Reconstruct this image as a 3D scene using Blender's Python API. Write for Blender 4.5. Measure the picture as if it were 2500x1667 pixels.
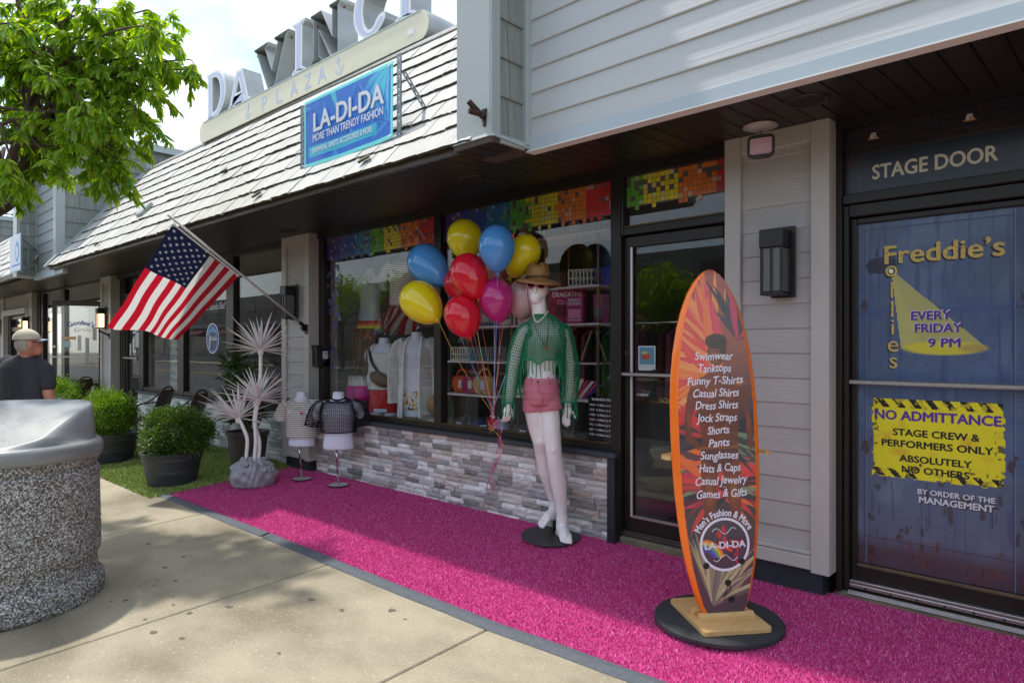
import bpy, math, random
import numpy as np
from mathutils import Vector, Matrix
from mathutils.geometry import tessellate_polygon
random.seed(7)
RNG = np.random.default_rng(7)
for o in list(bpy.data.objects):
    bpy.data.objects.remove(o)
SC = bpy.context.scene
COL = SC.collection
R = math.radians

# ---------------------------------------------------------------- camera
cam_d = bpy.data.cameras.new('camera')
cam = bpy.data.objects.new('camera', cam_d)
COL.objects.link(cam)
cam.location = (0, 0, 1.37)
cam.rotation_euler = (R(90), 0, R(43.136))
cam_d.sensor_width = 36
cam_d.lens = 23.544
cam_d.shift_y = 0.005
cam_d.clip_start = 0.05
cam_d.clip_end = 2000
SC.camera = cam

# ---------------------------------------------------------------- sky and sun
SUN = Vector((-0.46, -0.068, 1.0)).normalized()          # towards the sun
w = bpy.data.worlds.new('World')
SC.world = w
w.use_nodes = True
nt = w.node_tree
nt.nodes.clear()
wo = nt.nodes.new('ShaderNodeOutputWorld')
bg = nt.nodes.new('ShaderNodeBackground')
sky = nt.nodes.new('ShaderNodeTexSky')
sky.sky_type = 'NISHITA'
sky.sun_disc = False
sky.sun_elevation = math.asin(SUN.z)
sky.sun_rotation = math.atan2(SUN.x, SUN.y)
sky.air_density = 1.0
sky.dust_density = 1.2
sky.ozone_density = 1.0
tc = nt.nodes.new('ShaderNodeTexCoord')
mp = nt.nodes.new('ShaderNodeMapping')
mp.inputs['Scale'].default_value = (1.0, 1.0, 2.6)
nz = nt.nodes.new('ShaderNodeTexNoise')
nz.inputs['Scale'].default_value = 2.2
nz.inputs['Detail'].default_value = 7
nz.inputs['Roughness'].default_value = 0.58
nz.inputs['Distortion'].default_value = 0.35
cr = nt.nodes.new('ShaderNodeValToRGB')
cr.color_ramp.elements[0].position = 0.40
cr.color_ramp.elements[0].color = (0.06, 0.06, 0.06, 1)
cr.color_ramp.elements[1].position = 0.70
cr.color_ramp.elements[1].color = (0.9, 0.9, 0.9, 1)
mx = nt.nodes.new('ShaderNodeMix')
mx.data_type = 'RGBA'
mx.inputs['B'].default_value = (7.2, 7.35, 7.5, 1)      # thin white cloud
nt.links.new(tc.outputs['Generated'], mp.inputs['Vector'])
nt.links.new(mp.outputs['Vector'], nz.inputs['Vector'])
nt.links.new(nz.outputs['Fac'], cr.inputs['Fac'])
nt.links.new(cr.outputs['Color'], mx.inputs['Factor'])
nt.links.new(sky.outputs['Color'], mx.inputs['A'])
nt.links.new(mx.outputs['Result'], bg.inputs['Color'])
bg.inputs['Strength'].default_value = 0.15
nt.links.new(bg.outputs['Background'], wo.inputs['Surface'])

sd = bpy.data.lights.new('sun', 'SUN')
sd.energy = 2.7
sd.angle = R(1.8)
sd.color = (1.0, 0.955, 0.89)
sun = bpy.data.objects.new('sun', sd)
COL.objects.link(sun)
sun.location = (-6, -2, 14)
sun.rotation_euler = (-SUN).to_track_quat('-Z', 'Y').to_euler()

SC.view_settings.view_transform = 'Standard'
SC.view_settings.look = 'None'
SC.view_settings.gamma = 1
SC.view_settings.use_curve_mapping = False
SC.view_settings.exposure = 0.80
SC.render.engine = 'CYCLES'
SC.cycles.use_denoising = True
SC.cycles.max_bounces = 10
SC.cycles.transparent_max_bounces = 24
SC.cycles.caustics_reflective = False
SC.cycles.caustics_refractive = False

# ---------------------------------------------------------------- helpers
def g(y):
    """ground height: the pavement rises gently towards the shops"""
    return 0.048 * (y - 2.2)

def soffit_z(x, y):
    return 2.535 + 0.05 * (y - 3.6) + 0.004 * max(0.0, -x - 5)

def S(r, gg, b):
    f = lambda v: (v / 255 / 12.92) if v / 255 <= 0.04045 else ((v / 255 + 0.055) / 1.055) ** 2.4
    return (f(r), f(gg), f(b))

class MB:
    def __init__(s):
        s.v, s.f, s.m = [], [], []
    def add(s, vs, fs, mi=0):
        k = len(s.v)
        s.v.extend([tuple(p) for p in vs])
        for fc in fs:
            s.f.append(tuple(i + k for i in fc))
            s.m.append(mi)
        return s
    def quad(s, a, b, c, d, mi=0):
        return s.add([a, b, c, d], [(0, 1, 2, 3)], mi)
    def box(s, x0, x1, y0, y1, z0, z1, mi=0, M=None):
        vs = [Vector((x, y, z)) for z in (z0, z1) for y in (y0, y1) for x in (x0, x1)]
        if M is not None:
            vs = [M @ p for p in vs]
        return s.add(vs, [(0, 2, 3, 1), (4, 5, 7, 6), (0, 1, 5, 4), (2, 6, 7, 3), (0, 4, 6, 2), (1, 3, 7, 5)], mi)
    def cbox(s, x0, x1, y0, y1, z0, z1, b=0.003, mi=0, M=None):
        """box with chamfered edges"""
        c = ((x0 + x1) / 2, (y0 + y1) / 2, (z0 + z1) / 2)
        h = ((x1 - x0) / 2, (y1 - y0) / 2, (z1 - z0) / 2)
        b = min(b, min(h) * 0.6)
        vs, idx = [], {}
        for sx in (-1, 1):
            for sy in (-1, 1):
                for sz in (-1, 1):
                    for ax in range(3):
                        p = [sx * (h[0] - b), sy * (h[1] - b), sz * (h[2] - b)]
                        p[ax] = (sx, sy, sz)[ax] * h[ax]
                        idx[(sx, sy, sz, ax)] = len(vs)
                        q = Vector((c[0] + p[0], c[1] + p[1], c[2] + p[2]))
                        vs.append(M @ q if M is not None else q)
        fs = []
        for ax in range(3):
            o1, o2 = [(1, 2), (2, 0), (0, 1)][ax]
            for sg in (-1, 1):
                q = []
                for a, bb in ((-1, -1), (1, -1), (1, 1), (-1, 1)):
                    k = [0, 0, 0]; k[ax] = sg; k[o1] = a; k[o2] = bb
                    q.append(idx[(k[0], k[1], k[2], ax)])
                fs.append(tuple(q if sg > 0 else q[::-1]))
        for ax in range(3):
            o1, o2 = [(1, 2), (2, 0), (0, 1)][ax]
            for a in (-1, 1):
                for bb in (-1, 1):
                    k0 = [0, 0, 0]; k0[ax] = -1; k0[o1] = a; k0[o2] = bb
                    k1 = list(k0); k1[ax] = 1
                    q = [idx[tuple(k0) + (o1,)], idx[tuple(k1) + (o1,)], idx[tuple(k1) + (o2,)], idx[tuple(k0) + (o2,)]]
                    fs.append(tuple(q if a * bb < 0 else q[::-1]))
        for sx in (-1, 1):
            for sy in (-1, 1):
                for sz in (-1, 1):
                    t = [idx[(sx, sy, sz, a)] for a in range(3)]
                    fs.append(tuple(t if sx * sy * sz > 0 else t[::-1]))
        return s.add(vs, fs, mi)
    def rings(s, rings, mi=0, cap=True, closed=True):
        n = len(rings[0]); k = len(s.v)
        for r in rings:
            s.v.extend([tuple(p) for p in r])
        for i in range(len(rings) - 1):
            for j in range(n if closed else n - 1):
                j2 = (j + 1) % n
                s.f.append((k + i * n + j, k + i * n + j2, k + (i + 1) * n + j2, k + (i + 1) * n + j)); s.m.append(mi)
        if cap and closed:
            s.f.append(tuple(k + j for j in range(n))[::-1]); s.m.append(mi)
            s.f.append(tuple(k + (len(rings) - 1) * n + j for j in range(n))); s.m.append(mi)
        return s
    def tube(s, pts, r, n=8, mi=0, cap=True):
        pts = [Vector(p) for p in pts]
        rr = r if isinstance(r, (list, tuple)) else [r] * len(pts)
        rg = []; up = None
        for i, p in enumerate(pts):
            t = (pts[min(i + 1, len(pts) - 1)] - pts[max(i - 1, 0)])
            if t.length < 1e-9:
                t = Vector((0, 0, 1))
            t.normalize()
            if up is None:
                up = t.orthogonal().normalized()
            else:
                up = up - t * up.dot(t)
                up = up.normalized() if up.length > 1e-6 else t.orthogonal().normalized()
            b = t.cross(up)
            rg.append([p + (up * math.cos(2 * math.pi * j / n) + b * math.sin(2 * math.pi * j / n)) * rr[i] for j in range(n)])
        return s.rings(rg, mi, cap)
    def lathe(s, prof, n=24, mi=0, M=None, cap=False):
        rg = []
        for r, z in prof:
            ring = [Vector((r * math.cos(2 * math.pi * j / n), r * math.sin(2 * math.pi * j / n), z)) for j in range(n)]
            rg.append([M @ p for p in ring] if M is not None else ring)
        return s.rings(rg, mi, cap)
    def prism(s, loops, fn, d0, d1, mi=0, back=True, front=True):
        """extrude a 2-D outline (first loop) with holes; fn(x, y, d) -> point"""
        vl = [[Vector((p[0], p[1], 0)) for p in lp] for lp in loops]
        tri = tessellate_polygon(vl)
        flat = [p for lp in loops for p in lp]
        n = len(flat); k = len(s.v)
        s.v.extend([tuple(fn(p[0], p[1], d0)) for p in flat]); s.v.extend([tuple(fn(p[0], p[1], d1)) for p in flat])
        for t in tri:
            if front:
                s.f.append(tuple(k + i for i in t)); s.m.append(mi)
            if back:
                s.f.append(tuple(k + n + i for i in reversed(t))); s.m.append(mi)
        o = 0
        for lp in loops:
            L = len(lp)
            for i in range(L):
                a, b = o + i, o + (i + 1) % L
                s.f.append((k + a, k + b, k + n + b, k + n + a)); s.m.append(mi)
            o += L
        return s
    def mesh(s, name, mats=(), smooth=False, fix=False):
        me = bpy.data.meshes.new(name)
        me.from_pydata(s.v, [], s.f)
        for m in (mats if isinstance(mats, (list, tuple)) else [mats]):
            me.materials.append(m)
        if len(me.materials) > 1:
            me.polygons.foreach_set('material_index', s.m)
        if fix:
            import bmesh
            b = bmesh.new(); b.from_mesh(me); bmesh.ops.recalc_face_normals(b, faces=b.faces); b.to_mesh(me); b.free()
        if smooth:
            me.polygons.foreach_set('use_smooth', [True] * len(me.polygons))
        me.update()
        return me

def link(name, me, parent=None, loc=(0, 0, 0), rot=(0, 0, 0), scale=(1, 1, 1)):
    o = bpy.data.objects.new(name, me)
    COL.objects.link(o)
    if parent is not None:
        o.parent = parent
    o.location = loc; o.rotation_euler = rot; o.scale = scale
    return o

def obj(name, mb, mats, parent=None, smooth=False, fix=False, **k):
    return link(name, mb.mesh(name, mats, smooth, fix), parent, **k)

def tag(o, label=None, cat=None, group=None, kind=None):
    if label: o['label'] = label
    if cat: o['category'] = cat
    if group: o['group'] = group
    if kind: o['kind'] = kind
    return o

def thing(name, label, cat, loc=(0, 0, 0), rotz=0.0, group=None, kind='thing'):
    o = bpy.data.objects.new(name, None)
    o.empty_display_size = 0.1
    COL.objects.link(o)
    o.location = loc; o.rotation_euler = (0, 0, rotz)
    return tag(o, label, cat, group, kind)

def smooth_by_angle(o, deg=40):
    me = o.data
    me.polygons.foreach_set('use_smooth', [True] * len(me.polygons))
    try:
        me.set_sharp_from_angle(angle=R(deg))
    except Exception:
        pass
    return o

def bake(o):
    bpy.context.view_layer.update()
    dg = bpy.context.evaluated_depsgraph_get()
    me = bpy.data.meshes.new_from_object(o.evaluated_get(dg))
    o.modifiers.clear()
    old = o.data
    o.data = me
    if old.users == 0:
        bpy.data.meshes.remove(old)
    return o

def fuse(name, mb, mats, parent, voxel=0.006, smooth=6, deci=None, **k):
    """one continuous surface out of overlapping closed shapes"""
    o = obj(name, mb, mats, parent, fix=True, **k)
    md = o.modifiers.new('r', 'REMESH'); md.mode = 'VOXEL'; md.voxel_size = voxel; md.use_smooth_shade = True
    if smooth:
        s = o.modifiers.new('s', 'SMOOTH'); s.factor = 0.5; s.iterations = smooth
    if deci:
        d = o.modifiers.new('d', 'DECIMATE'); d.ratio = deci
    bake(o)
    o.data.name = name
    o.data.polygons.foreach_set('use_smooth', [True] * len(o.data.polygons))
    return o

def limb(mb, pts, radii, n=14, mi=0):
    """tapered limb with round ends"""
    P = [Vector(p) for p in pts]
    a, b = P[0], P[-1]
    ta, tb = (P[0] - P[1]).normalized(), (P[-1] - P[-2]).normalized()
    pp, rr = [], []
    for t in (0.98, 0.8, 0.45):
        pp.append(a + ta * radii[0] * t); rr.append(radii[0] * math.sqrt(max(0.01, 1 - t * t)))
    pp += P; rr += list(radii)
    for t in (0.45, 0.8, 0.98):
        pp.append(b + tb * radii[-1] * t); rr.append(radii[-1] * math.sqrt(max(0.01, 1 - t * t)))
    mb.tube(pp, rr, n, mi)

def ball(mb, c, r, n=14, mi=0, M=None):
    r = r if isinstance(r, (tuple, list)) else (r, r, r)
    rg = []
    for i in range(1, 10):
        th = math.pi * i / 10
        ring = []
        for j in range(n):
            p = Vector((r[0] * math.sin(th) * math.cos(2 * math.pi * j / n), r[1] * math.sin(th) * math.sin(2 * math.pi * j / n), -r[2] * math.cos(th)))
            ring.append((M @ p if M is not None else p) + Vector(c))
        rg.append(ring)
    mb.rings(rg, mi, True)

def spline(pts, n=6):
    P = [Vector(p) for p in pts]; out = []
    for i in range(len(P) - 1):
        p0, p1, p2, p3 = P[max(i - 1, 0)], P[i], P[i + 1], P[min(i + 2, len(P) - 1)]
        for k in range(n):
            t = k / n
            out.append(0.5 * ((2 * p1) + (p2 - p0) * t + (2 * p0 - 5 * p1 + 4 * p2 - p3) * t * t + (3 * p1 - p0 - 3 * p2 + p3) * t ** 3))
    out.append(P[-1])
    return out

# ---------------------------------------------------------------- materials
def _n(nt, t, **k):
    nd = nt.nodes.new(t)
    for a, v in k.items():
        setattr(nd, a, v)
    return nd

def _set(nd, **k):
    for a, v in k.items():
        nd.inputs[a.replace('_', ' ')].default_value = v
    return nd

MATS = {}
def pm(name, col, rough=0.55, metal=0.0, spec=0.5, rnd=0.0, hue=0.0, nz=None, nz2=None, nz3=None, bump=None, bump2=None,
       coat=0.0, sheen=0.0, sss=0.0, trans=0.0, emit=None, pal=None, attr=None, alpha=None, rvar=0.0):
    """principled material. nz=(scale xyz, amount, detail, dark colour or None): noise mixed into colour by world position.
    bump=(scale xyz, strength, distance). rnd: per-object value change, pal: palette picked per object."""
    if name in MATS:
        return MATS[name]
    m = bpy.data.materials.new(name); MATS[name] = m
    m.use_nodes = True
    nt = m.node_tree; L = nt.links.new
    b = nt.nodes['Principled BSDF']
    b.inputs['Roughness'].default_value = rough
    b.inputs['Metallic'].default_value = metal
    b.inputs['Specular IOR Level'].default_value = spec
    b.inputs['Coat Weight'].default_value = coat
    b.inputs['Sheen Weight'].default_value = sheen
    b.inputs['Subsurface Weight'].default_value = sss
    b.inputs['Subsurface Radius'].default_value = (0.03, 0.02, 0.015)
    b.inputs['Transmission Weight'].default_value = trans
    geo = _n(nt, 'ShaderNodeNewGeometry'); oi = _n(nt, 'ShaderNodeObjectInfo')
    off = _n(nt, 'ShaderNodeVectorMath', operation='MULTIPLY_ADD')
    cmb = _n(nt, 'ShaderNodeCombineXYZ')
    for i in range(3):
        L(oi.outputs['Random'], cmb.inputs[i])
    L(cmb.outputs[0], off.inputs[0]); off.inputs[1].default_value = (37.0, 11.0, 23.0)
    L(geo.outputs['Position'], off.inputs[2])
    def pos(scale):
        mpn = _n(nt, 'ShaderNodeMapping')
        sc = scale if isinstance(scale, (tuple, list)) else (scale,) * 3
        mpn.inputs['Scale'].default_value = sc
        L((off if (rnd or pal) else geo).outputs['Vector' if (rnd or pal) else 'Position'], mpn.inputs['Vector'])
        return mpn.outputs['Vector']
    def noise(scale, detail=4, rough_=0.55):
        t = _n(nt, 'ShaderNodeTexNoise'); _set(t, Scale=1.0, Detail=detail, Roughness=rough_)
        L(pos(scale), t.inputs['Vector']); return t
    if pal:
        r = _n(nt, 'ShaderNodeValToRGB'); r.color_ramp.interpolation = 'CONSTANT'
        els = r.color_ramp.elements
        while len(els) < len(pal):
            els.new(0.5)
        for i, c in enumerate(pal):
            els[i].position = i / len(pal); els[i].color = (*c, 1)
        L(oi.outputs['Random'], r.inputs['Fac']); cur = r.outputs['Color']
    elif attr:
        a = _n(nt, 'ShaderNodeAttribute', attribute_name=attr); cur = a.outputs['Color']
    else:
        r = _n(nt, 'ShaderNodeRGB'); r.outputs[0].default_value = (*col, 1); cur = r.outputs[0]
    if rnd or hue:
        h = _n(nt, 'ShaderNodeHueSaturation')
        mr = _n(nt, 'ShaderNodeMapRange'); _set(mr, To_Min=1 - rnd, To_Max=1 + rnd)
        wn = _n(nt, 'ShaderNodeTexWhiteNoise', noise_dimensions='1D'); L(oi.outputs['Random'], wn.inputs['W'])
        L(wn.outputs['Value'], mr.inputs['Value']); L(mr.outputs[0], h.inputs['Value'])
        if hue:
            mh = _n(nt, 'ShaderNodeMapRange'); _set(mh, To_Min=0.5 - hue, To_Max=0.5 + hue)
            L(oi.outputs['Random'], mh.inputs['Value']); L(mh.outputs[0], h.inputs['Hue'])
        L(cur, h.inputs['Color']); cur = h.outputs['Color']
    for q in (nz, nz2, nz3):
        if q:
            t = noise(q[0], q[2] if len(q) > 2 else 4)
            lo, hi = (q[4] if len(q) > 4 else (0.35, 0.68))
            mr = _n(nt, 'ShaderNodeMapRange'); _set(mr, From_Min=lo, From_Max=hi, To_Min=0.0, To_Max=q[1])
            L(t.outputs['Fac'], mr.inputs['Value'])
            x = _n(nt, 'ShaderNodeMix', data_type='RGBA')
            L(mr.outputs[0], x.inputs['Factor']); L(cur, x.inputs['A'])
            if len(q) > 3 and q[3] is not None:
                x.inputs['B'].default_value = (*q[3], 1)
            else:
                x.blend_type = 'MULTIPLY'; x.inputs['B'].default_value = (0.25, 0.25, 0.25, 1)
            cur = x.outputs['Result']
    L(cur, b.inputs['Base Color'])
    if rvar:
        t = noise(6, 4); mr = _n(nt, 'ShaderNodeMapRange'); _set(mr, From_Min=0.3, From_Max=0.7, To_Min=max(0, rough - rvar), To_Max=min(1, rough + rvar))
        L(t.outputs['Fac'], mr.inputs['Value']); L(mr.outputs[0], b.inputs['Roughness'])
    last = None
    for q in (bump, bump2):
        if q:
            t = noise(q[0], 5, 0.6)
            bp = _n(nt, 'ShaderNodeBump'); _set(bp, Strength=q[1], Distance=q[2] if len(q) > 2 else 0.004)
            L(t.outputs['Fac'], bp.inputs['Height'])
            if last is not None:
                L(last, bp.inputs['Normal'])
            last = bp.outputs['Normal']
    if last is not None:
        L(last, b.inputs['Normal'])
    if emit:
        b.inputs['Emission Color'].default_value = (*emit[0], 1); b.inputs['Emission Strength'].default_value = emit[1]
    if alpha is not None:
        b.inputs['Alpha'].default_value = alpha
    return m

def glass(name, tint=(1, 1, 1), ior=1.52, rough=0.0, dirt=0.0):
    if name in MATS:
        return MATS[name]
    m = bpy.data.materials.new(name); MATS[name] = m
    m.use_nodes = True
    nt = m.node_tree; nt.nodes.clear(); L = nt.links.new
    o = _n(nt, 'ShaderNodeOutputMaterial'); mixn = _n(nt, 'ShaderNodeMixShader')
    ge = _n(nt, 'ShaderNodeNewGeometry'); dt = _n(nt, 'ShaderNodeVectorMath', operation='DOT_PRODUCT'); L(ge.outputs['Normal'], dt.inputs[0]); L(ge.outputs['Incoming'], dt.inputs[1])
    ab = _n(nt, 'ShaderNodeMath', operation='ABSOLUTE'); L(dt.outputs['Value'], ab.inputs[0])
    om = _n(nt, 'ShaderNodeMath', operation='SUBTRACT'); om.inputs[0].default_value = 1.0; L(ab.outputs[0], om.inputs[1])
    pw = _n(nt, 'ShaderNodeMath', operation='POWER'); pw.inputs[1].default_value = 5.0; L(om.outputs[0], pw.inputs[0])
    r0 = ((ior - 1) / (ior + 1)) ** 2
    fr = _n(nt, 'ShaderNodeMath', operation='MULTIPLY_ADD'); fr.inputs[1].default_value = 1 - r0; fr.inputs[2].default_value = r0; L(pw.outputs[0], fr.inputs[0])
    tr = _n(nt, 'ShaderNodeBsdfTransparent'); tr.inputs['Color'].default_value = (*tint, 1)
    gl = _n(nt, 'ShaderNodeBsdfGlossy'); gl.inputs['Roughness'].default_value = rough
    L(fr.outputs[0], mixn.inputs[0]); L(tr.outputs[0], mixn.inputs[1]); L(gl.outputs[0], mixn.inputs[2]); L(mixn.outputs[0], o.inputs['Surface'])
    return m

def leaf_mat(name, col, trans=0.45, rough=0.4, rnd=0.25, hue=0.02, per_vert=False):
    """thin leaf: diffuse + gloss + light coming through"""
    m = bpy.data.materials.new(name)
    m.use_nodes = True
    nt = m.node_tree; L = nt.links.new
    b = nt.nodes['Principled BSDF']; out = nt.nodes['Material Output']
    b.inputs['Roughness'].default_value = rough
    h = _n(nt, 'ShaderNodeHueSaturation'); h.inputs['Color'].default_value = (*col, 1)
    if per_vert:
        a = _n(nt, 'ShaderNodeAttribute', attribute_name='rnd'); src = a.outputs['Fac']
    else:
        oi = _n(nt, 'ShaderNodeObjectInfo'); src = oi.outputs['Random']
    mr = _n(nt, 'ShaderNodeMapRange'); _set(mr, To_Min=1 - rnd, To_Max=1 + rnd); L(src, mr.inputs['Value']); L(mr.outputs[0], h.inputs['Value'])
    mh = _n(nt, 'ShaderNodeMapRange'); _set(mh, To_Min=0.5 + hue, To_Max=0.5 - hue); L(src, mh.inputs['Value']); L(mh.outputs[0], h.inputs['Hue'])
    L(h.outputs[0], b.inputs['Base Color'])
    t = _n(nt, 'ShaderNodeBsdfTranslucent')
    h2 = _n(nt, 'ShaderNodeHueSaturation'); _set(h2, Hue=0.485, Saturation=1.1, Value=1.25); L(h.outputs[0], h2.inputs['Color']); L(h2.outputs[0], t.inputs['Color'])
    mixn = _n(nt, 'ShaderNodeMixShader'); mixn.inputs[0].default_value = trans
    L(b.outputs[0], mixn.inputs[1]); L(t.outputs[0], mixn.inputs[2]); L(mixn.outputs[0], out.inputs['Surface'])
    return m

# ---------------------------------------------------------------- lettering and prints
def flat_text(body, h, width=None, bold=0.0, shear=0.0, ext=0.0004, spacing=1.0, align='CENTER', res=3):
    cu = bpy.data.curves.new('t', 'FONT')
    cu.body = body; cu.size = h / 0.73; cu.align_x = align
    cu.shear = shear; cu.extrude = ext; cu.space_character = spacing; cu.resolution_u = res
    to = bpy.data.objects.new('t', cu)
    COL.objects.link(to)
    bpy.context.view_layer.update()
    me = bpy.data.meshes.new_from_object(to.evaluated_get(bpy.context.evaluated_depsgraph_get()))
    bpy.data.objects.remove(to); bpy.data.curves.remove(cu)
    if bold > 0 and len(me.vertices) and len(body) > 1:        # heavier strokes: the same glyphs laid slightly apart
        vs = np.empty(len(me.vertices) * 3, np.float32); me.vertices.foreach_get('co', vs); vs = vs.reshape(-1, 3)
        fs = [tuple(p.vertices) for p in me.polygons]; d = bold * h; V, F = [], []
        for k, (dx, dy) in enumerate(((-d, 0), (d, 0), (0, d * .8), (0, -d * .8))):
            o_ = len(V) * len(vs); V.append(vs + np.array((dx, dy, k * 4e-5))); F += [tuple(i + o_ for i in f) for f in fs]
        bpy.data.meshes.remove(me); me = bpy.data.meshes.new('t'); me.from_pydata(np.concatenate(V).tolist(), [], F); me.update()
    n = len(me.vertices); a = np.empty(n * 3, np.float32); me.vertices.foreach_get('co', a); a = a.reshape(-1, 3)
    if width and n:
        wd = a[:, 0].max() - a[:, 0].min(); a[:, 0] *= width / wd
    me.vertices.foreach_set('co', a.ravel())
    return me, a

def text(body, h, mat, parent, at, width=None, bold=0.0, shear=0.0, ext=0.0004, xd=(1, 0, 0), yd=(0, 0, 1), warp=None, name='lettering', spacing=1.0, align='CENTER', tilt=0.0):
    """lettering lying on a plane: xd along the line, yd up the letters; at = centre of the base line"""
    me, a = flat_text(body, h, width, bold, shear, ext, spacing, align)
    if warp is not None:
        for i in range(len(a)):
            a[i, 0], a[i, 1] = warp(a[i, 0], a[i, 1])
    if tilt:
        c, s_ = math.cos(tilt), math.sin(tilt)
        x, y = a[:, 0].copy(), a[:, 1].copy(); a[:, 0] = x * c - y * s_; a[:, 1] = x * s_ + y * c
    X = np.array(xd, float); Y = np.array(yd, float); Z = np.cross(X, Y)
    p = a[:, 0:1] * X + a[:, 1:2] * Y + a[:, 2:3] * Z + np.array(at, float)
    me.vertices.foreach_set('co', p.astype(np.float32).ravel())
    me.materials.clear(); me.materials.append(mat); me.name = name; me.update()
    return link(name, me, parent)

class Print:
    """a flat print worked out point by point: colours on a fine grid"""
    def __init__(s, w, h, nx, ny, base):
        s.w, s.h, s.nx, s.ny = w, h, nx, ny
        x = (np.arange(nx) + 0.5) / nx * w; y = (np.arange(ny) + 0.5) / ny * h
        s.X, s.Y = np.meshgrid(x, y)
        s.C = np.empty((ny, nx, 3)); s.C[:] = base
    def put(s, mask, col, a=1.0):
        a = np.clip(mask * a, 0, 1)[..., None]
        s.C = s.C * (1 - a) + np.array(col) * a
    def poly(s, pts, col, a=1.0):
        X, Y = s.X, s.Y
        x0, x1 = min(p[0] for p in pts), max(p[0] for p in pts); y0, y1 = min(p[1] for p in pts), max(p[1] for p in pts)
        i0, i1 = max(0, int(y0 / s.h * s.ny) - 1), min(s.ny, int(y1 / s.h * s.ny) + 2); j0, j1 = max(0, int(x0 / s.w * s.nx) - 1), min(s.nx, int(x1 / s.w * s.nx) + 2)
        if i0 >= i1 or j0 >= j1:
            return
        X, Y = X[i0:i1, j0:j1], Y[i0:i1, j0:j1]
        ins = np.zeros(X.shape, bool)
        for k in range(len(pts)):
            xa, ya = pts[k]; xb, yb = pts[(k + 1) % len(pts)]
            if ya != yb:
                ins ^= ((ya > Y) != (yb > Y)) & (X < (xb - xa) * (Y - ya) / (yb - ya) + xa)
        m = ins[..., None] * a
        s.C[i0:i1, j0:j1] = s.C[i0:i1, j0:j1] * (1 - m) + np.array(col) * m
    def ellipse(s, c, r, col, a=1.0, soft=0.0):
        d = np.sqrt(((s.X - c[0]) / r[0]) ** 2 + ((s.Y - c[1]) / r[1]) ** 2)
        s.put((d < 1) if not soft else np.clip((1 - d) / soft, 0, 1), col, a)
    def leaf(s, b, ang, ln, wd, col, bend=0.0, a=1.0, mid=None):
        up, dn = [], []
        for i in range(11):
            t = i / 10; an = ang + bend * t
            cx = b[0] + ln * t * math.cos(ang + bend * t * 0.5); cy = b[1] + ln * t * math.sin(ang + bend * t * 0.5)
            hw = wd * math.sin(math.pi * min(1, 0.12 + 0.88 * t)) * 0.5
            up.append((cx - math.sin(an) * hw, cy + math.cos(an) * hw)); dn.append((cx + math.sin(an) * hw, cy - math.cos(an) * hw))
        s.poly(up + dn[::-1], col, a)
        if mid is not None:
            q = [((u[0] * 0.55 + d[0] * 0.45), (u[1] * 0.55 + d[1] * 0.45)) for u, d in zip(up, dn)]
            s.poly(up + q[::-1], mid, a)
    def fractal(s, sx, sy, seed=0, oct_=4):
        r = np.random.default_rng(seed); out = np.zeros((s.ny, s.nx)); amp = 1; tot = 0
        for o in range(oct_):
            nx, ny = max(2, int(s.w * sx * 2 ** o) + 2), max(2, int(s.h * sy * 2 ** o) + 2)
            q = r.random((ny, nx))
            fx = s.X / s.w * (nx - 1.001); fy = s.Y / s.h * (ny - 1.001)
            ix, iy = fx.astype(int), fy.astype(int); tx, ty = fx - ix, fy - iy
            tx = tx * tx * (3 - 2 * tx); ty = ty * ty * (3 - 2 * ty)
            out += amp * ((q[iy, ix] * (1 - tx) + q[iy, ix + 1] * tx) * (1 - ty) + (q[iy + 1, ix] * (1 - tx) + q[iy + 1, ix + 1] * tx) * ty)
            tot += amp; amp *= 0.5
        return out / tot
    def mesh(s, name, fn, mat, keep=None):
        nx, ny = s.nx, s.ny
        gx, gy = np.meshgrid(np.arange(nx + 1) / nx * s.w, np.arange(ny + 1) / ny * s.h)
        pts = np.array(fn(gx.ravel(), gy.ravel())).T
        i = np.arange(nx * ny); r_, c_ = i // nx, i % nx
        a = r_ * (nx + 1) + c_
        q = np.stack([a, a + 1, a + nx + 2, a + nx + 1], 1)
        cols = s.C.reshape(-1, 3)
        if keep is not None:
            k = keep(s.X, s.Y).ravel(); q = q[k]; cols = cols[k]
        used, inv = np.unique(q.ravel(), return_inverse=True)
        pts = pts[used]; q = inv.reshape(-1, 4)
        me = bpy.data.meshes.new(name)
        me.vertices.add(len(pts)); me.vertices.foreach_set('co', pts.astype(np.float32).ravel())
        me.loops.add(len(q) * 4); me.loops.foreach_set('vertex_index', q.astype(np.int32).ravel())
        me.polygons.add(len(q)); me.polygons.foreach_set('loop_start', np.arange(0, len(q) * 4, 4, dtype=np.int32))
        ca = me.color_attributes.new('Col', 'FLOAT_COLOR', 'CORNER')
        cc = np.ones((len(q), 4, 4), np.float32); cc[:, :, :3] = cols[:, None, :]
        ca.data.foreach_set('color', cc.ravel())
        me.materials.append(mat); me.update(calc_edges=True); me.validate()
        return me
PRINT = pm('print_film', (1, 1, 1), 0.35, attr='Col')
GLAZED = pm('glazed_print', (1, 1, 1), 0.3, attr='Col', coat=0.08)
GLAZED.node_tree.nodes['Principled BSDF'].inputs['Coat Roughness'].default_value = 0.03
PRINT_MATT = pm('print_cloth', (1, 1, 1), 0.75, attr='Col')
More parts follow.
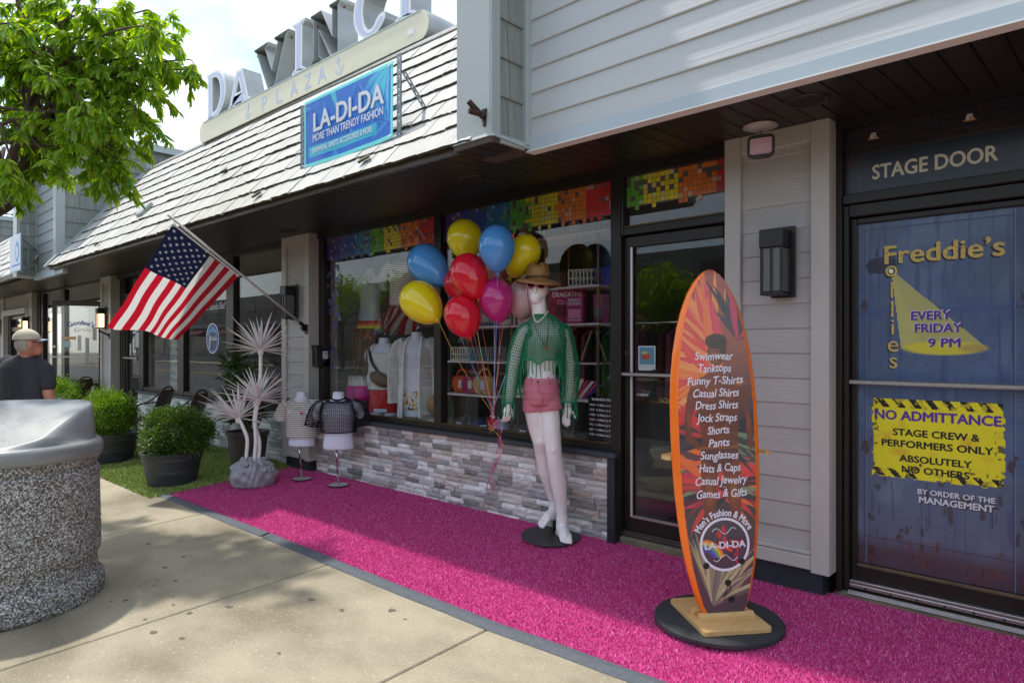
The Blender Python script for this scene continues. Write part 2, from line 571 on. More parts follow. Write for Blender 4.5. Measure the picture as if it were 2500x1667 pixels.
# ================================================================ materials of the place
CONC = pm('pavement_concrete', S(160, 151, 128), 0.85, nz=((1.3, 2.0, 1.3), 0.85, 9, S(112, 104, 84), (0.40, 0.66)), nz2=((95, 95, 95), 0.55, 2, S(212, 206, 190), (0.62, 0.72)), nz3=((210, 210, 210), 0.55, 3, S(96, 88, 68), (0.5, 0.72)), bump=((160, 160, 160), 0.5, 0.004))
_nt = CONC.node_tree
JOINT = pm('joint_dirt', S(62, 55, 44), 0.95, nz=(30, 0.5))
STEP = pm('step_concrete', S(128, 120, 98), 0.9, nz=((7, 7, 20), 0.7, 6, S(70, 68, 50)), bump=(60, 0.5, 0.006))
ASPH = pm('asphalt', (0.05, 0.05, 0.052), 0.9, nz=(60, 0.4), bump=(120, 0.4))
SIDING = pm('taupe_siding_paint', S(176, 172, 170), 0.55, rnd=0.04, nz=((2, 2, 5), 0.12, 4), bump=((2.2, 70, 75), 0.55, 0.004))
TRIM = pm('pale_trim_paint', S(186, 181, 176), 0.5, nz=((3, 3, 1.2), 0.12, 4), bump=((60, 60, 3), 0.25, 0.0025))
BOXBOARD = pm('light_grey_clapboard_paint', S(198, 200, 199), 0.5, rnd=0.03, nz=((1.5, 2, 4), 0.10, 4), bump=((2.0, 60, 62), 0.4, 0.004))
BOXTRIM = pm('grey_trim_metal', S(168, 178, 176), 0.4, nz=((2, 2, 2), 0.1, 3))
FLASH = pm('flashing_metal', S(178, 190, 196), 0.35, nz=((1.2, 2, 2), 0.08, 3))
WALLSH = pm('grey_wall_shingle', S(142, 148, 142), 0.75, rnd=0.06, nz=((50, 50, 1.2), 0.35, 4), bump=((70, 70, 2), 0.7, 0.006))
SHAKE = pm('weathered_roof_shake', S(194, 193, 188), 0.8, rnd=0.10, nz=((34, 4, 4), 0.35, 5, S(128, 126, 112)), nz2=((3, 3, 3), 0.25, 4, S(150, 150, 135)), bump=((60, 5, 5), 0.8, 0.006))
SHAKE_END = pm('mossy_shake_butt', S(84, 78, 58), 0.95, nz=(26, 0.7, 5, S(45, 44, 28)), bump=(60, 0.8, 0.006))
BROWN = pm('brown_fascia', S(84, 71, 64), 0.5, nz=(4, 0.2))
SOFFIT = pm('dark_brown_soffit', S(38, 31, 28), 0.42, rnd=0.10, nz=(5, 0.25))
BRONZE = pm('dark_bronze_frame', S(40, 34, 30), 0.38, spec=0.4, nz=(9, 0.3))
BLACK = pm('black_paint', S(26, 27, 28), 0.45, nz=(14, 0.3))
SILL = pm('slate_sill', S(62, 66, 74), 0.6, nz=((3, 14, 14), 0.35, 5), bump=(40, 0.3))
ALU = pm('brushed_aluminium', S(196, 192, 190), 0.32, metal=0.85, nz=((40, 4, 40), 0.15))
WHITE = pm('white_print', (0.82, 0.82, 0.84), 0.5)
CHROME = pm('chrome', (0.78, 0.78, 0.8), 0.12, metal=1.0)
GLASS = glass('shop_glass', (0.975, 0.985, 0.98), 1.5)
STONE = pm('split_stone', (0.4, 0.4, 0.4), 0.8, rnd=0.10, pal=[S(212, 206, 202), S(166, 162, 158), S(246, 246, 246), S(189, 184, 179), S(234, 227, 224), S(145, 142, 137), S(245, 235, 230), S(201, 198, 197), S(246, 246, 246), S(197, 182, 170), S(178, 175, 175), S(224, 216, 210)],
           nz=((14, 14, 40), 0.30, 6), bump=((22, 22, 55), 0.6, 0.007), bump2=(90, 0.4, 0.003))
STONE2 = pm('split_stone_grey', (0.4, 0.4, 0.4), 0.8, rnd=0.10, pal=[S(206, 211, 206), S(240, 244, 237), S(184, 189, 184), S(244, 244, 243), S(219, 223, 219), S(196, 200, 194), S(244, 244, 244), S(172, 178, 174)],
            nz=((14, 14, 40), 0.28, 6), bump=((22, 22, 55), 0.6, 0.007), bump2=(90, 0.4, 0.003))

# ================================================================ ground
gm = MB(); gm.quad((-220, -220, -0.42), (220, -220, -0.42), (220, 220, -0.42), (-220, 220, -0.42))
tag(obj('ground', gm, pm('far_ground', S(110, 105, 92), 0.95)), kind='structure')
rd = MB(); zr = g(-1.55) - 0.13
rd.quad((-80, -19.0, zr - 0.02), (40, -19.0, zr - 0.02), (40, -1.70, zr), (-80, -1.70, zr))
road = tag(obj('road', rd, ASPH), kind='structure')
ml = MB(); ml.box(-80, 40, -10.45, -10.35, zr - 0.02, zr + 0.004); ml.box(-80, 40, -10.2, -10.1, zr - 0.02, zr + 0.004)
obj('marking', ml, pm('yellow_road_paint', S(200, 160, 50), 0.7), road)
kb = MB(); kb.cbox(-80, 40, -1.70, -1.55, zr - 0.1, g(-1.55) + 0.001, 0.02)
tag(obj('kerb', kb, CONC), kind='structure')
sw = bpy.data.objects.new('sidewalk', None); COL.objects.link(sw); tag(sw, kind='structure')
xs = [-30, -24, -20, -16.7, -14.8, -12.95, -11.1, -9.25, -7.42, -5.598, -3.716, -2.303, -0.55, 1.2, 3.0, 6.0, 12.0]
for i in range(len(xs) - 1):
    for (ya, yb) in ((-1.545, 0.28), (0.28, 3.74)):
        m = MB(); j = 0.0045
        x0, x1 = xs[i] + j, xs[i + 1] - j
        ya2, yb2 = ya + j, yb - j
        e = 0.006
        top = [(x0 + e, ya2 + e), (x1 - e, ya2 + e), (x1 - e, yb2 - e), (x0 + e, yb2 - e)]
        mid = [(x0, ya2), (x1, ya2), (x1, yb2), (x0, yb2)]
        dz = random.uniform(-0.001, 0.001)
        m.rings([[(x, y, g(y) - 0.1) for x, y in mid], [(x, y, g(y) - 0.006 + dz) for x, y in mid], [(x, y, g(y) + dz) for x, y in top]])
        obj('slab', m, CONC, sw)
m = MB(); m.quad((-30, -1.55, g(-1.55) - 0.014), (12, -1.55, g(-1.55) - 0.014), (12, 3.76, g(3.76) - 0.014), (-30, 3.76, g(3.76) - 0.014))
obj('joint_bed', m, JOINT, sw)
gum = MB()
for x, y in [(-4.628, 1.755), (-4.513, 1.594), (-4.311, 1.484), (-4.217, 1.549), (-4.239, 1.439), (-3.97, 1.449), (-3.853, 1.404), (-3.577, 1.589), (-3.769, 1.237), (-3.574, 1.21), (-3.394, 1.277), (-2.848, 2.122), (-2.706, 2.098), (-2.876, 1.509), (-5.115, 1.696), (-4.131, 1.252), (-4.184, 1.198), (-3.31, 1.925), (-3.666, 1.418)]:
    r0 = random.uniform(0.010, 0.030)
    ring = [(x + r0 * random.uniform(.55, 1.2) * math.cos(a), y + r0 * 0.7 * random.uniform(.55, 1.2) * math.sin(a)) for a in np.linspace(0, 2 * math.pi, 13)[:-1]]
    gum.rings([[(a, b, g(b) - 0.002) for a, b in ring], [(a * .94 + x * .06, b * .94 + y * .06, g(b) + 0.0012) for a, b in ring]])
gum = obj('gum_spots', gum, pm('old_gum', S(88, 84, 74), 0.9, nz=(60, 0.5, 4, S(120, 112, 92))), sw); gum['kind'] = 'stuff'

# ---------------------------------------------------------------- pink carpet with rubber edging
EDGE = [(-6.56, 2.268), (-4.6, 2.286), (-3.2, 2.276), (-2.3, 2.286), (-1.5, 2.326), (-0.6, 2.352), (1.3, 2.40)]
def edge_y(x):
    for (a, ya), (b, yb) in zip(EDGE, EDGE[1:]):
        if a <= x <= b:
            t = (x - a) / (b - a)
            return ya + (yb - ya) * t 
    return EDGE[0][1] if x < EDGE[0][0] else EDGE[-1][1]
def left_x(y):
    return -6.50 - 0.11 * (y - 2.27)
carpet = thing('carpet', 'magenta pink artificial grass carpet laid along the shop front', 'carpet', (0, 0, 0))
PINK = pm('pink_pile', S(214, 52, 138), 0.65, attr='Col', spec=0.35)
PINKB = pm('pink_backing', S(190, 50, 130), 0.9, nz=(200, 0.5))
cx = np.linspace(-6.5, 1.3, 79)
cm = MB()
for a, b in zip(cx, cx[1:]):
    ya, yb = edge_y(a) + 0.05, edge_y(b) + 0.05
    cm.quad((a, ya, g(ya) + 0.006), (b, yb, g(yb) + 0.006), (b, 3.70, g(3.70) + 0.006), (a, 3.70, g(3.70) + 0.006))
obj('backing', cm, PINKB, carpet)

def pile(name, n, inside, x0, x1, y0, y1, h, wd, cols, mat, parent, seed, dens=None, lean=0.6):
    """many short blades, each one triangle with its own colour"""
    r = np.random.default_rng(seed)
    x = r.uniform(x0, x1, n); y = r.uniform(y0, y1, n)
    if dens is not None:
        k = r.random(n) < dens(x, y); x, y = x[k], y[k]
    k = inside(x, y); x, y = x[k], y[k]; n = len(x)
    z = 0.048 * (y - 2.2) + 0.005
    a = r.uniform(0, 2 * np.pi, n); hh = h * r.uniform(0.6, 1.1, n); ln = hh * lean * r.random(n) * 1.6; b = r.uniform(0, 2 * np.pi, n)
    w2 = wd * r.uniform(0.6, 1.2, n) / 2
    p = np.empty((n, 3, 3), np.float32)
    p[:, 0] = np.stack([x - np.cos(a) * w2, y - np.sin(a) * w2, z], 1)
    p[:, 1] = np.stack([x + np.cos(a) * w2, y + np.sin(a) * w2, z], 1)
    p[:, 2] = np.stack([x + np.cos(b) * ln, y + np.sin(b) * ln, z + hh], 1)
    me = bpy.data.meshes.new(name)
    me.vertices.add(n * 3); me.vertices.foreach_set('co', p.ravel())
    me.loops.add(n * 3); me.loops.foreach_set('vertex_index', np.arange(n * 3, dtype=np.int32))
    me.polygons.add(n); me.polygons.foreach_set('loop_start', np.arange(0, n * 3, 3, dtype=np.int32))
    ca = me.color_attributes.new('Col', 'FLOAT_COLOR', 'CORNER')
    c = np.array(cols)[r.integers(0, len(cols), n)] * r.uniform(0.86, 1.12, (n, 1))
    cc = np.ones((n, 3, 4), np.float32); cc[:, :, :3] = c[:, None, :]
    ca.data.foreach_set('color', cc.ravel())
    me.materials.append(mat); me.update(calc_edges=True)
    o = link(name, me, parent); o['kind'] = 'stuff'
    return o
EX = np.array([e[0] for e in EDGE]); EY = np.array([e[1] for e in EDGE])
def in_carpet(x, y):
    k = (y > np.interp(x, EX, EY) + 0.047 + 0.004 * np.sin(x * 40) * np.sin(x * 17)) & (x > -6.50 - 0.11 * (y - 2.27)) & (y < 3.685)
    k |= (y >= 3.685) & (y < 3.755 + 0.006 * np.sin(x * 23)) & (x > -1.17) & (x < 1.3)
    k |= (y >= 3.685) & (y < 3.725) & (x > -2.5) & (x < -1.72)
    for (a, b) in ((-6.78, -6.28), (-1.69, -1.19)):
        k &= ~((x > a) & (x < b) & (y > 3.64))
    return k
pile('pile', 430000, in_carpet, -6.7, 1.3, 2.2, 3.78, 0.0135, 0.0056,
     [S(216, 78, 146), S(224, 92, 156), S(208, 66, 136), S(228, 110, 168), S(194, 52, 124), S(216, 78, 146), S(210, 70, 140), S(234, 150, 190)], PINK, carpet, 5,
     dens=lambda x, y: np.clip(1.0 - 0.09 * (-x - 1.0), 0.42, 1))
RUB = pm('rubber_edging', S(66, 72, 80), 0.75, nz=(50, 0.4, 4, S(100, 105, 110)), bump=(90, 0.4, 0.003))
for a, b in ((-6.53, -4.615), (-4.585, 1.25)):
    xx = np.linspace(a, b, int((b - a) * 12)); m = MB(); rg = []
    for x in xx:
        y = edge_y(x) + 0.0015 * math.sin(x * 9)
        rg.append([(x, y - 0.012, g(y) + 0.001), (x, y - 0.004, g(y) + 0.007), (x, y + 0.03, g(y) + 0.017), (x, y + 0.058, g(y) + 0.018), (x, y + 0.062, g(y) + 0.001)])
    m.rings(rg)
    obj('rubber_edging', m, RUB, carpet)
m = MB()
for k in range(6):
    y = 3.1 + random.uniform(-0.6, .5); x = random.uniform(-5.5, -1)
# ---------------------------------------------------------------- green turf
turf = thing('turf', 'bright green artificial turf in front of the restaurant windows', 'turf', kind='thing')
TURF = pm('turf_blades', S(80, 120, 40), 0.55, attr='Col', spec=0.35)
tb = MB(); tb.quad((-14.5, 2.17, g(2.17) + 0.006), (-6.66, 2.17, g(2.17) + 0.006), (-6.66, 3.72, g(3.72) + 0.006), (-14.5, 3.72, g(3.72) + 0.006))
obj('backing', tb, pm('turf_backing', S(96, 112, 52), 0.9, nz=(150, 0.5)), turf)
pile('blades', 190000, lambda x, y: (x < left_x(y) - 0.02) & (y > 2.17 + 0.008 * np.sin(x * 31)) & (y < 3.70), -14.5, -6.5, 2.15, 3.7, 0.024, 0.009,
     [S(150, 168, 84), S(168, 184, 98), S(128, 148, 68), S(188, 200, 122), S(112, 132, 60)], TURF, turf, 6, dens=lambda x, y: np.clip(1.15 + 0.12 * (x + 6.6), 0.3, 1))

# ================================================================ building shell
shop = thing('shop_building', 'long plaza building with deep dark soffit above the shop windows', 'building')
PLASTER = pm('interior_plaster', S(122, 118, 114), 0.9)
m = MB()
m.box(-30, 4, 6.9, 7.0, 0.0, 2.62); obj('interior_wall', m, PLASTER, shop)
for x in (-6.53, -1.44):
    m = MB(); m.box(x - 0.05, x + 0.05, 3.84, 6.9, 0.02, 2.6); obj('interior_wall', m, PLASTER, shop)
m = MB(); m.box(-30, 4, 3.83, 6.95, 0.0, 0.10); obj('interior_floor', m, pm('shop_floor', S(78, 68, 60), 0.4, nz=((2, 9, 2), 0.3)), shop)
m = MB(); m.box(-30, 4, 3.80, 6.95, 2.60, 2.66); obj('interior_ceiling', m, pm('shop_ceiling', S(165, 160, 155), 0.9), shop)
m = MB(); m.box(-30, 4, 3.72, 3.86, 2.60, 3.80); m.box(-30, 4, 3.80, 9, 3.70, 3.80); m.box(3.9, 4, 2.9, 9, -.1, 4); obj('shell_wall', m, BROWN, shop)
# soffit boards, one by one
def soffit_front(x):
    return 2.60 + 0.0115 * max(0, -x - 2.6) * -1 if x < -2.6 else 2.925
pm_cache = {}
def plank_mesh(y0):
    k = round(y0, 3)
    if k not in pm_cache:
        b = MB(); y1 = 3.80; w = 0.0515; t = 0.012
        def zz(y): return 0.05 * (y - 3.6)
        b.rings([[(-w, y, zz(y) + t), (-w, y, zz(y) + 0.004), (-w + 0.006, y, zz(y)), (w - 0.006, y, zz(y)), (w, y, zz(y) + 0.004), (w, y, zz(y) + t)] for y in (y0, y1)])
        pm_cache[k] = b.mesh('soffit_board', SOFFIT, fix=True)
    return pm_cache[k]
x = 1.3
while x > -16.5:
    y0 = 2.93 if x > -2.6 else (2.63 if x > -7 else (2.58 if x > -11.6 else 2.66))
    link('soffit_board', plank_mesh(y0), shop, (x, 0, 2.535 + 0.004 * max(0, -x - 5)))
    x -= 0.107
m = MB()
for a, b in ((-30, -16.55),):
    m.add([(a, 2.6, soffit_z(a, 2.6)), (b, 2.6, soffit_z(b, 2.6)), (b, 3.8, soffit_z(b, 3.8)), (a, 3.8, soffit_z(a, 3.8)), (a, 2.6, soffit_z(a, 2.6) + .02), (b, 2.6, soffit_z(b, 2.6) + .02), (b, 3.8, soffit_z(b, 3.8) + .02), (a, 3.8, soffit_z(a, 3.8) + .02)],
          [(0, 3, 2, 1), (4, 5, 6, 7), (0, 1, 5, 4), (2, 3, 7, 6)])
obj('soffit_panel', m, SOFFIT, shop)
m = MB()
for (xa, xb, ya, za, zb) in ((-16.6, -2.60, 2.68, 2.545, 2.51), (-2.599, 1.4, 2.97, 2.525, 2.525)):
    for dz in (0, 0.012):
        m.quad((xa, ya, za + dz), (xb, ya, zb + dz), (xb, 3.8, 2.572 + dz), (xa, 3.8, (2.61 if xa < -5 else 2.572) + dz))
obj('soffit_backing', m, BLACK, shop)
# frieze board where soffit meets the windows
m = MB(); m.box(-6.245, -1.72, 3.70, 3.80, 2.49, 2.543); m.box(-1.155, 1.3, 3.70, 3.80, 2.50, 2.543); m.box(-12.62, -6.81, 3.70, 3.80, 2.505, 2.57); obj('frieze', m, BRONZE, shop)
# ================================================================ mansard roof
EL, ER = (2.52, 2.545), (2.62, 2.545)       # eave (y, z) at the far and near end
TL, TR = (3.86, 4.19), (3.73, 3.965)
XL, XR = -11.69, -2.745
def roof_pt(x, s, lift=0.0):
    u = (x - XL) / (XR - XL)
    ey, ez = EL[0] + (ER[0] - EL[0]) * u, EL[1] + (ER[1] - EL[1]) * u
    ty, tz = TL[0] + (TR[0] - TL[0]) * u, TL[1] + (TR[1] - TL[1]) * u
    d = Vector((0, ty - ey, tz - ez)); n = Vector((0, -d.z, d.y)).normalized()
    return Vector((x, ey, ez)) + d * s + n * lift
roof = thing('mansard_roof', 'steep mansard roof of sunlit pale weathered wooden shakes', 'roof')
m = MB()
for a, b in ((XL, (XL + XR) / 2), ((XL + XR) / 2, XR)):
    m.quad(roof_pt(a, -0.01), roof_pt(b, -0.01), roof_pt(b, 1.0), roof_pt(a, 1.0))
    q = [roof_pt(a, 1.0), roof_pt(b, 1.0)]
    m.quad(q[0], q[1], q[1] + Vector((0, 0.6, -0.02)), q[0] + Vector((0, 0.6, -0.02)))
obj('roof_deck', m, BROWN, roof)
def shake_mesh(k):
    r = random.Random(k); b = MB()
    nx = 6; top, bot = [], []
    prof = [r.uniform(-0.035, 0.035) for _ in range(nx + 1)]
    for i in range(nx + 1):
        u = -0.5 + i / nx
        top.append((u, 1.22, 0.10)); bot.append((u, prof[i], 1.0 + r.uniform(-0.14, 0.14)))
    n = nx + 1
    vs = bot + top + [(u, v, 0.12) for u, v, _ in bot] + [(u, v, 0.0) for u, v, _ in top]
    fs = []; mi = []
    for i in range(nx):
        b.add([], [])
    k0 = 0
    b.v = list(vs)
    for i in range(nx):
        b.f.append((i, i + 1, n + i + 1, n + i)); b.m.append(0)                       # face
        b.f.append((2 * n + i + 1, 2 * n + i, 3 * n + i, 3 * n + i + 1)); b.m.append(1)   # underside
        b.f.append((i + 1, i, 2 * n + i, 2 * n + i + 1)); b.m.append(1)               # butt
    b.f.append((0, n, 3 * n, 2 * n)); b.m.append(0)
    b.f.append((n - 1, 3 * n - 1, 4 * n - 1, 2 * n - 1)); b.m.append(0)
    return b.mesh('shingle', [SHAKE, SHAKE_END])
SHK = [shake_mesh(k) for k in range(7)]
NC = 9; cnt = 0
for c in range(NC):
    s0 = -0.012 + c / NC * 1.0
    x = XL + random.uniform(0.0, 0.2) * 0
    while x < XR - 0.03:
        wd = min(random.uniform(0.17, 0.36), XR - x)
        if XR - x - wd < 0.08: wd = XR - x
        xc = x + wd / 2
        p = roof_pt(xc, s0 + random.uniform(-0.004, 0.004)); p1 = roof_pt(xc, s0 + 1.0 / NC)
        d = p1 - p; ln = d.length; d.normalize(); nrm = Vector((0, -d.z, d.y))
        M = Matrix((Vector((1, 0, 0)), d, nrm)).transposed().to_4x4()
        o = link('shingle', SHK[random.randrange(7)], roof)
        th = random.uniform(0.017, 0.025)
        M = Matrix.Translation(p + nrm * 0.004) @ M @ Matrix.Rotation(random.uniform(-0.012, 0.012), 4, 'Z') @ Matrix.Diagonal((wd - random.uniform(0.003, 0.008), ln, th, 1))
        o.matrix_world = M; cnt += 1
        x += wd
# eave fascia, ridge cap
m = MB()
def eave(x, dy, z):
    u = (x - XL) / (XR - XL); return (x, EL[0] + (ER[0] - EL[0]) * u + dy, z)
m.rings([[eave(x, 0.012, 2.496), eave(x, 0.012, 2.55), eave(x, 0.10, 2.57), eave(x, 0.10, 2.496)] for x in (XL, XR + 0.14)])
obj('fascia', m, BROWN, roof, fix=True)
m = MB(); m.rings([[roof_pt(x, 0.985, 0.025), roof_pt(x, 1.012, 0.034), roof_pt(x, 1.012, 0.034) + Vector((0, 0.14, 0.0)), roof_pt(x, 1.0, 0.0) + Vector((0, 0.1, -0.05)), roof_pt(x, 0.985, 0.005)] for x in (XL, -7, XR)])
obj('ridge_cap', m, pm('grey_ridge', S(150, 152, 146), 0.6, nz=(12, 0.3)), roof, fix=True)
m = MB(); m.rings([[roof_pt(XL, s, 0.05), roof_pt(XL + 0.055, s, 0.045), roof_pt(XL + 0.055, s, 0.0), roof_pt(XL, s, 0.0)] for s in (-0.02, 0.5, 1.0)])
obj('rake_flashing', m, BOXTRIM, roof, fix=True)
# small square vent and a few lifted chips on the shakes
m = MB(); p = roof_pt(-8.9, 0.30, 0.03); dd = (roof_pt(-8.9, 0.5) - roof_pt(-8.9, 0.3)).normalized()
M = Matrix.Translation(p) @ Matrix((Vector((1, 0, 0)), dd, Vector((0, -dd.z, dd.y)))).transposed().to_4x4()
m.cbox(-0.11, 0.11, -0.09, 0.10, -0.02, 0.03, 0.004, 0, M); obj('roof_vent', m, BOXTRIM, roof)
m = MB()
for (xx, s) in ((-3.85, 0.055), (-5.35, 0.045), (-9.6, 0.06), (-7.0, 0.42), (-3.35, 0.5)):
    p = roof_pt(xx, s, 0.035); M = Matrix.Translation(p) @ Matrix((Vector((1, 0, 0)), dd, Vector((0, -dd.z, dd.y)))).transposed().to_4x4() @ Matrix.Rotation(0.5, 4, 'Z')
    m.rings([[M @ Vector(q) for q in r_] for r_ in ([(-.05, -.02, 0), (.05, -.03, 0), (.06, -.03, .012), (-.05, -.02, .016)], [(-.03, .05, 0), (.03, .05, 0), (.03, .05, .004), (-.03, .05, .004)])])
obj('lifted_chips', m, SHAKE_END, roof)

# ================================================================ clapboard boxes above the roof line
claps = {}
def clap_mesh(ln, pitch, mat, th=0.016):
    k = (round(ln, 3), round(pitch, 3), mat.name)
    if k not in claps:
        b = MB(); h = pitch + 0.018
        b.rings([[(x, 0.004, h), (x, -0.003, h), (x, -th, 0.0045), (x, -th + 0.003, 0.0), (x, -0.001, 0.0)] for x in (0, ln)])
        claps[k] = b.mesh('board', mat, fix=True)
    return claps[k]
def wall_shingle(k):
    b = MB(); r = random.Random(k)
    b.rings([[(x, 0.002, 1.06), (x, -0.15, 1.06), (x, -1.0, 0.03 + r.uniform(-.015, .015)), (x, -0.9, 0.0), (x, 0.0, 0.0)] for x in (-0.5, 0.5)])
    return b.mesh('shingle', WALLSH, fix=True)
WSH = [wall_shingle(k) for k in range(4)]
box = thing('clapboard_wall', 'pale grey clapboard wall above the door soffit, upper right', 'wall')
for i in range(17):
    link('board', clap_mesh(4.4, 0.142, BOXBOARD), box, (-2.575, 2.925, 2.549 + i * 0.142))
m = MB(); m.box(-2.575, 1.85, 2.932, 3.72, 2.56, 5.0); obj('wall_core', m, BROWN, box)
m = MB(); m.rings([[(x, 2.898, 2.565), (x, 2.895, 2.50), (x, 2.903, 2.497), (x, 2.96, 2.499), (x, 2.96, 2.505), (x, 2.93, 2.565)] for x in (-2.60, 1.85)])
obj('flashing', m, FLASH, box, fix=True)
m = MB(); m.rings([[(x, 2.893, 2.5015), (x, 2.893, 2.4955), (x, 2.965, 2.4955), (x, 2.965, 2.499)] for x in (-2.60, 1.85)])
obj('drip_edge', m, pm('white_drip_edge', S(235, 235, 230), 0.4), box, fix=True)
fin = thing('shingled_fin', 'narrow grey projecting wall end with shingled side beside the roof', 'wall')
m = MB(); m.box(-2.868, -2.612, 2.622, 2.92, 2.545, 5.0); obj('fin_core', m, BOXTRIM, fin)
m = MB(); m.cbox(-2.875, -2.605, 2.600, 2.622, 2.545, 5.0, 0.003); obj('front_board', m, pm('fin_board_paint', S(176, 184, 182), 0.45, nz=(2, 0.08)), fin)
m = MB(); m.cbox(-2.613, -2.590, 2.602, 2.672, 2.53, 5.0, 0.003); m.cbox(-2.613, -2.572, 2.868, 2.938, 2.53, 5.0, 0.003); m.cbox(-2.613, -2.584, 2.672, 2.868, 2.50, 2.548, 0.003)
obj('corner_trim', m, BOXTRIM, fin)
for r_ in range(11):
    z = 2.548 + r_ * 0.218; x0 = 2.672; cut = 0.08 + random.uniform(-.012, .03)
    for a, b in ((x0, x0 + cut), (x0 + cut, 2.868)):
        o = link('shingle', WSH[random.randrange(4)], fin); o.matrix_world = Matrix.Translation((-2.612, (a + b) / 2, z)) @ Matrix.Rotation(R(90), 4, 'Z') @ Matrix.Diagonal((b - a - 0.005, 0.017, 0.218, 1))
m = MB(); m.rings([[(-2.875, 2.598, 2.545), (-2.60, 2.598, 2.545), (-2.585, 2.61, 2.545), (-2.585, 2.92, 2.545), (-2.875, 2.92, 2.545)],
                   [(-2.90, 2.59, 2.525), (-2.60, 2.59, 2.525), (-2.575, 2.61, 2.525), (-2.575, 2.93, 2.51), (-2.90, 2.93, 2.51)]]); obj('fin_flashing', m, BOXTRIM, fin, fix=True)
m = MB(); m.rings([[(-2.90, 2.605, 2.496), (-2.61, 2.605, 2.496), (-2.60, 2.62, 2.496), (-2.60, 2.94, 2.496), (-2.90, 2.94, 2.496)],
                   [(-2.90, 2.60, 2.53), (-2.60, 2.60, 2.53), (-2.59, 2.615, 2.53), (-2.59, 2.94, 2.51), (-2.90, 2.94, 2.51)]]); obj('fin_soffit_edge', m, BROWN, fin, fix=True)

# far box
fbox = thing('shingled_wall', 'grey boxed upper wall with shingled side, left of the shake roof', 'wall')
m = MB(); m.box(-12.88, -11.70, 2.64, 9.0, 2.57, 4.62); m.box(-12.88, -11.70, 2.64, 2.68, 2.44, 2.575); obj('wall_core', m, BOXTRIM, fbox)
GB = pm('grey_clapboard_paint', S(150, 158, 158), 0.55, rnd=0.04, nz=((2, 2, 4), 0.12), bump=((2, 60, 60), 0.5, 0.004))
for i in range(13):
    link('board', clap_mesh(1.0, 0.158, GB), fbox, (-12.88, 2.635, 2.50 + i * 0.158))
m = MB(); m.cbox(-11.83, -11.69, 2.608, 2.63, 2.50, 4.55, 0.004); m.cbox(-11.70, -11.672, 2.608, 2.73, 2.50, 4.55, 0.004); obj('corner_trim', m, BOXTRIM, fbox)
m = MB(); m.rings([[(x, 2.60, 2.545), (x, 2.585, 2.425), (x, 2.65, 2.425), (x, 2.65, 2.545)] for x in (-12.88, -11.2)]); obj('flashing', m, FLASH, fbox, fix=True)
m = MB(); m.rings([[(x, y, z) for x, z in ((-11.60, 4.52), (-11.64, 4.64), (-11.75, 4.66), (-11.75, 4.52))] for y in (2.52, 9)]); m.rings([[(x, y, z) for y, z in ((2.53, 4.52), (2.56, 4.64), (2.66, 4.66), (2.66, 4.52))] for x in (-13.2, -11.6)]); obj('coping', m, BOXTRIM, fbox, fix=True)
n_ = 0
for r_ in range(9):
    z = 2.56 + r_ * 0.224
    y = 2.735 + random.uniform(-0.02, 0)
    while y < 6.6:
        wd = random.uniform(0.16, 0.30)
        zr_ = 2.545 + (y + wd - 2.52) * 1.23
        if z + 0.3 > zr_:
            o = link('shingle', WSH[random.randrange(4)], fbox)
            o.matrix_world = Matrix.Translation((-11.70, y + wd / 2, z)) @ Matrix.Rotation(R(90), 4, 'Z') @ Matrix.Diagonal((wd - 0.006, 0.02, 0.224, 1))
        y += wd
# its projecting fin
m = MB(); m.cbox(-13.15, -12.885, 2.36, 2.70, 2.47, 4.9, 0.004); obj('fin', m, BOXTRIM, fbox)
for r_ in range(11):
    z = 2.50 + r_ * 0.205
    for a, b in ((2.40, 2.50 + random.uniform(-.02, .03)), (2.515, 2.60)):
        o = link('shingle', WSH[random.randrange(4)], fbox); o.matrix_world = Matrix.Translation((-12.886, (a + b) / 2, z)) @ Matrix.Rotation(R(90), 4, 'Z') @ Matrix.Diagonal((b - a - 0.004, 0.016, 0.205, 1))
# farther shake roof, wall and terrace beyond the box
froof = thing('far_mansard_roof', 'sunlit shake roof beyond the grey shingled box, far left', 'roof')
m = MB(); fc = 0
for c in range(8):
    s = c / 8; y0, z0 = 2.42 + 1.2 * s, 2.56 + 1.5 * s; y1, z1 = 2.42 + 1.2 * (s + .14), 2.56 + 1.5 * (s + .14)
    x = -24.0
    while x < -13.15:
        wd = random.uniform(0.25, 0.5)
        j = random.uniform(-.02, .02)
        m.rings([[(x, y0 + j, z0 + 0.03), (x + wd - .01, y0 + j, z0 + 0.03), (x + wd - .01, y0 + j, z0), (x, y0 + j, z0)], [(x, y1, z1 + .004), (x + wd - .01, y1, z1 + .004), (x + wd - .01, y1, z1 - .02), (x, y1, z1 - .02)]])
        x += wd
o = obj('shingles', m, SHAKE, froof); o['kind'] = 'stuff'
m = MB(); m.rings([[(x, 2.43, 2.50), (x, 2.43, 2.57), (x, 2.5, 2.58), (x, 2.5, 2.50)] for x in (-24, -13.15)]); obj('fascia', m, BROWN, froof, fix=True)
frw = thing('far_shingled_wall', 'grey shingled upper wall with black terrace railing, far left edge', 'wall')
m = MB(); m.box(-25, -24.0, 2.4, 9, 2.5, 5.05); obj('wall_core', m, WALLSH, frw)
for r_ in range(9):
    y = 2.5
    while y < 6:
        wd = random.uniform(.22, .42)
        o = link('shingle', WSH[random.randrange(4)], frw); o.matrix_world = Matrix.Translation((-24.0, y + wd / 2, 2.9 + r_ * .24)) @ Matrix.Rotation(R(90), 4, 'Z') @ Matrix.Diagonal((wd - 0.008, 0.02, 0.24, 1))
        y += wd
m = MB(); m.box(-25.1, -23.94, 2.35, 9, 5.02, 5.14); obj('coping', m, FLASH, frw)
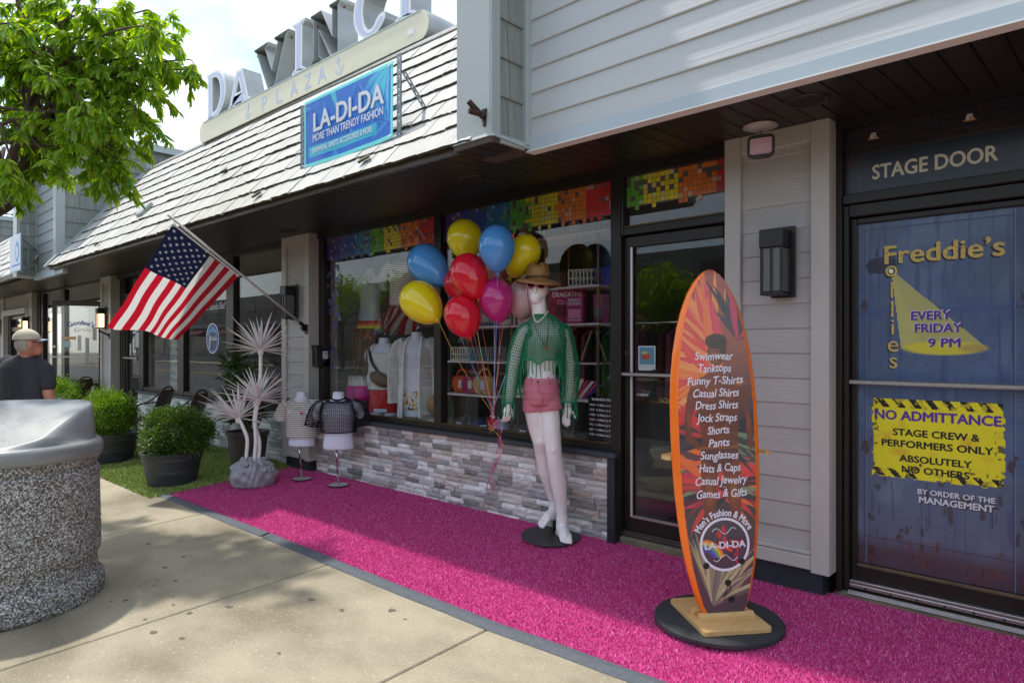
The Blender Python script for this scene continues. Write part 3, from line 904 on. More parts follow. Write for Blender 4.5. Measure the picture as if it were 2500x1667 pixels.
m = MB(); m.tube([(-24.2, 2.5, 5.95), (-24.2, 8, 5.95)], 0.03, 6); m.tube([(-24.2, 2.5, 5.25), (-24.2, 8, 5.25)], 0.02, 6)
for k in range(40):
    m.tube([(-24.2, 2.5 + k * .14, 5.12), (-24.2, 2.5 + k * .14, 5.95)], 0.011 if k % 8 else 0.03, 5)
obj('railing', m, BLACK, frw)
# ================================================================ columns
def column(x0, x1, label, zt, zb=0.195, pitch=0.1326):
    c = thing('column', label, 'column', group='grey boarded columns between the shop fronts')
    w_ = 0.093
    m = MB(); m.box(x0 + 0.012, x1 - 0.012, 3.63, 3.95, zb + 0.01, zt); obj('column_core', m, SIDING, c)
    m = MB(); m.box(x0 + 0.035, x1 - 0.045, 3.638, 3.9, g(3.6) - 0.02, zb + 0.01); obj('plinth', m, pm('plinth_paint', S(44, 50, 58), 0.5, nz=(12, 0.3)), c)
    for a, b in ((x0, x0 + w_), (x1 - w_, x1)):
        m = MB(); m.cbox(a, b, 3.60, 3.632, zb, zt, 0.003); obj('stile', m, TRIM, c)
    for a in (x0, x1 - 0.014):
        m = MB(); m.cbox(a, a + 0.014, 3.633, 3.765, zb + 0.002, zt, 0.002); obj('side_trim', m, TRIM, c)
    m = MB(); m.cbox(x0 + w_ + 0.001, x1 - w_ - 0.001, 3.602, 3.632, zt - 0.10, zt, 0.004); obj('top_rail', m, TRIM, c)
    m = MB(); m.cbox(x0 + w_ + 0.001, x1 - w_ - 0.001, 3.602, 3.632, zb + 0.012, zb + 0.085, 0.004); m.cbox(x0 + w_ + 0.001, x1 - w_ - 0.001, 3.606, 3.632, zb + 0.088, zb + 0.108, 0.004); obj('bottom_rail', m, TRIM, c)
    n = int((zt - 0.1 - zb - 0.11) / pitch) + 1
    for i in range(n):
        z = zb + 0.135 - pitch + i * pitch if False else zt - 0.10 - 0.045 - (n - 1 - i) * pitch
        if z < zb + 0.10: 
            continue
        o = link('board', clap_mesh(x1 - x0 - 2 * w_ - 0.004, pitch, SIDING, 0.012), c, (x0 + w_ + 0.002, 3.631, z))
    return c
column(-1.72, -1.155, 'tall pale grey column with a black lantern, between the two shop doors', soffit_z(-1.4, 3.6) + 0.004)
column(-6.81, -6.245, 'pale grey column carrying the flag pole bracket and a black mailbox', soffit_z(-6.5, 3.6) + 0.004, 0.185)
column(-13.19, -12.62, 'grey column with a lit lantern beside the open glass door', soffit_z(-12.9, 3.6), 0.20)
column(-18.74, -18.18, 'distant grey column behind the man in the cap', soffit_z(-18.4, 3.6), 0.2)
column(-21.8, -21.22, 'farthest grey column at the left edge of the arcade', soffit_z(-21.5, 3.6), 0.2)

# ================================================================ stacked stone walls
def stone_mesh(k):
    r = random.Random(100 + k); b = MB(); nx, nz_ = 4, 2; pts = {}
    for i in range(nx + 1):
        for j in range(nz_ + 1):
            u, v = -0.5 + i / nx, -0.5 + j / nz_
            e = (i in (0, nx)) or (j in (0, nz_))
            pts[i, j] = len(b.v)
            b.v.append((u + (0 if e else r.uniform(-.03, .03)), -1.0 + (r.uniform(0.06, 0.32) if e else r.uniform(-0.12, 0.12)), v + (0 if e else r.uniform(-.08, .08))))
    for i in range(nx):
        for j in range(nz_):
            b.f.append((pts[i, j], pts[i + 1, j], pts[i + 1, j + 1], pts[i, j + 1])); b.m.append(0)
    border = [(i, 0) for i in range(nx)] + [(nx, j) for j in range(nz_)] + [(i, nz_) for i in range(nx, 0, -1)] + [(0, j) for j in range(nz_, 0, -1)]
    bk = {}
    for p in border:
        q = b.v[pts[p]]; bk[p] = len(b.v); b.v.append((q[0], 0.3, q[2]))
    for a, c in zip(border, border[1:] + border[:1]):
        b.f.append((pts[c], pts[a], bk[a], bk[c])); b.m.append(0)
    return b
def stone_wall(name, label, x0, x1, z0, z1, rows, avg, y, mat, lim=299, yaw=None):
    t = thing(name, label, 'stone wall', group='split stone walls under the shop windows')
    ms = [stone_mesh(k).mesh('stone', mat) for k in range(8)]
    m = MB(); m.box(x0, x1, y + 0.024, y + 0.13, z0 - .1, z1); obj('mortar_bed', m, pm('dark_joint', S(70, 66, 62), 0.95), t)
    hs = np.array([random.uniform(0.9, 1.12) for _ in range(rows)]); hs = hs / hs.sum() * (z1 - z0); z = z0; n = 0
    for h in hs:
        x = x0; first = True
        while x < x1 - 0.01:
            wd = random.uniform(0.55, 1.45) * avg * (random.uniform(.4, 1) if first else 1); first = False
            if x + wd > x1 - 0.06: wd = x1 - x
            d = random.uniform(0.022, 0.038)
            link('stone', ms[random.randrange(8)], t, (x + wd / 2, y + 0.026, z + h / 2), (0, 0, random.choice((0, 0, R(0.6), -R(.6)))), (wd - 0.003, d, h - 0.0028)); n += 1
            x += wd
        z += h
    return t
stone_wall('stone_wall', 'low wall of pinkish grey split stone under the clothes shop window', -6.245, -2.565, 0.055, 0.632, 14, 0.186, 3.69, STONE)
stone_wall('stone_wall', 'low wall of pale grey split stone below the restaurant windows', -11.60, -6.81, 0.055, 0.645, 14, 0.238, 3.69, STONE2)
stone_wall('stone_wall', 'far low panel of light stone tiles seen past the open glass door', -17.9, -13.9, 0.055, 0.66, 9, 0.26, 3.69, STONE2)
# slate sills
for a, b, z, lab in ((-6.245, -2.50, 0.634, 'slate grey sill under the clothes shop window'), (-11.60, -6.81, 0.647, 'slate grey sill under the restaurant windows'), (-17.9, -13.9, 0.662, 'far slate grey sill past the open glass door')):
    m = MB(); m.cbox(a, b, 3.648, 3.76, z, z + 0.034, 0.005); t = obj('window_sill', m, SILL); tag(t, lab, 'sill', 'slate window sills', 'thing')
m = MB(); m.cbox(-2.566, -2.505, 3.652, 3.76, 0.06, 0.632, 0.003); t = obj('corner_post', m, pm('blue_black_trim', S(40, 46, 54), 0.4, nz=(8, .2))); tag(t, 'blue black end post closing the stone wall beside the glass door', 'post', None, 'thing')

# ================================================================ shop windows
def frame_bar(m, x0, x1, z0, z1, y0=3.715, y1=3.80):
    m.cbox(x0, x1, y0, y1, z0, z1, 0.004)
def window(name, label, x0, x1, z0, z1, mull=(), rails=(), jl=0.085, jr=0.05, zb=0.045, zt=0.05):
    t = thing(name, label, 'window', group='dark framed shop windows')
    def bar(a, b, c, d, y0=3.715, y1=3.80):
        m = MB(); frame_bar(m, a, b, c, d, y0, y1); obj('frame', m, BRONZE, t)
    bar(x0, x0 + jl, z0, z1); bar(x1 - jr, x1, z0, z1)
    cuts = [x0 + jl] + [c for mm in mull for c in mm] + [x1 - jr]
    for a, b in mull:
        bar(a, b, z0, z1)
    for a, b in zip(cuts[0::2], cuts[1::2]):
        bar(a, b, z0, z0 + zb, 3.72, 3.795); bar(a, b, z1 - zt, z1, 3.72, 3.795)
        for r_ in rails:
            bar(a, b, r_, r_ + 0.05, 3.72, 3.795)
        zs = [z0 + zb] + [c for r_ in rails for c in (r_, r_ + 0.05)] + [z1 - zt]
        for c, d in zip(zs[0::2], zs[1::2]):
            m = MB(); m.box(a - 0.004, b + 0.004, 3.757, 3.763, c - 0.004, d + 0.004); obj('pane', m, GLASS, t)
        m = MB(); m.cbox(a + .002, b - .002, 3.722, 3.756, z0 + zb + .001, z0 + zb + 0.012, 0.002); obj('glazing_bead', m, pm('worn_brass_bead', S(96, 78, 44), 0.4, metal=.4, nz=(20, .3)), t)
    return t
W1 = window('shop_window', 'wide two pane clothes shop window edged with rainbow tiles', -6.245, -2.505, 0.668, 2.495, mull=((-4.40, -4.31),), jl=0.095, jr=0.075, zt=0.012)
W2 = window('shop_window', 'restaurant windows behind the flag, dark bronze frames', -11.62, -6.81, 0.682, 2.54, mull=((-10.04, -9.82), (-8.45, -8.24)), jl=0.2, jr=0.06)
W3 = window('shop_window', 'far restaurant window seen beyond the open door', -17.9, -13.2, 0.70, 2.58, mull=((-16.2, -15.95),), jl=0.2, jr=0.35)

# rainbow of small square film tiles along the top of the glass
TILE = pm('colour_film', (1, 1, 1), 0.3, attr='Col')
RAIN = {'purple': S(74, 52, 150), 'blue': S(58, 92, 190), 'cyan': S(60, 150, 205), 'green': S(108, 190, 64), 'yellow': S(235, 222, 50), 'orange': S(232, 128, 52), 'red': S(214, 48, 52)}
def mosaic(win, x0, x1, z1, rows, seq, tail=False, size=0.0318, seed=1):
    r = random.Random(seed); n = int((x1 - x0) / size); b = MB(); cols = []
    grey = S(96, 88, 84)
    y = 3.7555
    film = MB(); film.box(x0, x1, y + 0.0002, y + 0.0008, z1 - (rows + 0.25) * size, z1)
    for i in range(n):
        f = i / n * len(seq); k = min(int(f), len(seq) - 1)
        for j in range(rows + (1 if r.random() < .3 else 0)):
            if r.random() < 0.09 or (j in (0, 1) and r.random() < .15):
                continue
            kk = k
            if r.random() < 0.12 and f - k > .7 and k + 1 < len(seq): kk = k + 1
            c = np.array(RAIN[seq[kk]]) * r.uniform(0.75, 1.0)
            if r.random() < .12: c = c * 0.6 + 0.25
            a = x0 + i * size; d = z1 - (j + 1) * size; q = 0.0014
            b.quad((a + q, y, d + q), (a + size - q, y, d + q), (a + size - q, y, d + size - q), (a + q, y, d + size - q)); cols.append(c)
    if tail:
        for i in range(9):
            for j in range(rows, 50):
                p = (0.85 - (j - rows) / 46) * (1 - abs(i - 4) / 7)
                if r.random() < p * 0.62:
                    a = x0 + i * size * 0.95; d = z1 - (j + 1) * size; q = 0.0014
                    b.quad((a + q, y, d + q), (a + size - q, y, d + q), (a + size - q, y, d + size - q), (a + q, y, d + size - q))
                    cols.append(np.array(RAIN['purple']) * r.uniform(.6, 1.1) + (0.12 if r.random() < .2 else 0))
    me = b.mesh('mosaic_tiles', TILE)
    ca = me.color_attributes.new('Col', 'FLOAT_COLOR', 'CORNER')
    cc = np.ones((len(cols), 4, 4), np.float32); cc[:, :, :3] = np.array(cols)[:, None, :]; ca.data.foreach_set('color', cc.ravel())
    o = link('mosaic_tiles', me, win); o['kind'] = 'stuff'
    obj('mosaic_backing', film, pm('mosaic_backing', S(98, 92, 90), 0.4, nz=(6, .3)), win)
ALLC = ['purple', 'blue', 'cyan', 'green', 'yellow', 'orange', 'red']
mosaic(W1, -6.145, -4.405, 2.492, 7, ALLC, True, seed=3)
mosaic(W1, -4.305, -2.585, 2.487, 7, ALLC, seed=4)
# opening hours on the glass
m = MB(); m.box(-2.80, -2.585, 3.764, 3.766, 0.72, 1.028); hb = obj('hours_board', m, pm('dark_hours_board', S(24, 24, 27), 0.35), W1)
text('BUSINESS HOURS', 0.016, WHITE, W1, (-2.665, 3.7635, 1.0), width=0.205, bold=0.02)
for i, (dname, op, cl) in enumerate((('MON', '11:00', '6:00'), ('TUE', '11:00', '6:00'), ('WED', '11:00', '6:00'), ('THU', '11:00', '8:00'), ('FRI', '11:00', '9:00'), ('SAT', '11:00', '9:00'), ('SUN', '12:00', '6:00'))):
    z = 0.962 - i * 0.034
    text(f'{dname}  {op}am to {cl}', 0.0145, WHITE, W1, (-2.688, 3.7635, z), width=0.20, bold=0.01)

# ================================================================ shop door (glass, behind the surfboard)
def door(name, label, x0, x1, z0, z1, y=3.745, stile=0.06, top=0.07, bot=0.09, mat=BRONZE, pane=GLASS):
    t = thing(name, label, 'door')
    m = MB()
    for a, b, c, d in ((x0, x0 + stile, z0, z1), (x1 - stile, x1, z0, z1), (x0 + stile, x1 - stile, z1 - top, z1), (x0 + stile, x1 - stile, z0, z0 + bot)):
        m.cbox(a, b, y, y + 0.045, c, d, 0.004)
    obj('door_frame', m, mat, t)
    if pane:
        m = MB(); m.box(x0 + stile - .004, x1 - stile + .004, y + 0.018, y + 0.026, z0 + bot - .004, z1 - top + .004); obj('pane', m, pane, t)
    return t
D1 = door('shop_entrance', 'dark framed glass shop door behind the surfboard sign', -2.49, -1.735, 0.165, 2.09)
m = MB(); m.cbox(-2.438, -2.424, 3.736, 3.750, 0.255, 2.02, 0.002); obj('weather_strip', m, pm('pale_bead', S(214, 205, 208), 0.35, metal=.3), D1)
m = MB(); m.cbox(-2.425, -1.80, 3.738, 3.752, 0.25, 0.268, 0.002); obj('bottom_bead', m, ALU, D1)
m = MB(); m.cbox(-2.485, -1.74, 3.70, 3.716, 1.178, 1.202, 0.005); m.cbox(-2.470, -2.44, 3.714, 3.75, 1.182, 1.198, .003); m.cbox(-1.79, -1.76, 3.714, 3.75, 1.182, 1.198, .003); obj('push_bar', m, ALU, D1)
m = MB(); m.lathe([(0.0, -0.012), (0.018, -0.012), (0.02, 0), (0.02, 0.006)], 16, 0, Matrix.Translation((-2.46, 3.742, 1.33)) @ Matrix.Rotation(R(90), 4, 'X')); obj('lock', m, ALU, D1, smooth=True)
PAPER = pm('notice_paper', S(206, 212, 214), 0.7)
pp = Print(0.13, 0.155, 26, 31, S(200, 208, 212))
pp.put(pp.Y < 0.03, S(206, 214, 218)); pp.put((pp.Y > 0.035) & (pp.Y < .145) & (abs(pp.X - .065) < .055), S(96, 150, 178)); pp.ellipse((0.06, 0.085), (0.035, 0.022), S(190, 86, 70)); pp.ellipse((0.05, 0.11), (0.02, 0.01), S(220, 190, 80))
link('notice', pp.mesh('notice', lambda x, y: (-2.40 + x, 3.7715 + x * 0, 1.22 + y), PRINT), D1)
m = MB(); m.box(-2.395, -2.30, 3.7706, 3.7716, 1.215, 1.232); obj('notice_edge', m, PAPER, D1)
text('RAINBOW', 0.018, WHITE, D1, (-2.385, 3.80, 1.045), width=0.09, bold=.02)
text('SOAP', 0.032, pm('ochre_print', S(150, 128, 48), .6), D1, (-2.20, 3.80, 1.01), width=0.12, bold=.03)
# frame round the door, transom light with rainbow film
T1 = window('transom_window', 'transom light with rainbow film above the glass shop door', -2.50, -1.722, 2.10, 2.495, jl=0.02, jr=0.02, zb=0.05, zt=0.012)
seqD = ['green', 'yellow', 'yellow', 'orange', 'orange', 'red']
mosaic(T1, -2.478, -1.745, 2.484, 6, seqD, size=0.0318, seed=9)
m = MB(); m.cbox(-2.505, -2.492, 3.705, 3.80, 0.12, 2.10, .002); m.cbox(-1.735, -1.72, 3.715, 3.80, .12, 2.10, .002); t = obj('door_surround', m, BRONZE); tag(t, 'dark bronze frame around the glass shop door', 'door frame', None, 'thing')
m = MB(); m.cbox(-2.505, -1.735, 3.715, 3.79, 0.128, 0.152, 0.004); m.cbox(-2.505, -1.735, 3.722, 3.79, 0.153, 0.164, 0.003); t = obj('threshold', m, pm('dull_threshold', S(92, 88, 82), .4, metal=.6, nz=(18, .4))); tag(t, 'dull metal threshold of the glass shop door', 'threshold', None, 'thing')
m = MB(); m.cbox(-2.505, -1.72, 3.70, 3.83, 0.02, 0.126, 0.012); t = obj('doorstep', m, STEP); tag(t, 'mossy concrete doorstep under the glass shop door', 'doorstep', None, 'thing')

# ================================================================ stage door on the right
D2 = door('stage_entrance', 'closed door covered with a blue weathered metal print, far right', -1.10, -0.345, 0.165, 2.035, y=3.765, stile=0.028, top=0.03, bot=0.085, pane=None)
m = MB(); m.box(-1.074, -0.37, 3.7855, 3.7935, 0.245, 2.01); obj('door_panel', m, BLACK, D2)
W_, H_ = 0.70, 1.758
pr = Print(W_, H_, 150, 370, S(82, 94, 120))
f1 = pr.fractal(6, 5, 1); f2 = pr.fractal(30, 12, 2, 3); f3 = pr.fractal(60, 3, 3, 3); f4 = pr.fractal(8, 8, 7)
up = np.clip(pr.Y / H_, 0, 1)
pr.put(np.clip((0.42 - up) / 0.5, 0, 1), S(96, 92, 112), 0.8)
pr.put(np.clip((0.62 - abs(up - 0.55)) * 1.2, 0, 1) * f1, S(74, 104, 142), 0.8)
pr.put((f1 > 0.55) * (f1 - 0.5) * 3, S(118, 134, 156), 0.6)
pr.put(np.clip((f3 - 0.62) * 8, 0, 1), S(60, 74, 112), 0.7)
rib = ((pr.Y * 95) % 1 < 0.45) & ((f1 + f4) > 1.02) & (up > .3)
pr.put(rib, S(62, 84, 134), 0.55)
pr.put(np.clip((0.10 - up) * 20, 0, 1), S(74, 54, 62), 0.85)
pr.put((f2 > 0.66) & (up < .1), S(98, 62, 62), 0.7)
pr.put((np.clip((f2 - 0.70) * 18, 0, 1)) * (up < .40), S(58, 44, 50), 0.8)
for (xx) in (0.035, 0.655):
    pr.put(abs(pr.X - xx) < 0.004, S(52, 58, 84), 0.85); pr.put(abs(pr.X - xx - .006) < 0.003, S(120, 136, 170), 0.6)
pr.put((abs(pr.Y - (H_ - 0.035)) < 0.004) & (pr.X > .03) & (pr.X < .66), S(56, 60, 84), 0.9)
pr.put((abs(pr.Y - 0.145) < 0.004) & (pr.X > .03) & (pr.X < .66), S(62, 46, 58), 0.8)
pr.put((abs(pr.Y - 1.30) < 0.012) & (pr.X < .66), S(64, 84, 130), 0.6)
for (a, b, rr) in ((0.665, 1.33, 0.028), (0.03, 1.33, .016), (0.66, .58, .024), (0.035, 0.60, 0.02), (.47, .385, 0.02)):
    pr.put((((pr.X - a) / rr) ** 2 + ((pr.Y - b) / (rr * 1.9)) ** 2 < 1) & (f2 > .42), S(72, 54, 56), 0.85)
pr.poly([(.44, .36), (.53, .385), (.63, .375), (.55, .37), (.52, .36)], S(70, 44, 48))
for k in range(26):
    a = random.uniform(.06, .62); b = random.uniform(.15, .46); l = random.uniform(.01, .09); wd = random.uniform(.0015, .004)
    pr.poly([(a, b), (a + wd, b), (a + wd * .6, b - l), (a, b - l * .9)], S(52, 40, 52), 0.8)
# spot lamp and beam (printed)
pr.poly([(0.155, 1.51), (0.56, 1.11), (0.20, 1.11)], S(190, 186, 96), 0.75)
pr.poly([(0.155, 1.51), (0.30, 1.11), (0.20, 1.11)], S(206, 200, 120), 0.25)
pr.ellipse((0.38, 1.115), (0.19, 0.038), S(206, 196, 58), 0.95, 0.25)
pr.ellipse((0.50, 1.115), (0.07, 0.026), S(150, 120, 96), 0.6, 0.5)
pr.poly([(.05, 1.50), (.05, 1.56), (.09, 1.58), (.16, 1.565), (.17, 1.58), (.19, 1.50), (.155, 1.465), (.13, 1.47), (.12, 1.49)], S(48, 48, 66), 0.92)
pr.ellipse((.075, 1.535), (.036, .036), S(46, 46, 64), 0.95); pr.poly([(.085, 1.58), (.095, 1.58), (.095, 1.62), (.085, 1.62)], S(54, 54, 72))
pr.ellipse((.155, 1.51), (.012, .02), S(238, 232, 200))
link('door_print', pr.mesh('door_print', lambda x, y: (-1.072 + x, 3.7845 + x * 0, 0.248 + y), GLAZED), D2)
PY = 3.7838
GOLD = pm('gold_print', S(206, 180, 96), .5, nz=((180, 60, 60), 0.55, 2, S(70, 62, 66), (0.5, 0.62)))
SHD = pm('dark_print', S(40, 38, 46), .5)
VIO = pm('violet_print', S(84, 44, 142), .5)
INK = pm('black_print', S(22, 22, 20), .55)
def dtext(s, h, at, width, mat, shadow=True, bold=0.04, tilt=0.0, sh=SHD, off=(-0.006, -0.006), **k):
    if shadow:
        text(s, h, sh, D2, (at[0] + off[0], PY, at[1] + off[1]), width=width, bold=bold + .02, tilt=tilt, ext=0.0001, **k)
    text(s, h, mat, D2, (at[0], PY - 0.0006, at[1]), width=width, bold=bold, tilt=tilt, ext=0.0002, **k)
dtext("Freddie’s", 0.094, (-0.70, 1.79), 0.50, GOLD, bold=0.03)
for ch, z in zip('ollies', (1.725, 1.615, 1.52, 1.43, 1.345, 1.262)):
    dtext(ch, 0.086, (-0.915 + (1.7 - z) * .02, z), None, GOLD, bold=.02)
for s, x, z, wd in (('EVERY', -0.745, 1.502, 0.172), ('FRIDAY', -0.715, 1.440, 0.20), ('9 PM', -0.687, 1.368, 0.135)):
    dtext(s, 0.044, (x, z), wd, VIO, bold=0.05, sh=pm('pale_print', S(205, 205, 220), .5), off=(-.003, .003))
# yellow notice
yp = Print(0.558, 0.395, 140, 100, S(226, 214, 36))
q1 = yp.fractal(14, 14, 11); q2 = yp.fractal(50, 50, 12, 3)
yp.put((q1 > .56) * (q1 - .5) * 4, S(214, 178, 40), .7)
for k in range(-1, 9):
    a = k * 0.072
    yp.poly([(a + .02, .395), (a + .052, .395), (a + .085, .352), (a + .053, .352)], S(28, 26, 20))
    if k < 3 or k > 4:
        yp.poly([(a + .0, .042), (a + .032, .042), (a + .065, .004), (a + .033, .004)], S(28, 26, 20))
yp.put((q2 > .64) & ((yp.Y > .345) | (yp.Y < .045)), S(190, 172, 44), .9)
yp.put((q2 + q1 > 1.27) & (yp.Y < .10), S(62, 44, 36), .9)
yp.put((q2 > .66) & ((yp.X < .03) | (yp.X > .52)), S(70, 60, 40), .9)
rag = lambda X, Y: ~(((X < .006) | (X > .552) | (Y < .008)) & (q2 > .52))
link('yellow_notice', yp.mesh('yellow_notice', lambda x, y: (-1.006 + x, 3.7839 + x * 0, 0.712 + y), PRINT, rag), D2)
dtext('NO ADMITTANCE', 0.048, (-0.728, 1.003), 0.532, VIO, False, 0.055)
for s, z, wd, h in (('STAGE CREW &', .925, .365, .035), ('PERFORMERS ONLY', .868, .468, .035), ('ABSOLUTELY', .797, .305, .034), ('NO OTHERS', .744, .285, .034)):
    dtext(s, h, (-0.728, z), wd, INK, False, 0.05)
for s, z, wd, h in (('BY ORDER OF THE', .645, .315, .026), ('MANAGEMENT', .603, .305, .032)):
    dtext(s, h, (-0.643, z), wd, pm('grey_print', S(206, 206, 214), .5), True, 0.05, off=(.004, -.004))
m = MB(); m.cbox(-1.10, -0.345, 3.722, 3.740, 1.175, 1.20, 0.005); m.cbox(-1.09, -1.06, 3.738, 3.77, 1.18, 1.196, .003); m.cbox(-.40, -.37, 3.738, 3.77, 1.18, 1.196, .003); obj('push_bar', m, ALU, D2)
m = MB(); m.cbox(-1.07, -.372, 3.760, 3.784, 0.232, 0.25, .003); obj('bottom_bead', m, pm('dull_bronze_bead', S(120, 104, 80), .45, metal=.5, nz=(14, .4)), D2)
# surround, jambs, transom print
m = MB()
m.cbox(-1.153, -1.128, 3.70, 3.80, 0.10, 2.50, .003); m.cbox(-1.126, -1.102, 3.725, 3.80, 0.10, 2.10, .003)
m.cbox(-1.126, -.30, 3.71, 3.80, 2.105, 2.155, .004); m.cbox(-1.102, -.30, 3.735, 3.80, 2.04, 2.103, .004); m.cbox(-.343, -.28, 3.70, 3.80, 0.1, 2.5, .003); m.cbox(-.28, 1.3, 3.74, 3.8, .1, 2.5, .003)
t = obj('door_surround', m, BRONZE); tag(t, 'dark bronze frame around the blue stage door', 'door frame', None, 'thing')
st = thing('stage_sign', 'dark printed panel reading STAGE DOOR above the blue door', 'sign')
m = MB(); m.box(-1.126, -.345, 3.752, 3.76, 2.157, 2.498); obj('sign_panel', m, BLACK, st)
sp_ = Print(0.78, 0.34, 234, 102, S(30, 24, 30))
bw, bh = 0.068, 0.034
row = np.floor(sp_.Y / bh); fx = (sp_.X + (row % 2) * bw / 2) / bw; joint = ((sp_.Y / bh) % 1 < .13) | (fx % 1 < .07)
hsh = np.sin(np.floor(fx) * 12.9 + row * 78.2) * 43758.5; hsh = hsh - np.floor(hsh)
sp_.put(np.ones_like(sp_.X), S(44, 30, 38), .8); sp_.put(hsh, S(30, 32, 46), .8); sp_.put(hsh > .8, S(60, 32, 38), .7); sp_.put(joint, S(66, 52, 54), .55)
sp_.put(np.clip((.12 - abs(sp_.X - .17)) * 8, 0, 1) * np.clip((sp_.Y - .15) * 5, 0, 1), S(70, 52, 48), .3)
sp_.poly([(.08, .02), (.735, .02), (.735, .20), (.08, .20)], S(26, 30, 42))
for k in (.022, .198):
    sp_.put((abs(sp_.Y - k) < .002) & (sp_.X > .08) & (sp_.X < .735), S(80, 80, 88), .5)
sp_.put((sp_.Y < .03), S(30, 38, 46), .9)
for a in (.135, .545):
    sp_.poly([(a - .018, .272), (a + .018, .272), (a + .010, .30), (a - .010, .30)], S(206, 200, 200)); sp_.poly([(a - .012, .30), (a + .012, .30), (a + .007, .315), (a - .007, .315)], S(36, 40, 70))
    sp_.ellipse((a, .270), (.026, .005), S(190, 128, 60))
    for k in (.278, .288): sp_.put((abs(sp_.Y - k) < .002) & (abs(sp_.X - a - .004) < .007), S(30, 30, 30))
link('sign_print', sp_.mesh('sign_print', lambda x, y: (-1.125 + x, 3.7512 + x * 0, 2.158 + y), GLAZED), st)
text('STAGE DOOR', 0.074, pm('cream_print', S(206, 196, 178), .5), st, (-0.735, 3.7505, 2.222), width=0.525, bold=.035, ext=.0002)
m = MB(); m.cbox(-1.10, 1.3, 3.725, 3.79, 0.127, 0.148, .004); m.cbox(-1.10, 1.3, 3.733, 3.79, 0.149, .163, .003)
for k in range(4): m.cbox(-1.10, 1.3, 3.712 - k * .006 + .0, 3.724, 0.112 - k * .004, .1165 - k * .004, .001)
t = obj('threshold', m, ALU); tag(t, 'bright screwed aluminium threshold under the stage door', 'threshold', None, 'thing')
for k in range(9):
    b = MB(); b.lathe([(0, .002), (.0045, .002), (.0055, 0)], 8, 0, Matrix.Translation((-1.02 + k * .115, 3.7245, .137)) @ Matrix.Rotation(R(90), 4, 'X')); obj('screw', b, BLACK, t)
m = MB(); m.cbox(-1.155, 1.3, 3.70, 3.83, 0.02, 0.106, 0.012); t = obj('doorstep', m, STEP); tag(t, 'stained concrete doorstep under the blue stage door', 'doorstep', None, 'thing')

# ================================================================ restaurant doors
D3 = door('restaurant_entrance', 'narrow dark glass entrance door beside the grey column with the lit lantern', -12.35, -11.66, 0.14, 2.15, y=3.75, stile=0.07)
m = MB(); m.cbox(-12.33, -11.68, 3.70, 3.716, 1.17, 1.20, .005); obj('push_bar', m, ALU, D3)
m = MB(); m.box(-12.62, -12.36, 3.74, 3.80, .1, 2.55); m.box(-12.35, -11.62, 3.74, 3.8, 2.16, 2.25); t = obj('door_surround', m, BRONZE); tag(t, 'dark bronze frame around the restaurant entrance', 'door frame', None, 'thing')
for x, z, wd, h in ((-11.93, 1.36, .16, .24), (-12.2, 1.22, .07, .2), (-11.95, 1.62, .13, .1)):
    b = MB(); b.box(x, x + wd, 3.764, 3.766, z, z + h); obj('notice', b, PAPER, D3)
# open leaf, swung out towards the street
dv = Vector((-0.22, -0.68, 0)).normalized()
D4 = thing('open_entrance', 'glass restaurant door standing open with a blue lettered decal', 'door', (-13.22, 3.66, 0), 0)
D4.rotation_euler = (0, 0, math.atan2(dv.y, dv.x))
m = MB(); w4 = 0.74
for a, b, c, d in ((0, .07, .13, 2.16), (w4 - .07, w4, .13, 2.16), (.07, w4 - .07, 2.07, 2.16), (.07, w4 - .07, .13, .24)):
    m.cbox(a, b, -.022, .022, c, d, .004)
obj('door_frame', m, pm('brown_door_frame', S(62, 50, 44), .4), D4)
m = MB(); m.box(.066, w4 - .066, -.004, .004, .236, 2.074); obj('pane', m, GLASS, D4)
m = MB(); m.cbox(w4 - .076, w4 - .066, .006, .026, .24, 2.07, .002); obj('bead', m, ALU, D4)
m = MB(); m.cbox(0, w4 + .03, .045, .06, 1.185, 1.21, .004); obj('push_bar', m, ALU, D4)
m = MB(); m.lathe([(0, .03), (.02, .03), (.022, .022)], 12, 0, Matrix.Translation((w4 - .03, 0, 1.37)) @ Matrix.Rotation(R(-90), 4, 'X')); obj('lock', m, ALU, D4)
BLUEP = pm('blue_decal', S(40, 104, 196), .4)
def d4(s, h, x, z, wd, mat, y=.0052, **k):
    return text(s, h, mat, D4, (x, y, z), width=wd, xd=(-1, 0, 0), yd=(0, 0, 1), **k)
arc = lambda x, y: ((.34 + y) * math.sin(x / .34), (.34 + y) * math.cos(x / .34) - .34)
d4('Goolee’s', .085, .33, 1.745, .38, BLUEP, bold=.05, warp=arc)
d4('Grille', .075, .31, 1.63, .26, WHITE, bold=.01, shear=.3)
for k, ch in enumerate('PULL'): d4(ch, .034, .645, 1.36 - k * .045, None, WHITE)
for a, c, wd, h, mt in ((.60, 1.49, .20, .05, pm('orange_sticker', S(226, 140, 60), .5)), (.61, 1.36, .13, .11, pm('pale_blue_sticker', S(160, 200, 215), .5)), (.38, 1.30, .055, .26, PAPER), (.27, 1.10, .06, .42, PAPER), (.16, 1.48, .06, .22, PAPER)):
    b = MB(); b.box(a - wd, a, -.0065, -.0055, c, c + h); obj('sticker', b, mt, D4)
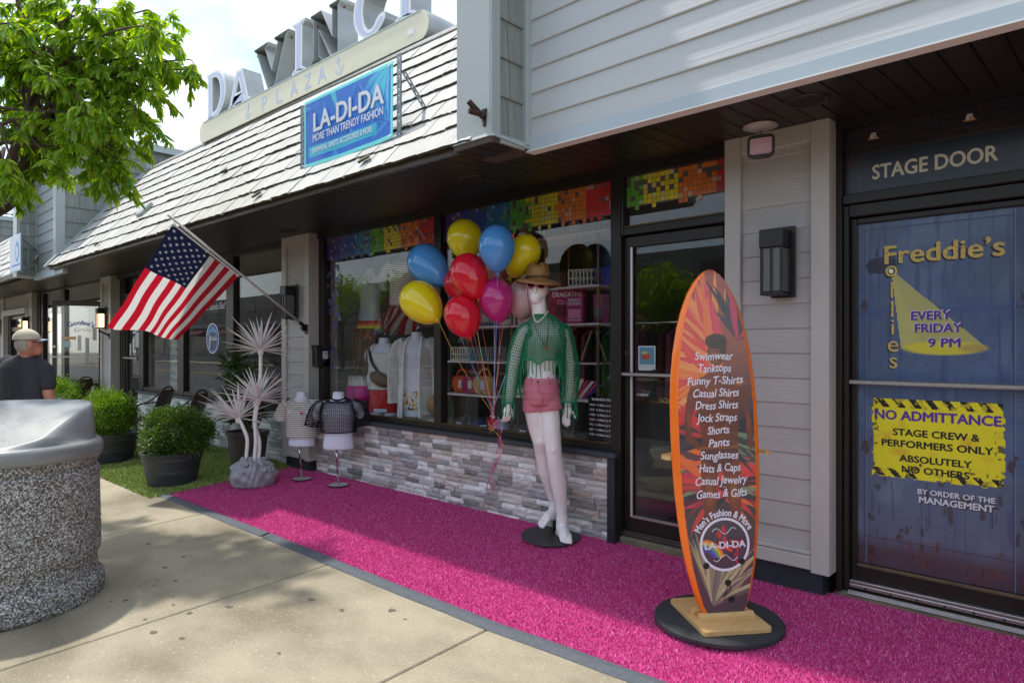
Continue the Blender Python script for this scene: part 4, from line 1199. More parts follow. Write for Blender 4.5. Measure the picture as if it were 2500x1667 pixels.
# lettering and a round badge on the restaurant glass
for w_, x_, wd_ in (('"Where', -9.42, .29), ('the', -9.155, .14), ('Locals', -8.905, .27), ('Eat"', -8.635, .18)): text(w_, .085, WHITE, W2, (x_, 3.756, 1.86), width=wd_, bold=.01)
bd = Print(.42, .42, 60, 60, S(30, 60, 130))
bd.ellipse((.21, .21), (.20, .20), S(235, 240, 245)); bd.ellipse((.21, .21), (.188, .188), S(44, 92, 170)); bd.ellipse((.21, .19), (.12, .13), S(30, 40, 60)); bd.poly([(.10, .08), (.13, .08), (.15, .22), (.12, .26)], S(230, 235, 240))
link('badge', bd.mesh('badge', lambda x, y: (-9.16 + x, 3.7558 + x * 0, 1.27 + y), PRINT, lambda X, Y: (X - .21) ** 2 + (Y - .21) ** 2 < .2 ** 2), W2)
text('Goolee’s', .07, pm('light_blue_decal', S(120, 180, 240), .4), W2, (-8.95, 3.7548, 1.565), width=.30, bold=.04, warp=lambda x, y: ((.2 + y) * math.sin(x / .2), (.2 + y) * math.cos(x / .2) - .2))
text('Grille', .06, WHITE, W2, (-8.93, 3.7548, 1.45), width=.22, bold=.02, shear=.25)
# menu boards stuck inside the glass
chalk = Print(.32, 1.1, 32, 110, S(150, 160, 160))
fr = chalk.fractal(40, 40, 21, 2); chalk.put((fr > .5) & ((chalk.Y * 9) % 1 < .6), S(60, 70, 74), .9)
link('menu_board', chalk.mesh('menu_board', lambda x, y: (-10.45 + x, 3.77 + x * 0, .74 + y), PRINT), W2)
# header panel and door of the far units
fu = thing('far_shop_front', 'distant shop front with pale boarded header and dark door, left edge', 'shop front')
m = MB(); m.box(-18.2, -17.9, 3.70, 3.8, .1, 2.6); obj('frame', m, BRONZE, fu)
for i in range(2): link('board', clap_mesh(2.4, .16, SIDING), fu, (-21.2, 3.66, 2.30 + i * .16))
m = MB(); m.cbox(-21.2, -18.75, 3.58, 3.64, 2.14, 2.28, .004); obj('header_trim', m, TRIM, fu)
m = MB(); m.box(-21.2, -18.75, 3.72, 3.8, 2.05, 2.6); m.box(-21.2, -20.9, 3.7, 3.8, .1, 2.1); m.box(-19.3, -18.75, 3.7, 3.8, .1, 2.1); m.box(-20.9, -19.3, 3.72, 3.8, 1.75, 1.85); obj('frame', m, BRONZE, fu)
m = MB(); m.box(-20.9, -19.3, 3.755, 3.765, .1, 2.1); obj('pane', m, GLASS, fu)
text('19', .14, WHITE, fu, (-19.9, 3.75, 1.90), bold=.03)
# ================================================================ roof sign
def inset(poly, d):
    n = len(poly); out = []
    area = sum(poly[i][0] * poly[(i + 1) % n][1] - poly[(i + 1) % n][0] * poly[i][1] for i in range(n)); sg = 1 if area > 0 else -1
    for i in range(n):
        p0, p1, p2 = Vector(poly[i - 1]), Vector(poly[i]), Vector(poly[(i + 1) % n])
        e1, e2 = (p1 - p0).normalized(), (p2 - p1).normalized()
        n1, n2 = Vector((-e1.y, e1.x)) * sg, Vector((-e2.y, e2.x)) * sg
        b = n1 + n2
        k = d / max(0.35, 1 + n1.dot(n2)) 
        q = p1 + b * k
        out.append((q.x, q.y))
    return out
def arcp(cx, cy, rx, ry, a0, a1, n=10):
    return [(cx + rx * math.cos(R(a0 + (a1 - a0) * i / n)), cy + ry * math.sin(R(a0 + (a1 - a0) * i / n))) for i in range(n + 1)]
# letters in a box one unit wide and one unit tall
GLY = {
 'D': [[(0, 0), (.0, .04), (.07, .06), (.10, .16), (.10, .86), (.06, .95), (.02, 1.0)] + [(.42, 1.0)] + arcp(.42, .5, .58, .5, 80, -80, 14) + [(.42, 0)],
       [(.33, .13)] + arcp(.42, .5, .33, .37, -80, 80, 12) + [(.33, .87)]],
 'A': [[(0, 0), (.02, .05), (.08, .10), (.40, 1.0), (.66, 1.0), (.93, .10), (1.0, .04), (1.0, 0), (.62, 0), (.64, .05), (.70, .09), (.66, .24), (.32, .24), (.26, .09), (.34, .05), (.36, 0)],
       [(.36, .36), (.62, .36), (.50, .74)]],
 'I': [[(0, 0), (.04, .05), (.24, .09), (.26, .86), (.06, .95), (0, 1), (1, 1), (.96, .95), (.76, .90), (.74, .09), (.96, .05), (1, 0)]],
 'V': [[(0, 1), (.42, 1), (.40, .95), (.33, .90), (.53, .36), (.70, .88), (.62, .95), (.60, 1), (1, 1), (.98, .95), (.92, .90), (.60, 0), (.42, 0), (.08, .90), (.02, .95)]],
 'N': [[(0, 0), (.02, .05), (.10, .12), (.10, .88), (.02, .95), (0, 1), (.36, 1), (.72, .36), (.72, .88), (.64, .95), (.62, 1), (1, 1), (.98, .95), (.90, .88), (.90, 0), (.66, 0), (.28, .64), (.28, .12), (.36, .05), (.38, 0)]],
 'C': [arcp(.52, .5, .52, .5, 38, 322, 22) + [(.93, .30), (.80, .30)] + arcp(.52, .5, .24, .37, 318, 42, 18) + [(.80, .70), (.95, .74)]],
}
LETSIDE = pm('sign_return_grey', S(190, 196, 194), 0.45, metal=.2, nz=(5, .25))
LETBLUE = pm('periwinkle_face', S(196, 206, 232), .5)
LETWHITE = pm('sign_white_edge', S(240, 242, 244), .5)
CREAM = pm('cream_sign_face', S(238, 233, 205), .5, nz=((2, 2, 6), .18, 5, S(190, 170, 120)))
RUST = pm('rusty_steel', S(104, 62, 40), .85, nz=(14, .6, 5, S(150, 130, 110)))
sign = thing('roof_sign', 'big rooftop sign with channel letters DA VINCI over cream PLAZA box', 'sign')
def put_letter(ch, x0, x1, z0, z1, face=True):
    lp = [[(x0 + p[0] * (x1 - x0), z0 + p[1] * (z1 - z0)) for p in l] for l in GLY[ch]]
    b = MB(); Y = 3.752
    b.prism(lp, lambda x, z, d: (x, Y + d, z), 0.0 if not face else 0.003, 0.24, 0, True, face)
    o = obj('channel_letter', b, LETSIDE, sign, fix=face)
    if face:
        b = MB(); b.prism(lp, lambda x, z, d: (x, Y - 0.006 + d, z), 0, 0.008); obj('letter_edge', b, LETWHITE, o, fix=True)
        ins = [inset(lp[0], 0.030)] + [inset(l, -0.030) for l in lp[1:]]
        b = MB(); b.prism(ins, lambda x, z, d: (x, Y - 0.0085 + d, z), 0, 0.004); obj('letter_face', b, LETBLUE, o, fix=True)
    else:
        so = o.modifiers.new('s', 'SOLIDIFY'); so.thickness = 0.006; so.offset = 0; bake(o)
        for k in range(5):
            b = MB()
            a = lp[0][(k * 3) % len(lp[0])]; b.cbox(a[0] - .012, a[0] + .012, Y + .04, Y + .06, a[1] * .8 + (z0 + z1) * .1 - .012, a[1] * .8 + (z0 + z1) * .1 + .012, .002)
            obj('clip', b, RUST, o)
put_letter('D', -9.13, -8.54, 4.37, 4.99)
put_letter('A', -8.46, -7.87, 4.37, 4.80)
put_letter('V', -7.76, -6.94, 4.36, 4.92, False)
put_letter('I', -6.85, -6.57, 4.365, 4.92)
put_letter('N', -6.47, -5.88, 4.36, 4.89, False)
put_letter('C', -5.65, -5.10, 4.325, 4.90)
put_letter('I', -4.98, -4.68, 4.325, 4.88)
def sx(x): return (x + 9.34) / 4.84
bz = lambda x: (4.120 - 0.055 * sx(x), 4.385 - 0.065 * sx(x))
lo0, hi0 = bz(-9.34); lo1, hi1 = bz(-4.5)
out_ = [(-9.28, lo0)] + [(-4.58, lo1)] + arcp(-4.60, (lo1 + hi1) / 2, .10, (hi1 - lo1) / 2, -80, 85, 10) + arcp(-9.24, (lo0 + hi0) / 2, .10, (hi0 - lo0) / 2, 95, 260, 10)
m = MB(); m.prism([out_], lambda x, z, d: (x, 3.752 + d, z), 0.004, .34); obj('sign_box', m, LETSIDE, sign, fix=True)
m = MB(); m.prism([out_], lambda x, z, d: (x, 3.742 + d, z), 0.0, .010); obj('sign_face', m, CREAM, sign, fix=True)
m = MB(); m.rings([[(x, 3.735, bz(x)[1] + .004), (x, 3.735, bz(x)[1] - .008), (x, 3.80, bz(x)[1] - .006), (x, 3.80, bz(x)[1] + .006)] for x in (-9.2, -4.6)]); obj('trim_strip', m, LETSIDE, sign, fix=True)
m = MB(); m.rings([[(x, 3.76, bz(x)[0] - .003), (x, 4.09, bz(x)[0] - .003), (x, 4.09, bz(x)[0] + .003), (x, 3.76, bz(x)[0] + .003)] for x in (-9.2, -4.65)]); obj('rusty_underside', m, RUST, sign, fix=True)
for x in (-9.15, -8.35, -7.3, -6.25, -5.15, -4.75):
    b = MB(); b.cbox(x - .04, x + .04, 3.80, 3.98, bz(x)[0] - .14, bz(x)[0] - .004, .006); b.cbox(x - .06, x + .06, 3.79, 3.82, bz(x)[0] - .10, bz(x)[0] - .08, .004); obj('bracket', b, RUST, sign)
for k in range(14):
    x = -9.2 + k * .345
    for z in (bz(x)[0] + .012, bz(x)[1] - .016):
        b = MB(); b.lathe([(0, .004), (.006, .004), (.008, 0)], 7, 0, Matrix.Translation((x, 3.7415, z)) @ Matrix.Rotation(R(90), 4, 'X')); obj('screw', b, LETWHITE, sign)
sl = (hi1 - hi0) / 4.84
for ch, x in zip('PLAZA', (-7.49, -7.14, -6.80, -6.50, -6.22)):
    text(ch, .165, LETBLUE, sign, (x, 3.7405, bz(x)[0] + .045), width=.13 if ch != 'A' else .165, bold=.015)
def anchor(x, z, s, tilt):
    b = MB(); c, s_ = math.cos(tilt), math.sin(tilt)
    f = lambda u, v, d: (x + (u * c - v * s_) * s, 3.7395 + d, z + (u * s_ + v * c) * s)
    b.prism([[(-.03, -.45), (.03, -.45), (.03, .32), (-.03, .32)]], f, 0, .002)
    b.prism([[(-.2, .18), (.2, .18), (.2, .24), (-.2, .24)]], f, 0.0003, .0023)
    b.prism([arcp(0, .40, .10, .10, 0, 360, 14)[:-1], arcp(0, .40, .055, .055, 0, 360, 14)[:-1]], f, .0006, .0026)
    b.prism([arcp(0, -.05, .40, .42, 200, 340, 14) + [(.44, -.08), (.26, -.16)] + arcp(0, -.05, .33, .34, 330, 210, 12) + [(-.26, -.16), (-.44, -.08)]], f, .0009, .0029)
    obj('anchor_emblem', b, LETBLUE, sign, fix=True)
anchor(-7.90, bz(-7.9)[0] + .125, .19, -.22); anchor(-5.90, bz(-5.9)[0] + .125, .19, .25)
m = MB(); m.box(-4.79, -4.70, 3.7395, 3.7415, 4.15, 4.20); obj('sticker', m, LETWHITE, sign)

# ================================================================ shop banner on slotted angle posts
ban = thing('shop_banner', 'blue vinyl banner reading LA-DI-DA on slotted steel posts over the roof', 'banner')
GALV = pm('galvanised_steel', S(150, 160, 166), .45, metal=.75, nz=(20, .25))
def slotted(name, p0, p1, nrm, w=.036, n=None, t=.0025):
    p0, p1, nrm = Vector(p0), Vector(p1), Vector(nrm).normalized(); d = (p1 - p0); L_ = d.length; d.normalize(); s_ = d.cross(nrm).normalized(); nrm = s_.cross(d)
    n = n or max(3, int(L_ / .042))
    loops = [[(0, 0), (L_, 0), (L_, w), (0, w)]]
    for k in range(n):
        c = (k + .5) / n * L_; loops.append([(c - .012, w * .33), (c + .012, w * .33), (c + .012, w * .67), (c - .012, w * .67)][::-1])
    b = MB()
    b.prism(loops, lambda x, y, dd: p0 + d * x + s_ * y + nrm * dd, 0, t)
    b.prism(loops, lambda x, y, dd: p0 + d * x - nrm * (y - t) + s_ * dd, 0, t)
    return obj(name, b, GALV, ban, fix=True)
YB = 2.775
slotted('post', (-3.665, YB, 2.745), (-3.665, YB, 3.345), (0, -1, 0), .04)
slotted('post', (-4.935, YB, 2.755), (-4.935, YB, 3.30), (0, -1, 0), .04)
slotted('strut', (-3.60, YB + .02, 3.22), (-3.60, 2.98, 3.02), (1, 0, 0))
slotted('brace', (-3.615, 2.80, 2.79), (-3.59, 3.12, 3.20), (1, 0, 0))
slotted('strut', (-4.88, YB + .02, 3.2), (-4.88, 2.98, 3.02), (1, 0, 0))
slotted('brace', (-4.88, 2.80, 2.78), (-4.86, 3.10, 3.17), (1, 0, 0))
slotted('cross_bar', (-4.92, YB + .04, 3.03), (-3.66, YB + .04, 3.03), (0, -1, 0))
bw, bh = 1.16, .525
bp_ = Print(bw, bh, 190, 86, S(52, 118, 212))
q = bp_.fractal(3, 4, 31); bp_.put(q, S(70, 136, 233), .7)
for k in range(60):
    a = random.uniform(0, 6.28); bx, by = random.choice(((.25, .30), (.62, .22), (.95, .35), (.45, .1), (.75, .48), (.1, .45), (1.1, .12)))
    bp_.leaf((bx, by), a, random.uniform(.12, .28), random.uniform(.012, .03), random.choice((S(45, 100, 202), S(66, 143, 234), S(84, 170, 243), S(41, 86, 189), S(59, 127, 223))), random.uniform(-.9, .9), .75)
for k in range(14):
    bp_.leaf((1.12, .50), R(180 + 6 * k), random.uniform(.2, .45), .022, random.choice((S(79, 205, 233), S(102, 227, 239), S(63, 170, 233))), .4, .8)
bp_.poly([(.36, .525), (.44, .525), (.50, .33), (.47, .36)], S(104, 227, 233), .7)
bp_.put((bp_.X < .018) | (bp_.X > bw - .022) | (bp_.Y < .03) | (bp_.Y > bh - .022), S(136, 243, 243))
bp_.poly([(.07, .075), (.97, .075), (.97, .155), (.07, .155)], S(79, 202, 227), .95)
def bfn(x, y):
    u, v = x / bw, y / bh
    return (-4.855 + x, YB - .010 + .003 * np.sin(u * 17 + v * 3) * (1 - v), 2.785 + y - .035 * (u - .4) * 0 - .012 * np.sin(u * 3.14) * (1 - v))
cl = link('banner_cloth', bp_.mesh('banner_cloth', bfn, pm('vinyl_banner', (1, 1, 1), .38, attr='Col')), ban)
so = cl.modifiers.new('s', 'SOLIDIFY'); so.thickness = .003; so.offset = 1; bake(cl)
WB = pm('banner_white', (.85, .85, .87), .45)
by = YB - .021
text('LA-DI-DA', .148, pm('banner_shadow', S(120, 160, 215), .5), ban, (-4.255 + .008, by + .0006, 3.045 - .008), width=.92, bold=.035, ext=.0001)
text('LA-DI-DA', .148, WB, ban, (-4.255, by, 3.045), width=.92, bold=.03)
text('MORE THAN TRENDY FASHION', .060, WB, ban, (-4.255, by, 2.965), width=.92, bold=.02)
text('SWIMWEAR, SHIRTS, ACCESSORIES & MORE', .043, WB, ban, (-4.325, by, 2.876), width=.80, bold=.012)
for x in (-4.83, -3.73):
    for z in (2.80, 3.285):
        b = MB(); b.lathe([(.006, .001), (.012, .001), (.012, -.001), (.006, -.001)], 12, 0, Matrix.Translation((x, by + .002, z)) @ Matrix.Rotation(R(90), 4, 'X')); xx = -3.665 if x > -4 else -4.915
        b.tube([(x, by, z), (xx, YB, z + .02)], .003, 5); obj('eyelet_tie', b, LETWHITE, ban)

# ================================================================ spare flag bracket on the fin
br = thing('flag_bracket', 'empty dark bronze two socket flag bracket on the grey fin', 'flag bracket')
BRZ = pm('oiled_bronze', S(40, 32, 28), .45, metal=.4, nz=(30, .35, 4, S(110, 76, 50)))
m = MB(); m.rings([[(-2.66, 2.600, 2.68), (-2.625, 2.600, 2.68), (-2.632, 2.600, 2.585), (-2.648, 2.600, 2.585)][::-1], [(-2.66, 2.590, 2.68), (-2.625, 2.590, 2.68), (-2.632, 2.590, 2.585), (-2.648, 2.590, 2.585)][::-1]]); obj('back_plate', m, BRZ, br, fix=True)
def socket(p, d, L_):
    p, d = Vector(p), Vector(d).normalized(); b = MB(); q = p + d * L_
    b.tube([p, q, q, q - d * (L_ * .8)], [.0165, .0165, .0125, .0125], 14, 0, True); return b
obj('socket', socket((-2.645, 2.59, 2.635), (-.35, -.75, .75), .115), BRZ, br, smooth=False)
obj('socket', socket((-2.65, 2.575, 2.65), (-.35, -1, .12), .07), BRZ, br)

# ================================================================ flag
flag = thing('flag', 'stars and stripes flag on a white pole angled out from the column', 'flag', group=None)
P0, P1 = Vector((-6.275, 3.565, 1.585)), Vector((-6.20, 2.214, 2.523))
pd = (P1 - P0).normalized()
POLE = pm('white_pole', S(214, 208, 206), .35)
m = MB(); m.tube([P0, P0.lerp(P1, .5), P1], [.0125, .012, .0105], 12); obj('pole', m, POLE, flag, smooth=True)
m = MB(); m.tube([P0 - pd * .05, P0 + pd * .06], [.02, .018], 12); m.cbox(-6.305, -6.255, 3.585, 3.60, 1.50, 1.60, .003); m.tube([(-6.28, 3.59, 1.545), P0 - pd * .03], [.016, .02], 10); m.tube([(-6.30, 3.56, 1.56), (-6.26, 3.56, 1.545)], .022, 10); obj('pole_bracket', m, BLACK, flag)
A_, B_ = Vector((-6.203, 2.257, 2.447)), Vector((-6.225, 2.863, 2.036))
FA, FB = Vector((-.80, -.232, -.867)), Vector((-1.04, -.15, -.585))
NU, NV = 156, 104
fp = Print(1.0, 1.0, NU, NV, (0.75, .74, .72))   # x = along the fly, y = down the hoist
RED, NAVY, WHT = S(188, 18, 44), S(12, 22, 52), (.80, .79, .77)
stripe = np.floor(fp.Y * 13).astype(int)
fp.put(stripe % 2 == 0, RED)
fp.put((fp.X < .41) & (fp.Y < 7 / 13), NAVY)
fp.C = np.clip(fp.C, 0, 1)
def fpt(u, v):
    """point of the cloth: u along the fly, v down the hoist"""
    u = np.asarray(u); v = np.asarray(v)
    a = np.array(A_)[:, None] * (1 - v) + np.array(B_)[:, None] * v
    d = np.array(FA)[:, None] * (1 - v) + np.array(FB)[:, None] * v
    p = a + d * u
    n = np.array((.45, -.80, -.40)); n = n / np.linalg.norm(n)
    w_ = 0.050 * u ** .7 * np.sin(6.28 * (v * 1.15 + .15 * u + .08)) + .018 * u * np.sin(15 * u - 6 * v) + .02 * u * np.sin(11 * v + 1.2)
    p = p + n[:, None] * w_
    p[2] = p[2] - .05 * np.sin(3.14 * v) * (1 - u) * .5 - .03 * u * u * np.sin(3.14 * v)
    return p
FLAGM = pm('flag_cloth', (1, 1, 1), .8, attr='Col', bump=((900, 900, 900), .15, .001))
_b = FLAGM.node_tree; _o = _b.nodes['Material Output']; _t = _b.nodes.new('ShaderNodeBsdfTranslucent'); _m = _b.nodes.new('ShaderNodeMixShader'); _m.inputs[0].default_value = .35
_a = [n for n in _b.nodes if n.type == 'ATTRIBUTE'][0]
_b.links.new(_a.outputs['Color'], _t.inputs['Color']); _b.links.new(_b.nodes['Principled BSDF'].outputs[0], _m.inputs[1]); _b.links.new(_t.outputs[0], _m.inputs[2]); _b.links.new(_m.outputs[0], _o.inputs['Surface'])
me = fp.mesh('cloth', lambda x, y: tuple(fpt(x, y)), FLAGM); me.polygons.foreach_set('use_smooth', [True] * len(me.polygons)); fc = link('cloth', me, flag)
STARM = pm('star_cloth', (.80, .79, .77), .8); sb = MB()
def pt(u, v):
    return Vector(fpt(np.array([u]), np.array([v]))[:, 0])
for row in range(9):
    for c in range(6 if row % 2 == 0 else 5):
        cu = (.41 / 12) * (1 + 2 * c + (row % 2)); cv = (7 / 13) / 10 * (row + 1); r0 = .0255
        ring = []
        for k in range(10):
            rr = r0 if k % 2 == 0 else r0 * .40; an = math.pi / 2 + k * math.pi / 5
            ring.append((cu + rr * math.cos(an) * .60, cv - rr * math.sin(an)))
        ce = pt(cu, cv); du = pt(cu + .01, cv) - ce; dv = pt(cu, cv + .01) - ce; n = du.cross(dv).normalized()
        for sg in (-1, 1):
            k0 = len(sb.v); sb.v.append(tuple(ce + n * .0016 * sg))
            for (u, v) in ring: sb.v.append(tuple(pt(u, v) + n * .0016 * sg))
            for k in range(10): sb.f.append((k0, k0 + 1 + k, k0 + 1 + (k + 1) % 10)); sb.m.append(0)
obj('stars', sb, STARM, fc)
m = MB()
for v in (.02, .5, .98):
    p = A_.lerp(B_, v); m.tube([p + pd.orthogonal() * .014, p - pd.orthogonal() * .014], .006, 6)
m.tube([A_, B_], .008, 6); obj('sleeve', m, pm('sleeve_white', (.75, .74, .72), .8), flag)

# ================================================================ lanterns, mailbox, lamps
LENS = pm('ribbed_lantern_glass', S(100, 102, 100), .25, bump=((4, 4, 420), .8, .003))
LENS_ON = pm('lit_lantern_glass', S(220, 200, 170), .3, emit=(S(255, 214, 160), 1.6))
def lantern(x, zb, label, lit=False, s=1.0):
    t = thing('wall_lantern', label, 'lantern', group='black box lanterns on the columns')
    h = .345 * s; w2 = .058 * s; y0, y1 = 3.475, 3.585
    m = MB(); m.cbox(x - .045, x + .085, 3.585, 3.6, zb - .01, zb + h + .02, .003); obj('back_plate', m, BLACK, t)
    m = MB(); m.cbox(x - w2 - .004, x + w2 + .004, y0 - .004, y1, zb + h * .72, zb + h, .004); obj('hood', m, BLACK, t)
    m = MB(); m.cbox(x - w2, x + w2, y0, y1, zb, zb + .018, .003); obj('tray', m, BLACK, t)
    m = MB()
    for a in (x - w2, x + w2 - .011):
        for b in (y0, y1 - .011): m.cbox(a, a + .011, b, b + .011, zb + .018, zb + h * .72, .002)
    m.cbox(x - .005, x + .005, y0 + .001, y0 + .008, zb + .018, zb + h * .72, .001)
    obj('cage_bar', m, BLACK, t)
    m = MB(); m.box(x - w2 + .006, x + w2 - .006, y0 + .010, y1 - .008, zb + .02, zb + h * .715); obj('lens', m, LENS_ON if lit else LENS, t)
    return t
lantern(-1.405, 1.64, 'unlit black lantern on the tall column between the two shop doors')
lantern(-6.545, 1.66, 'unlit black lantern behind the white flag pole')
lantern(-12.92, 1.68, 'lit black lantern beside the open glass door', True)
lantern(-18.47, 1.70, 'lit black lantern above the man in the cap', True)
lantern(-21.6, 1.70, 'lit black lantern farthest along the arcade', True)
fb2 = thing('flag_bracket', 'empty black flag bracket below the lit lantern', 'flag bracket')
m = MB(); m.cbox(-12.69, -12.64, 3.585, 3.6, 1.50, 1.60, .003); obj('back_plate', m, BLACK, fb2); obj('socket', socket((-12.665, 3.585, 1.56), (-.5, -.8, .5), .17), BLACK, fb2)
mb = thing('mailbox', 'black wall mailbox with a white number 7 plate', 'mailbox')
m = MB(); m.cbox(-6.245, -6.150, 3.64, 3.80, 1.165, 1.345, .006); obj('body', m, BLACK, mb)
m = MB(); m.rings([[(-6.245, y, 1.346), (-6.142, y, 1.338), (-6.140, y, 1.352), (-6.245, y, 1.385)] for y in (3.633, 3.807)]); obj('lid', m, BLACK, mb, fix=True)
m = MB(); m.box(-6.1495, -6.1475, 3.708, 3.762, 1.245, 1.322); obj('number_plate', m, pm('white_plate', (.75, .75, .75), .4), mb)
text('7', .058, INK, mb, (-6.1468, 3.735, 1.254), bold=.05, xd=(0, 1, 0))
m = MB(); m.cbox(-6.1495, -6.146, 3.728, 3.742, 1.21, 1.238, .001); obj('emblem', m, pm('dull_silver', S(90, 90, 88), .4, metal=.6), mb)

fl = thing('floodlight', 'white ceiling spotlight with square ribbed lens under the soffit', 'spotlight')
FW = pm('lamp_white_paint', S(186, 176, 176), .4, nz=(20, .15))
m = MB(); m.lathe([(0, 0), (.085, 0), (.088, -.006), (.03, -.03), (.0, -.032)], 28, 0, Matrix.Translation((-1.446, 3.44, 2.522))); obj('canopy', m, FW, fl, smooth=True)
m = MB(); m.tube([(-1.446, 3.44, 2.50), (-1.446, 3.44, 2.465)], .011, 10); m.tube([(-1.446, 3.44, 2.468), (-1.435, 3.415, 2.44)], .013, 10); ball(m, (-1.446, 3.44, 2.465), .016); obj('swivel_arm', m, FW, fl)
fM = Matrix.Translation((-1.42, 3.39, 2.395)) @ Matrix.Rotation(R(16), 4, 'Z') @ Matrix.Rotation(R(-12), 4, 'X')
m = MB()
def rrect(w, h, r, y, n=5):
    pts = []
    for cx, cz, a in ((w - r, h - r, 0), (-w + r, h - r, 90), (-w + r, -h + r, 180), (w - r, -h + r, 270)):
        pts += [(cx + r * math.cos(R(a + 90 * k / n)), y, cz + r * math.sin(R(a + 90 * k / n))) for k in range(n + 1)]
    return pts
m.rings([[fM @ Vector(p) for p in rrect(*q)] for q in ((.03, .028, .02, .05), (.055, .05, .025, .035), (.066, .060, .025, 0.0), (.066, .060, .025, -.02), (.056, .050, .02, -.02), (.055, .049, .02, -.012))], cap=True); obj('housing', m, pm('lamp_dark_housing', S(70, 66, 64), .5), fl, fix=True)
m = MB()
m.rings([[fM @ Vector((x, -.0135 - (.003 if k % 2 else 0), .046 - k * .092 / 18)) for x in (-.054, .054)] for k in range(19)], cap=False, closed=False); lens = obj('lens', m, pm('pink_lens', S(226, 178, 196), .12, bump=((160, 160, 20), .8, .004)), fl)
for x, y, lab in ((-1.135, 3.22, 'round speaker grille in the dark soffit right of the spotlight'), (-3.31, 3.155, 'round speaker grille in the dark soffit above the balloons'), (-6.2, 3.35, 'round speaker grille in the dark soffit above the grey column with the mailbox')):
    t = thing('ceiling_speaker', lab, 'speaker', (x, y, soffit_z(x, y)), group='round speakers in the soffit')
    t.rotation_euler = (R(2.86), 0, 0)
    m = MB(); m.lathe([(.105, .002), (.105, -.006), (.09, -.009), (.082, -.004)], 36); obj('rim', m, pm('speaker_rim', S(42, 35, 32), .4), t, smooth=True)
    m = MB(); m.lathe([(.083, -.0035), (.05, -.005), (.0, -.006)], 36); obj('grille', m, pm('speaker_grille', S(24, 21, 20), .7, bump=(260, .6, .002)), t)

# ================================================================ litter bin in the foreground
bin_ = thing('litter_bin', 'big round pebble concrete litter bin with grey plastic hood', 'litter bin', (-4.64, .80, g(.8)))
AGG = bpy.data.materials.new('exposed_aggregate'); AGG.use_nodes = True
_nt = AGG.node_tree; _bs = _nt.nodes['Principled BSDF']; _bs.inputs['Roughness'].default_value = .75
_g = _n(_nt, 'ShaderNodeNewGeometry'); _v = _n(_nt, 'ShaderNodeTexVoronoi'); _v.inputs['Scale'].default_value = 135
_nz = _n(_nt, 'ShaderNodeTexNoise'); _nz.inputs['Scale'].default_value = 60
_mx = _n(_nt, 'ShaderNodeMix', data_type='RGBA'); _mx.inputs['Factor'].default_value = .012
_nt.links.new(_g.outputs['Position'], _mx.inputs['A']); _nt.links.new(_nz.outputs['Color'], _mx.inputs['B']); _nt.links.new(_mx.outputs['Result'], _v.inputs['Vector']); _nt.links.new(_g.outputs['Position'], _nz.inputs['Vector'])
_r = _n(_nt, 'ShaderNodeValToRGB'); _r.color_ramp.interpolation = 'CONSTANT'
for i, (p, c) in enumerate(((0, S(92, 90, 86)), (.12, S(168, 166, 164)), (.30, S(124, 120, 114)), (.44, S(204, 204, 204)), (.60, S(74, 74, 74)), (.68, S(152, 150, 148)), (.80, S(226, 226, 226)), (.93, S(130, 122, 108)))):
    e = _r.color_ramp.elements[i] if i < 2 else _r.color_ramp.elements.new(p); e.position = p; e.color = (*c, 1)
_s = _n(_nt, 'ShaderNodeSeparateColor'); _nt.links.new(_v.outputs['Color'], _s.inputs[0]); _nt.links.new(_s.outputs[0], _r.inputs['Fac'])
_d = _n(_nt, 'ShaderNodeMix', data_type='RGBA'); _d.inputs['B'].default_value = (*S(66, 60, 50), 1)
_mr = _n(_nt, 'ShaderNodeMapRange'); _set(_mr, From_Min=.45, From_Max=.75, To_Min=0., To_Max=.6); _nt.links.new(_v.outputs['Distance'], _mr.inputs['Value'])
_nt.links.new(_mr.outputs[0], _d.inputs['Factor']); _nt.links.new(_r.outputs['Color'], _d.inputs['A']); _nt.links.new(_d.outputs['Result'], _bs.inputs['Base Color'])
_bp = _n(_nt, 'ShaderNodeBump'); _set(_bp, Strength=1.0, Distance=.006); _bp.invert = True; _nt.links.new(_v.outputs['Distance'], _bp.inputs['Height']); _nt.links.new(_bp.outputs[0], _bs.inputs['Normal'])
prof = [(.455, 0), (.47, .02), (.475, .07), (.472, .115), (.455, .135), (.44, .15), (.436, .20), (.437, .235), (.441, .248), (.453, .26), (.455, .30), (.452, .5), (.448, .66), (.447, .735), (.442, .75), (.428, .757), (.428, .768), (.440, .776), (.446, .79), (.446, .85)]
pz = np.array([p[1] for p in prof]); prr = np.array([p[0] for p in prof])
zz = np.concatenate([np.linspace(0, .85, 150)]); rr_ = np.interp(zz, pz, prr); N_ = 300
th_ = np.linspace(0, 2 * np.pi, N_, endpoint=False)
disp = RNG.normal(0, 1, (len(zz), N_)); disp = (disp + np.roll(disp, 1, 0) + np.roll(disp, 1, 1) + np.roll(np.roll(disp, 1, 0), 1, 1)) / 2
b = MB()
b.rings([[((r_ + .0014 * disp[i, j]) * math.cos(th_[j]), (r_ + .0014 * disp[i, j]) * math.sin(th_[j]), zz[i] + .0008 * disp[i, j - 3]) for j in range(N_)] for i, r_ in enumerate(rr_)])
obj('body', b, AGG, bin_, smooth=True)
LID = pm('grey_bin_plastic', S(124, 127, 126), .36, spec=.5, nz=((4, 4, 9), .16, 5, S(196, 200, 200)), bump=(220, .12, .001), rvar=.08)
b = MB(); b.lathe([(.43, .82), (.462, .815), (.468, .83), (.468, .875), (.460, .895), (.440, .905), (.40, .907)], 96); obj('rim', b, LID, bin_, smooth=True)
hood = MB(); NA = 96; NR = 40; ring = []
ax = Vector((math.cos(R(43.1)), math.sin(R(43.1)), 0))
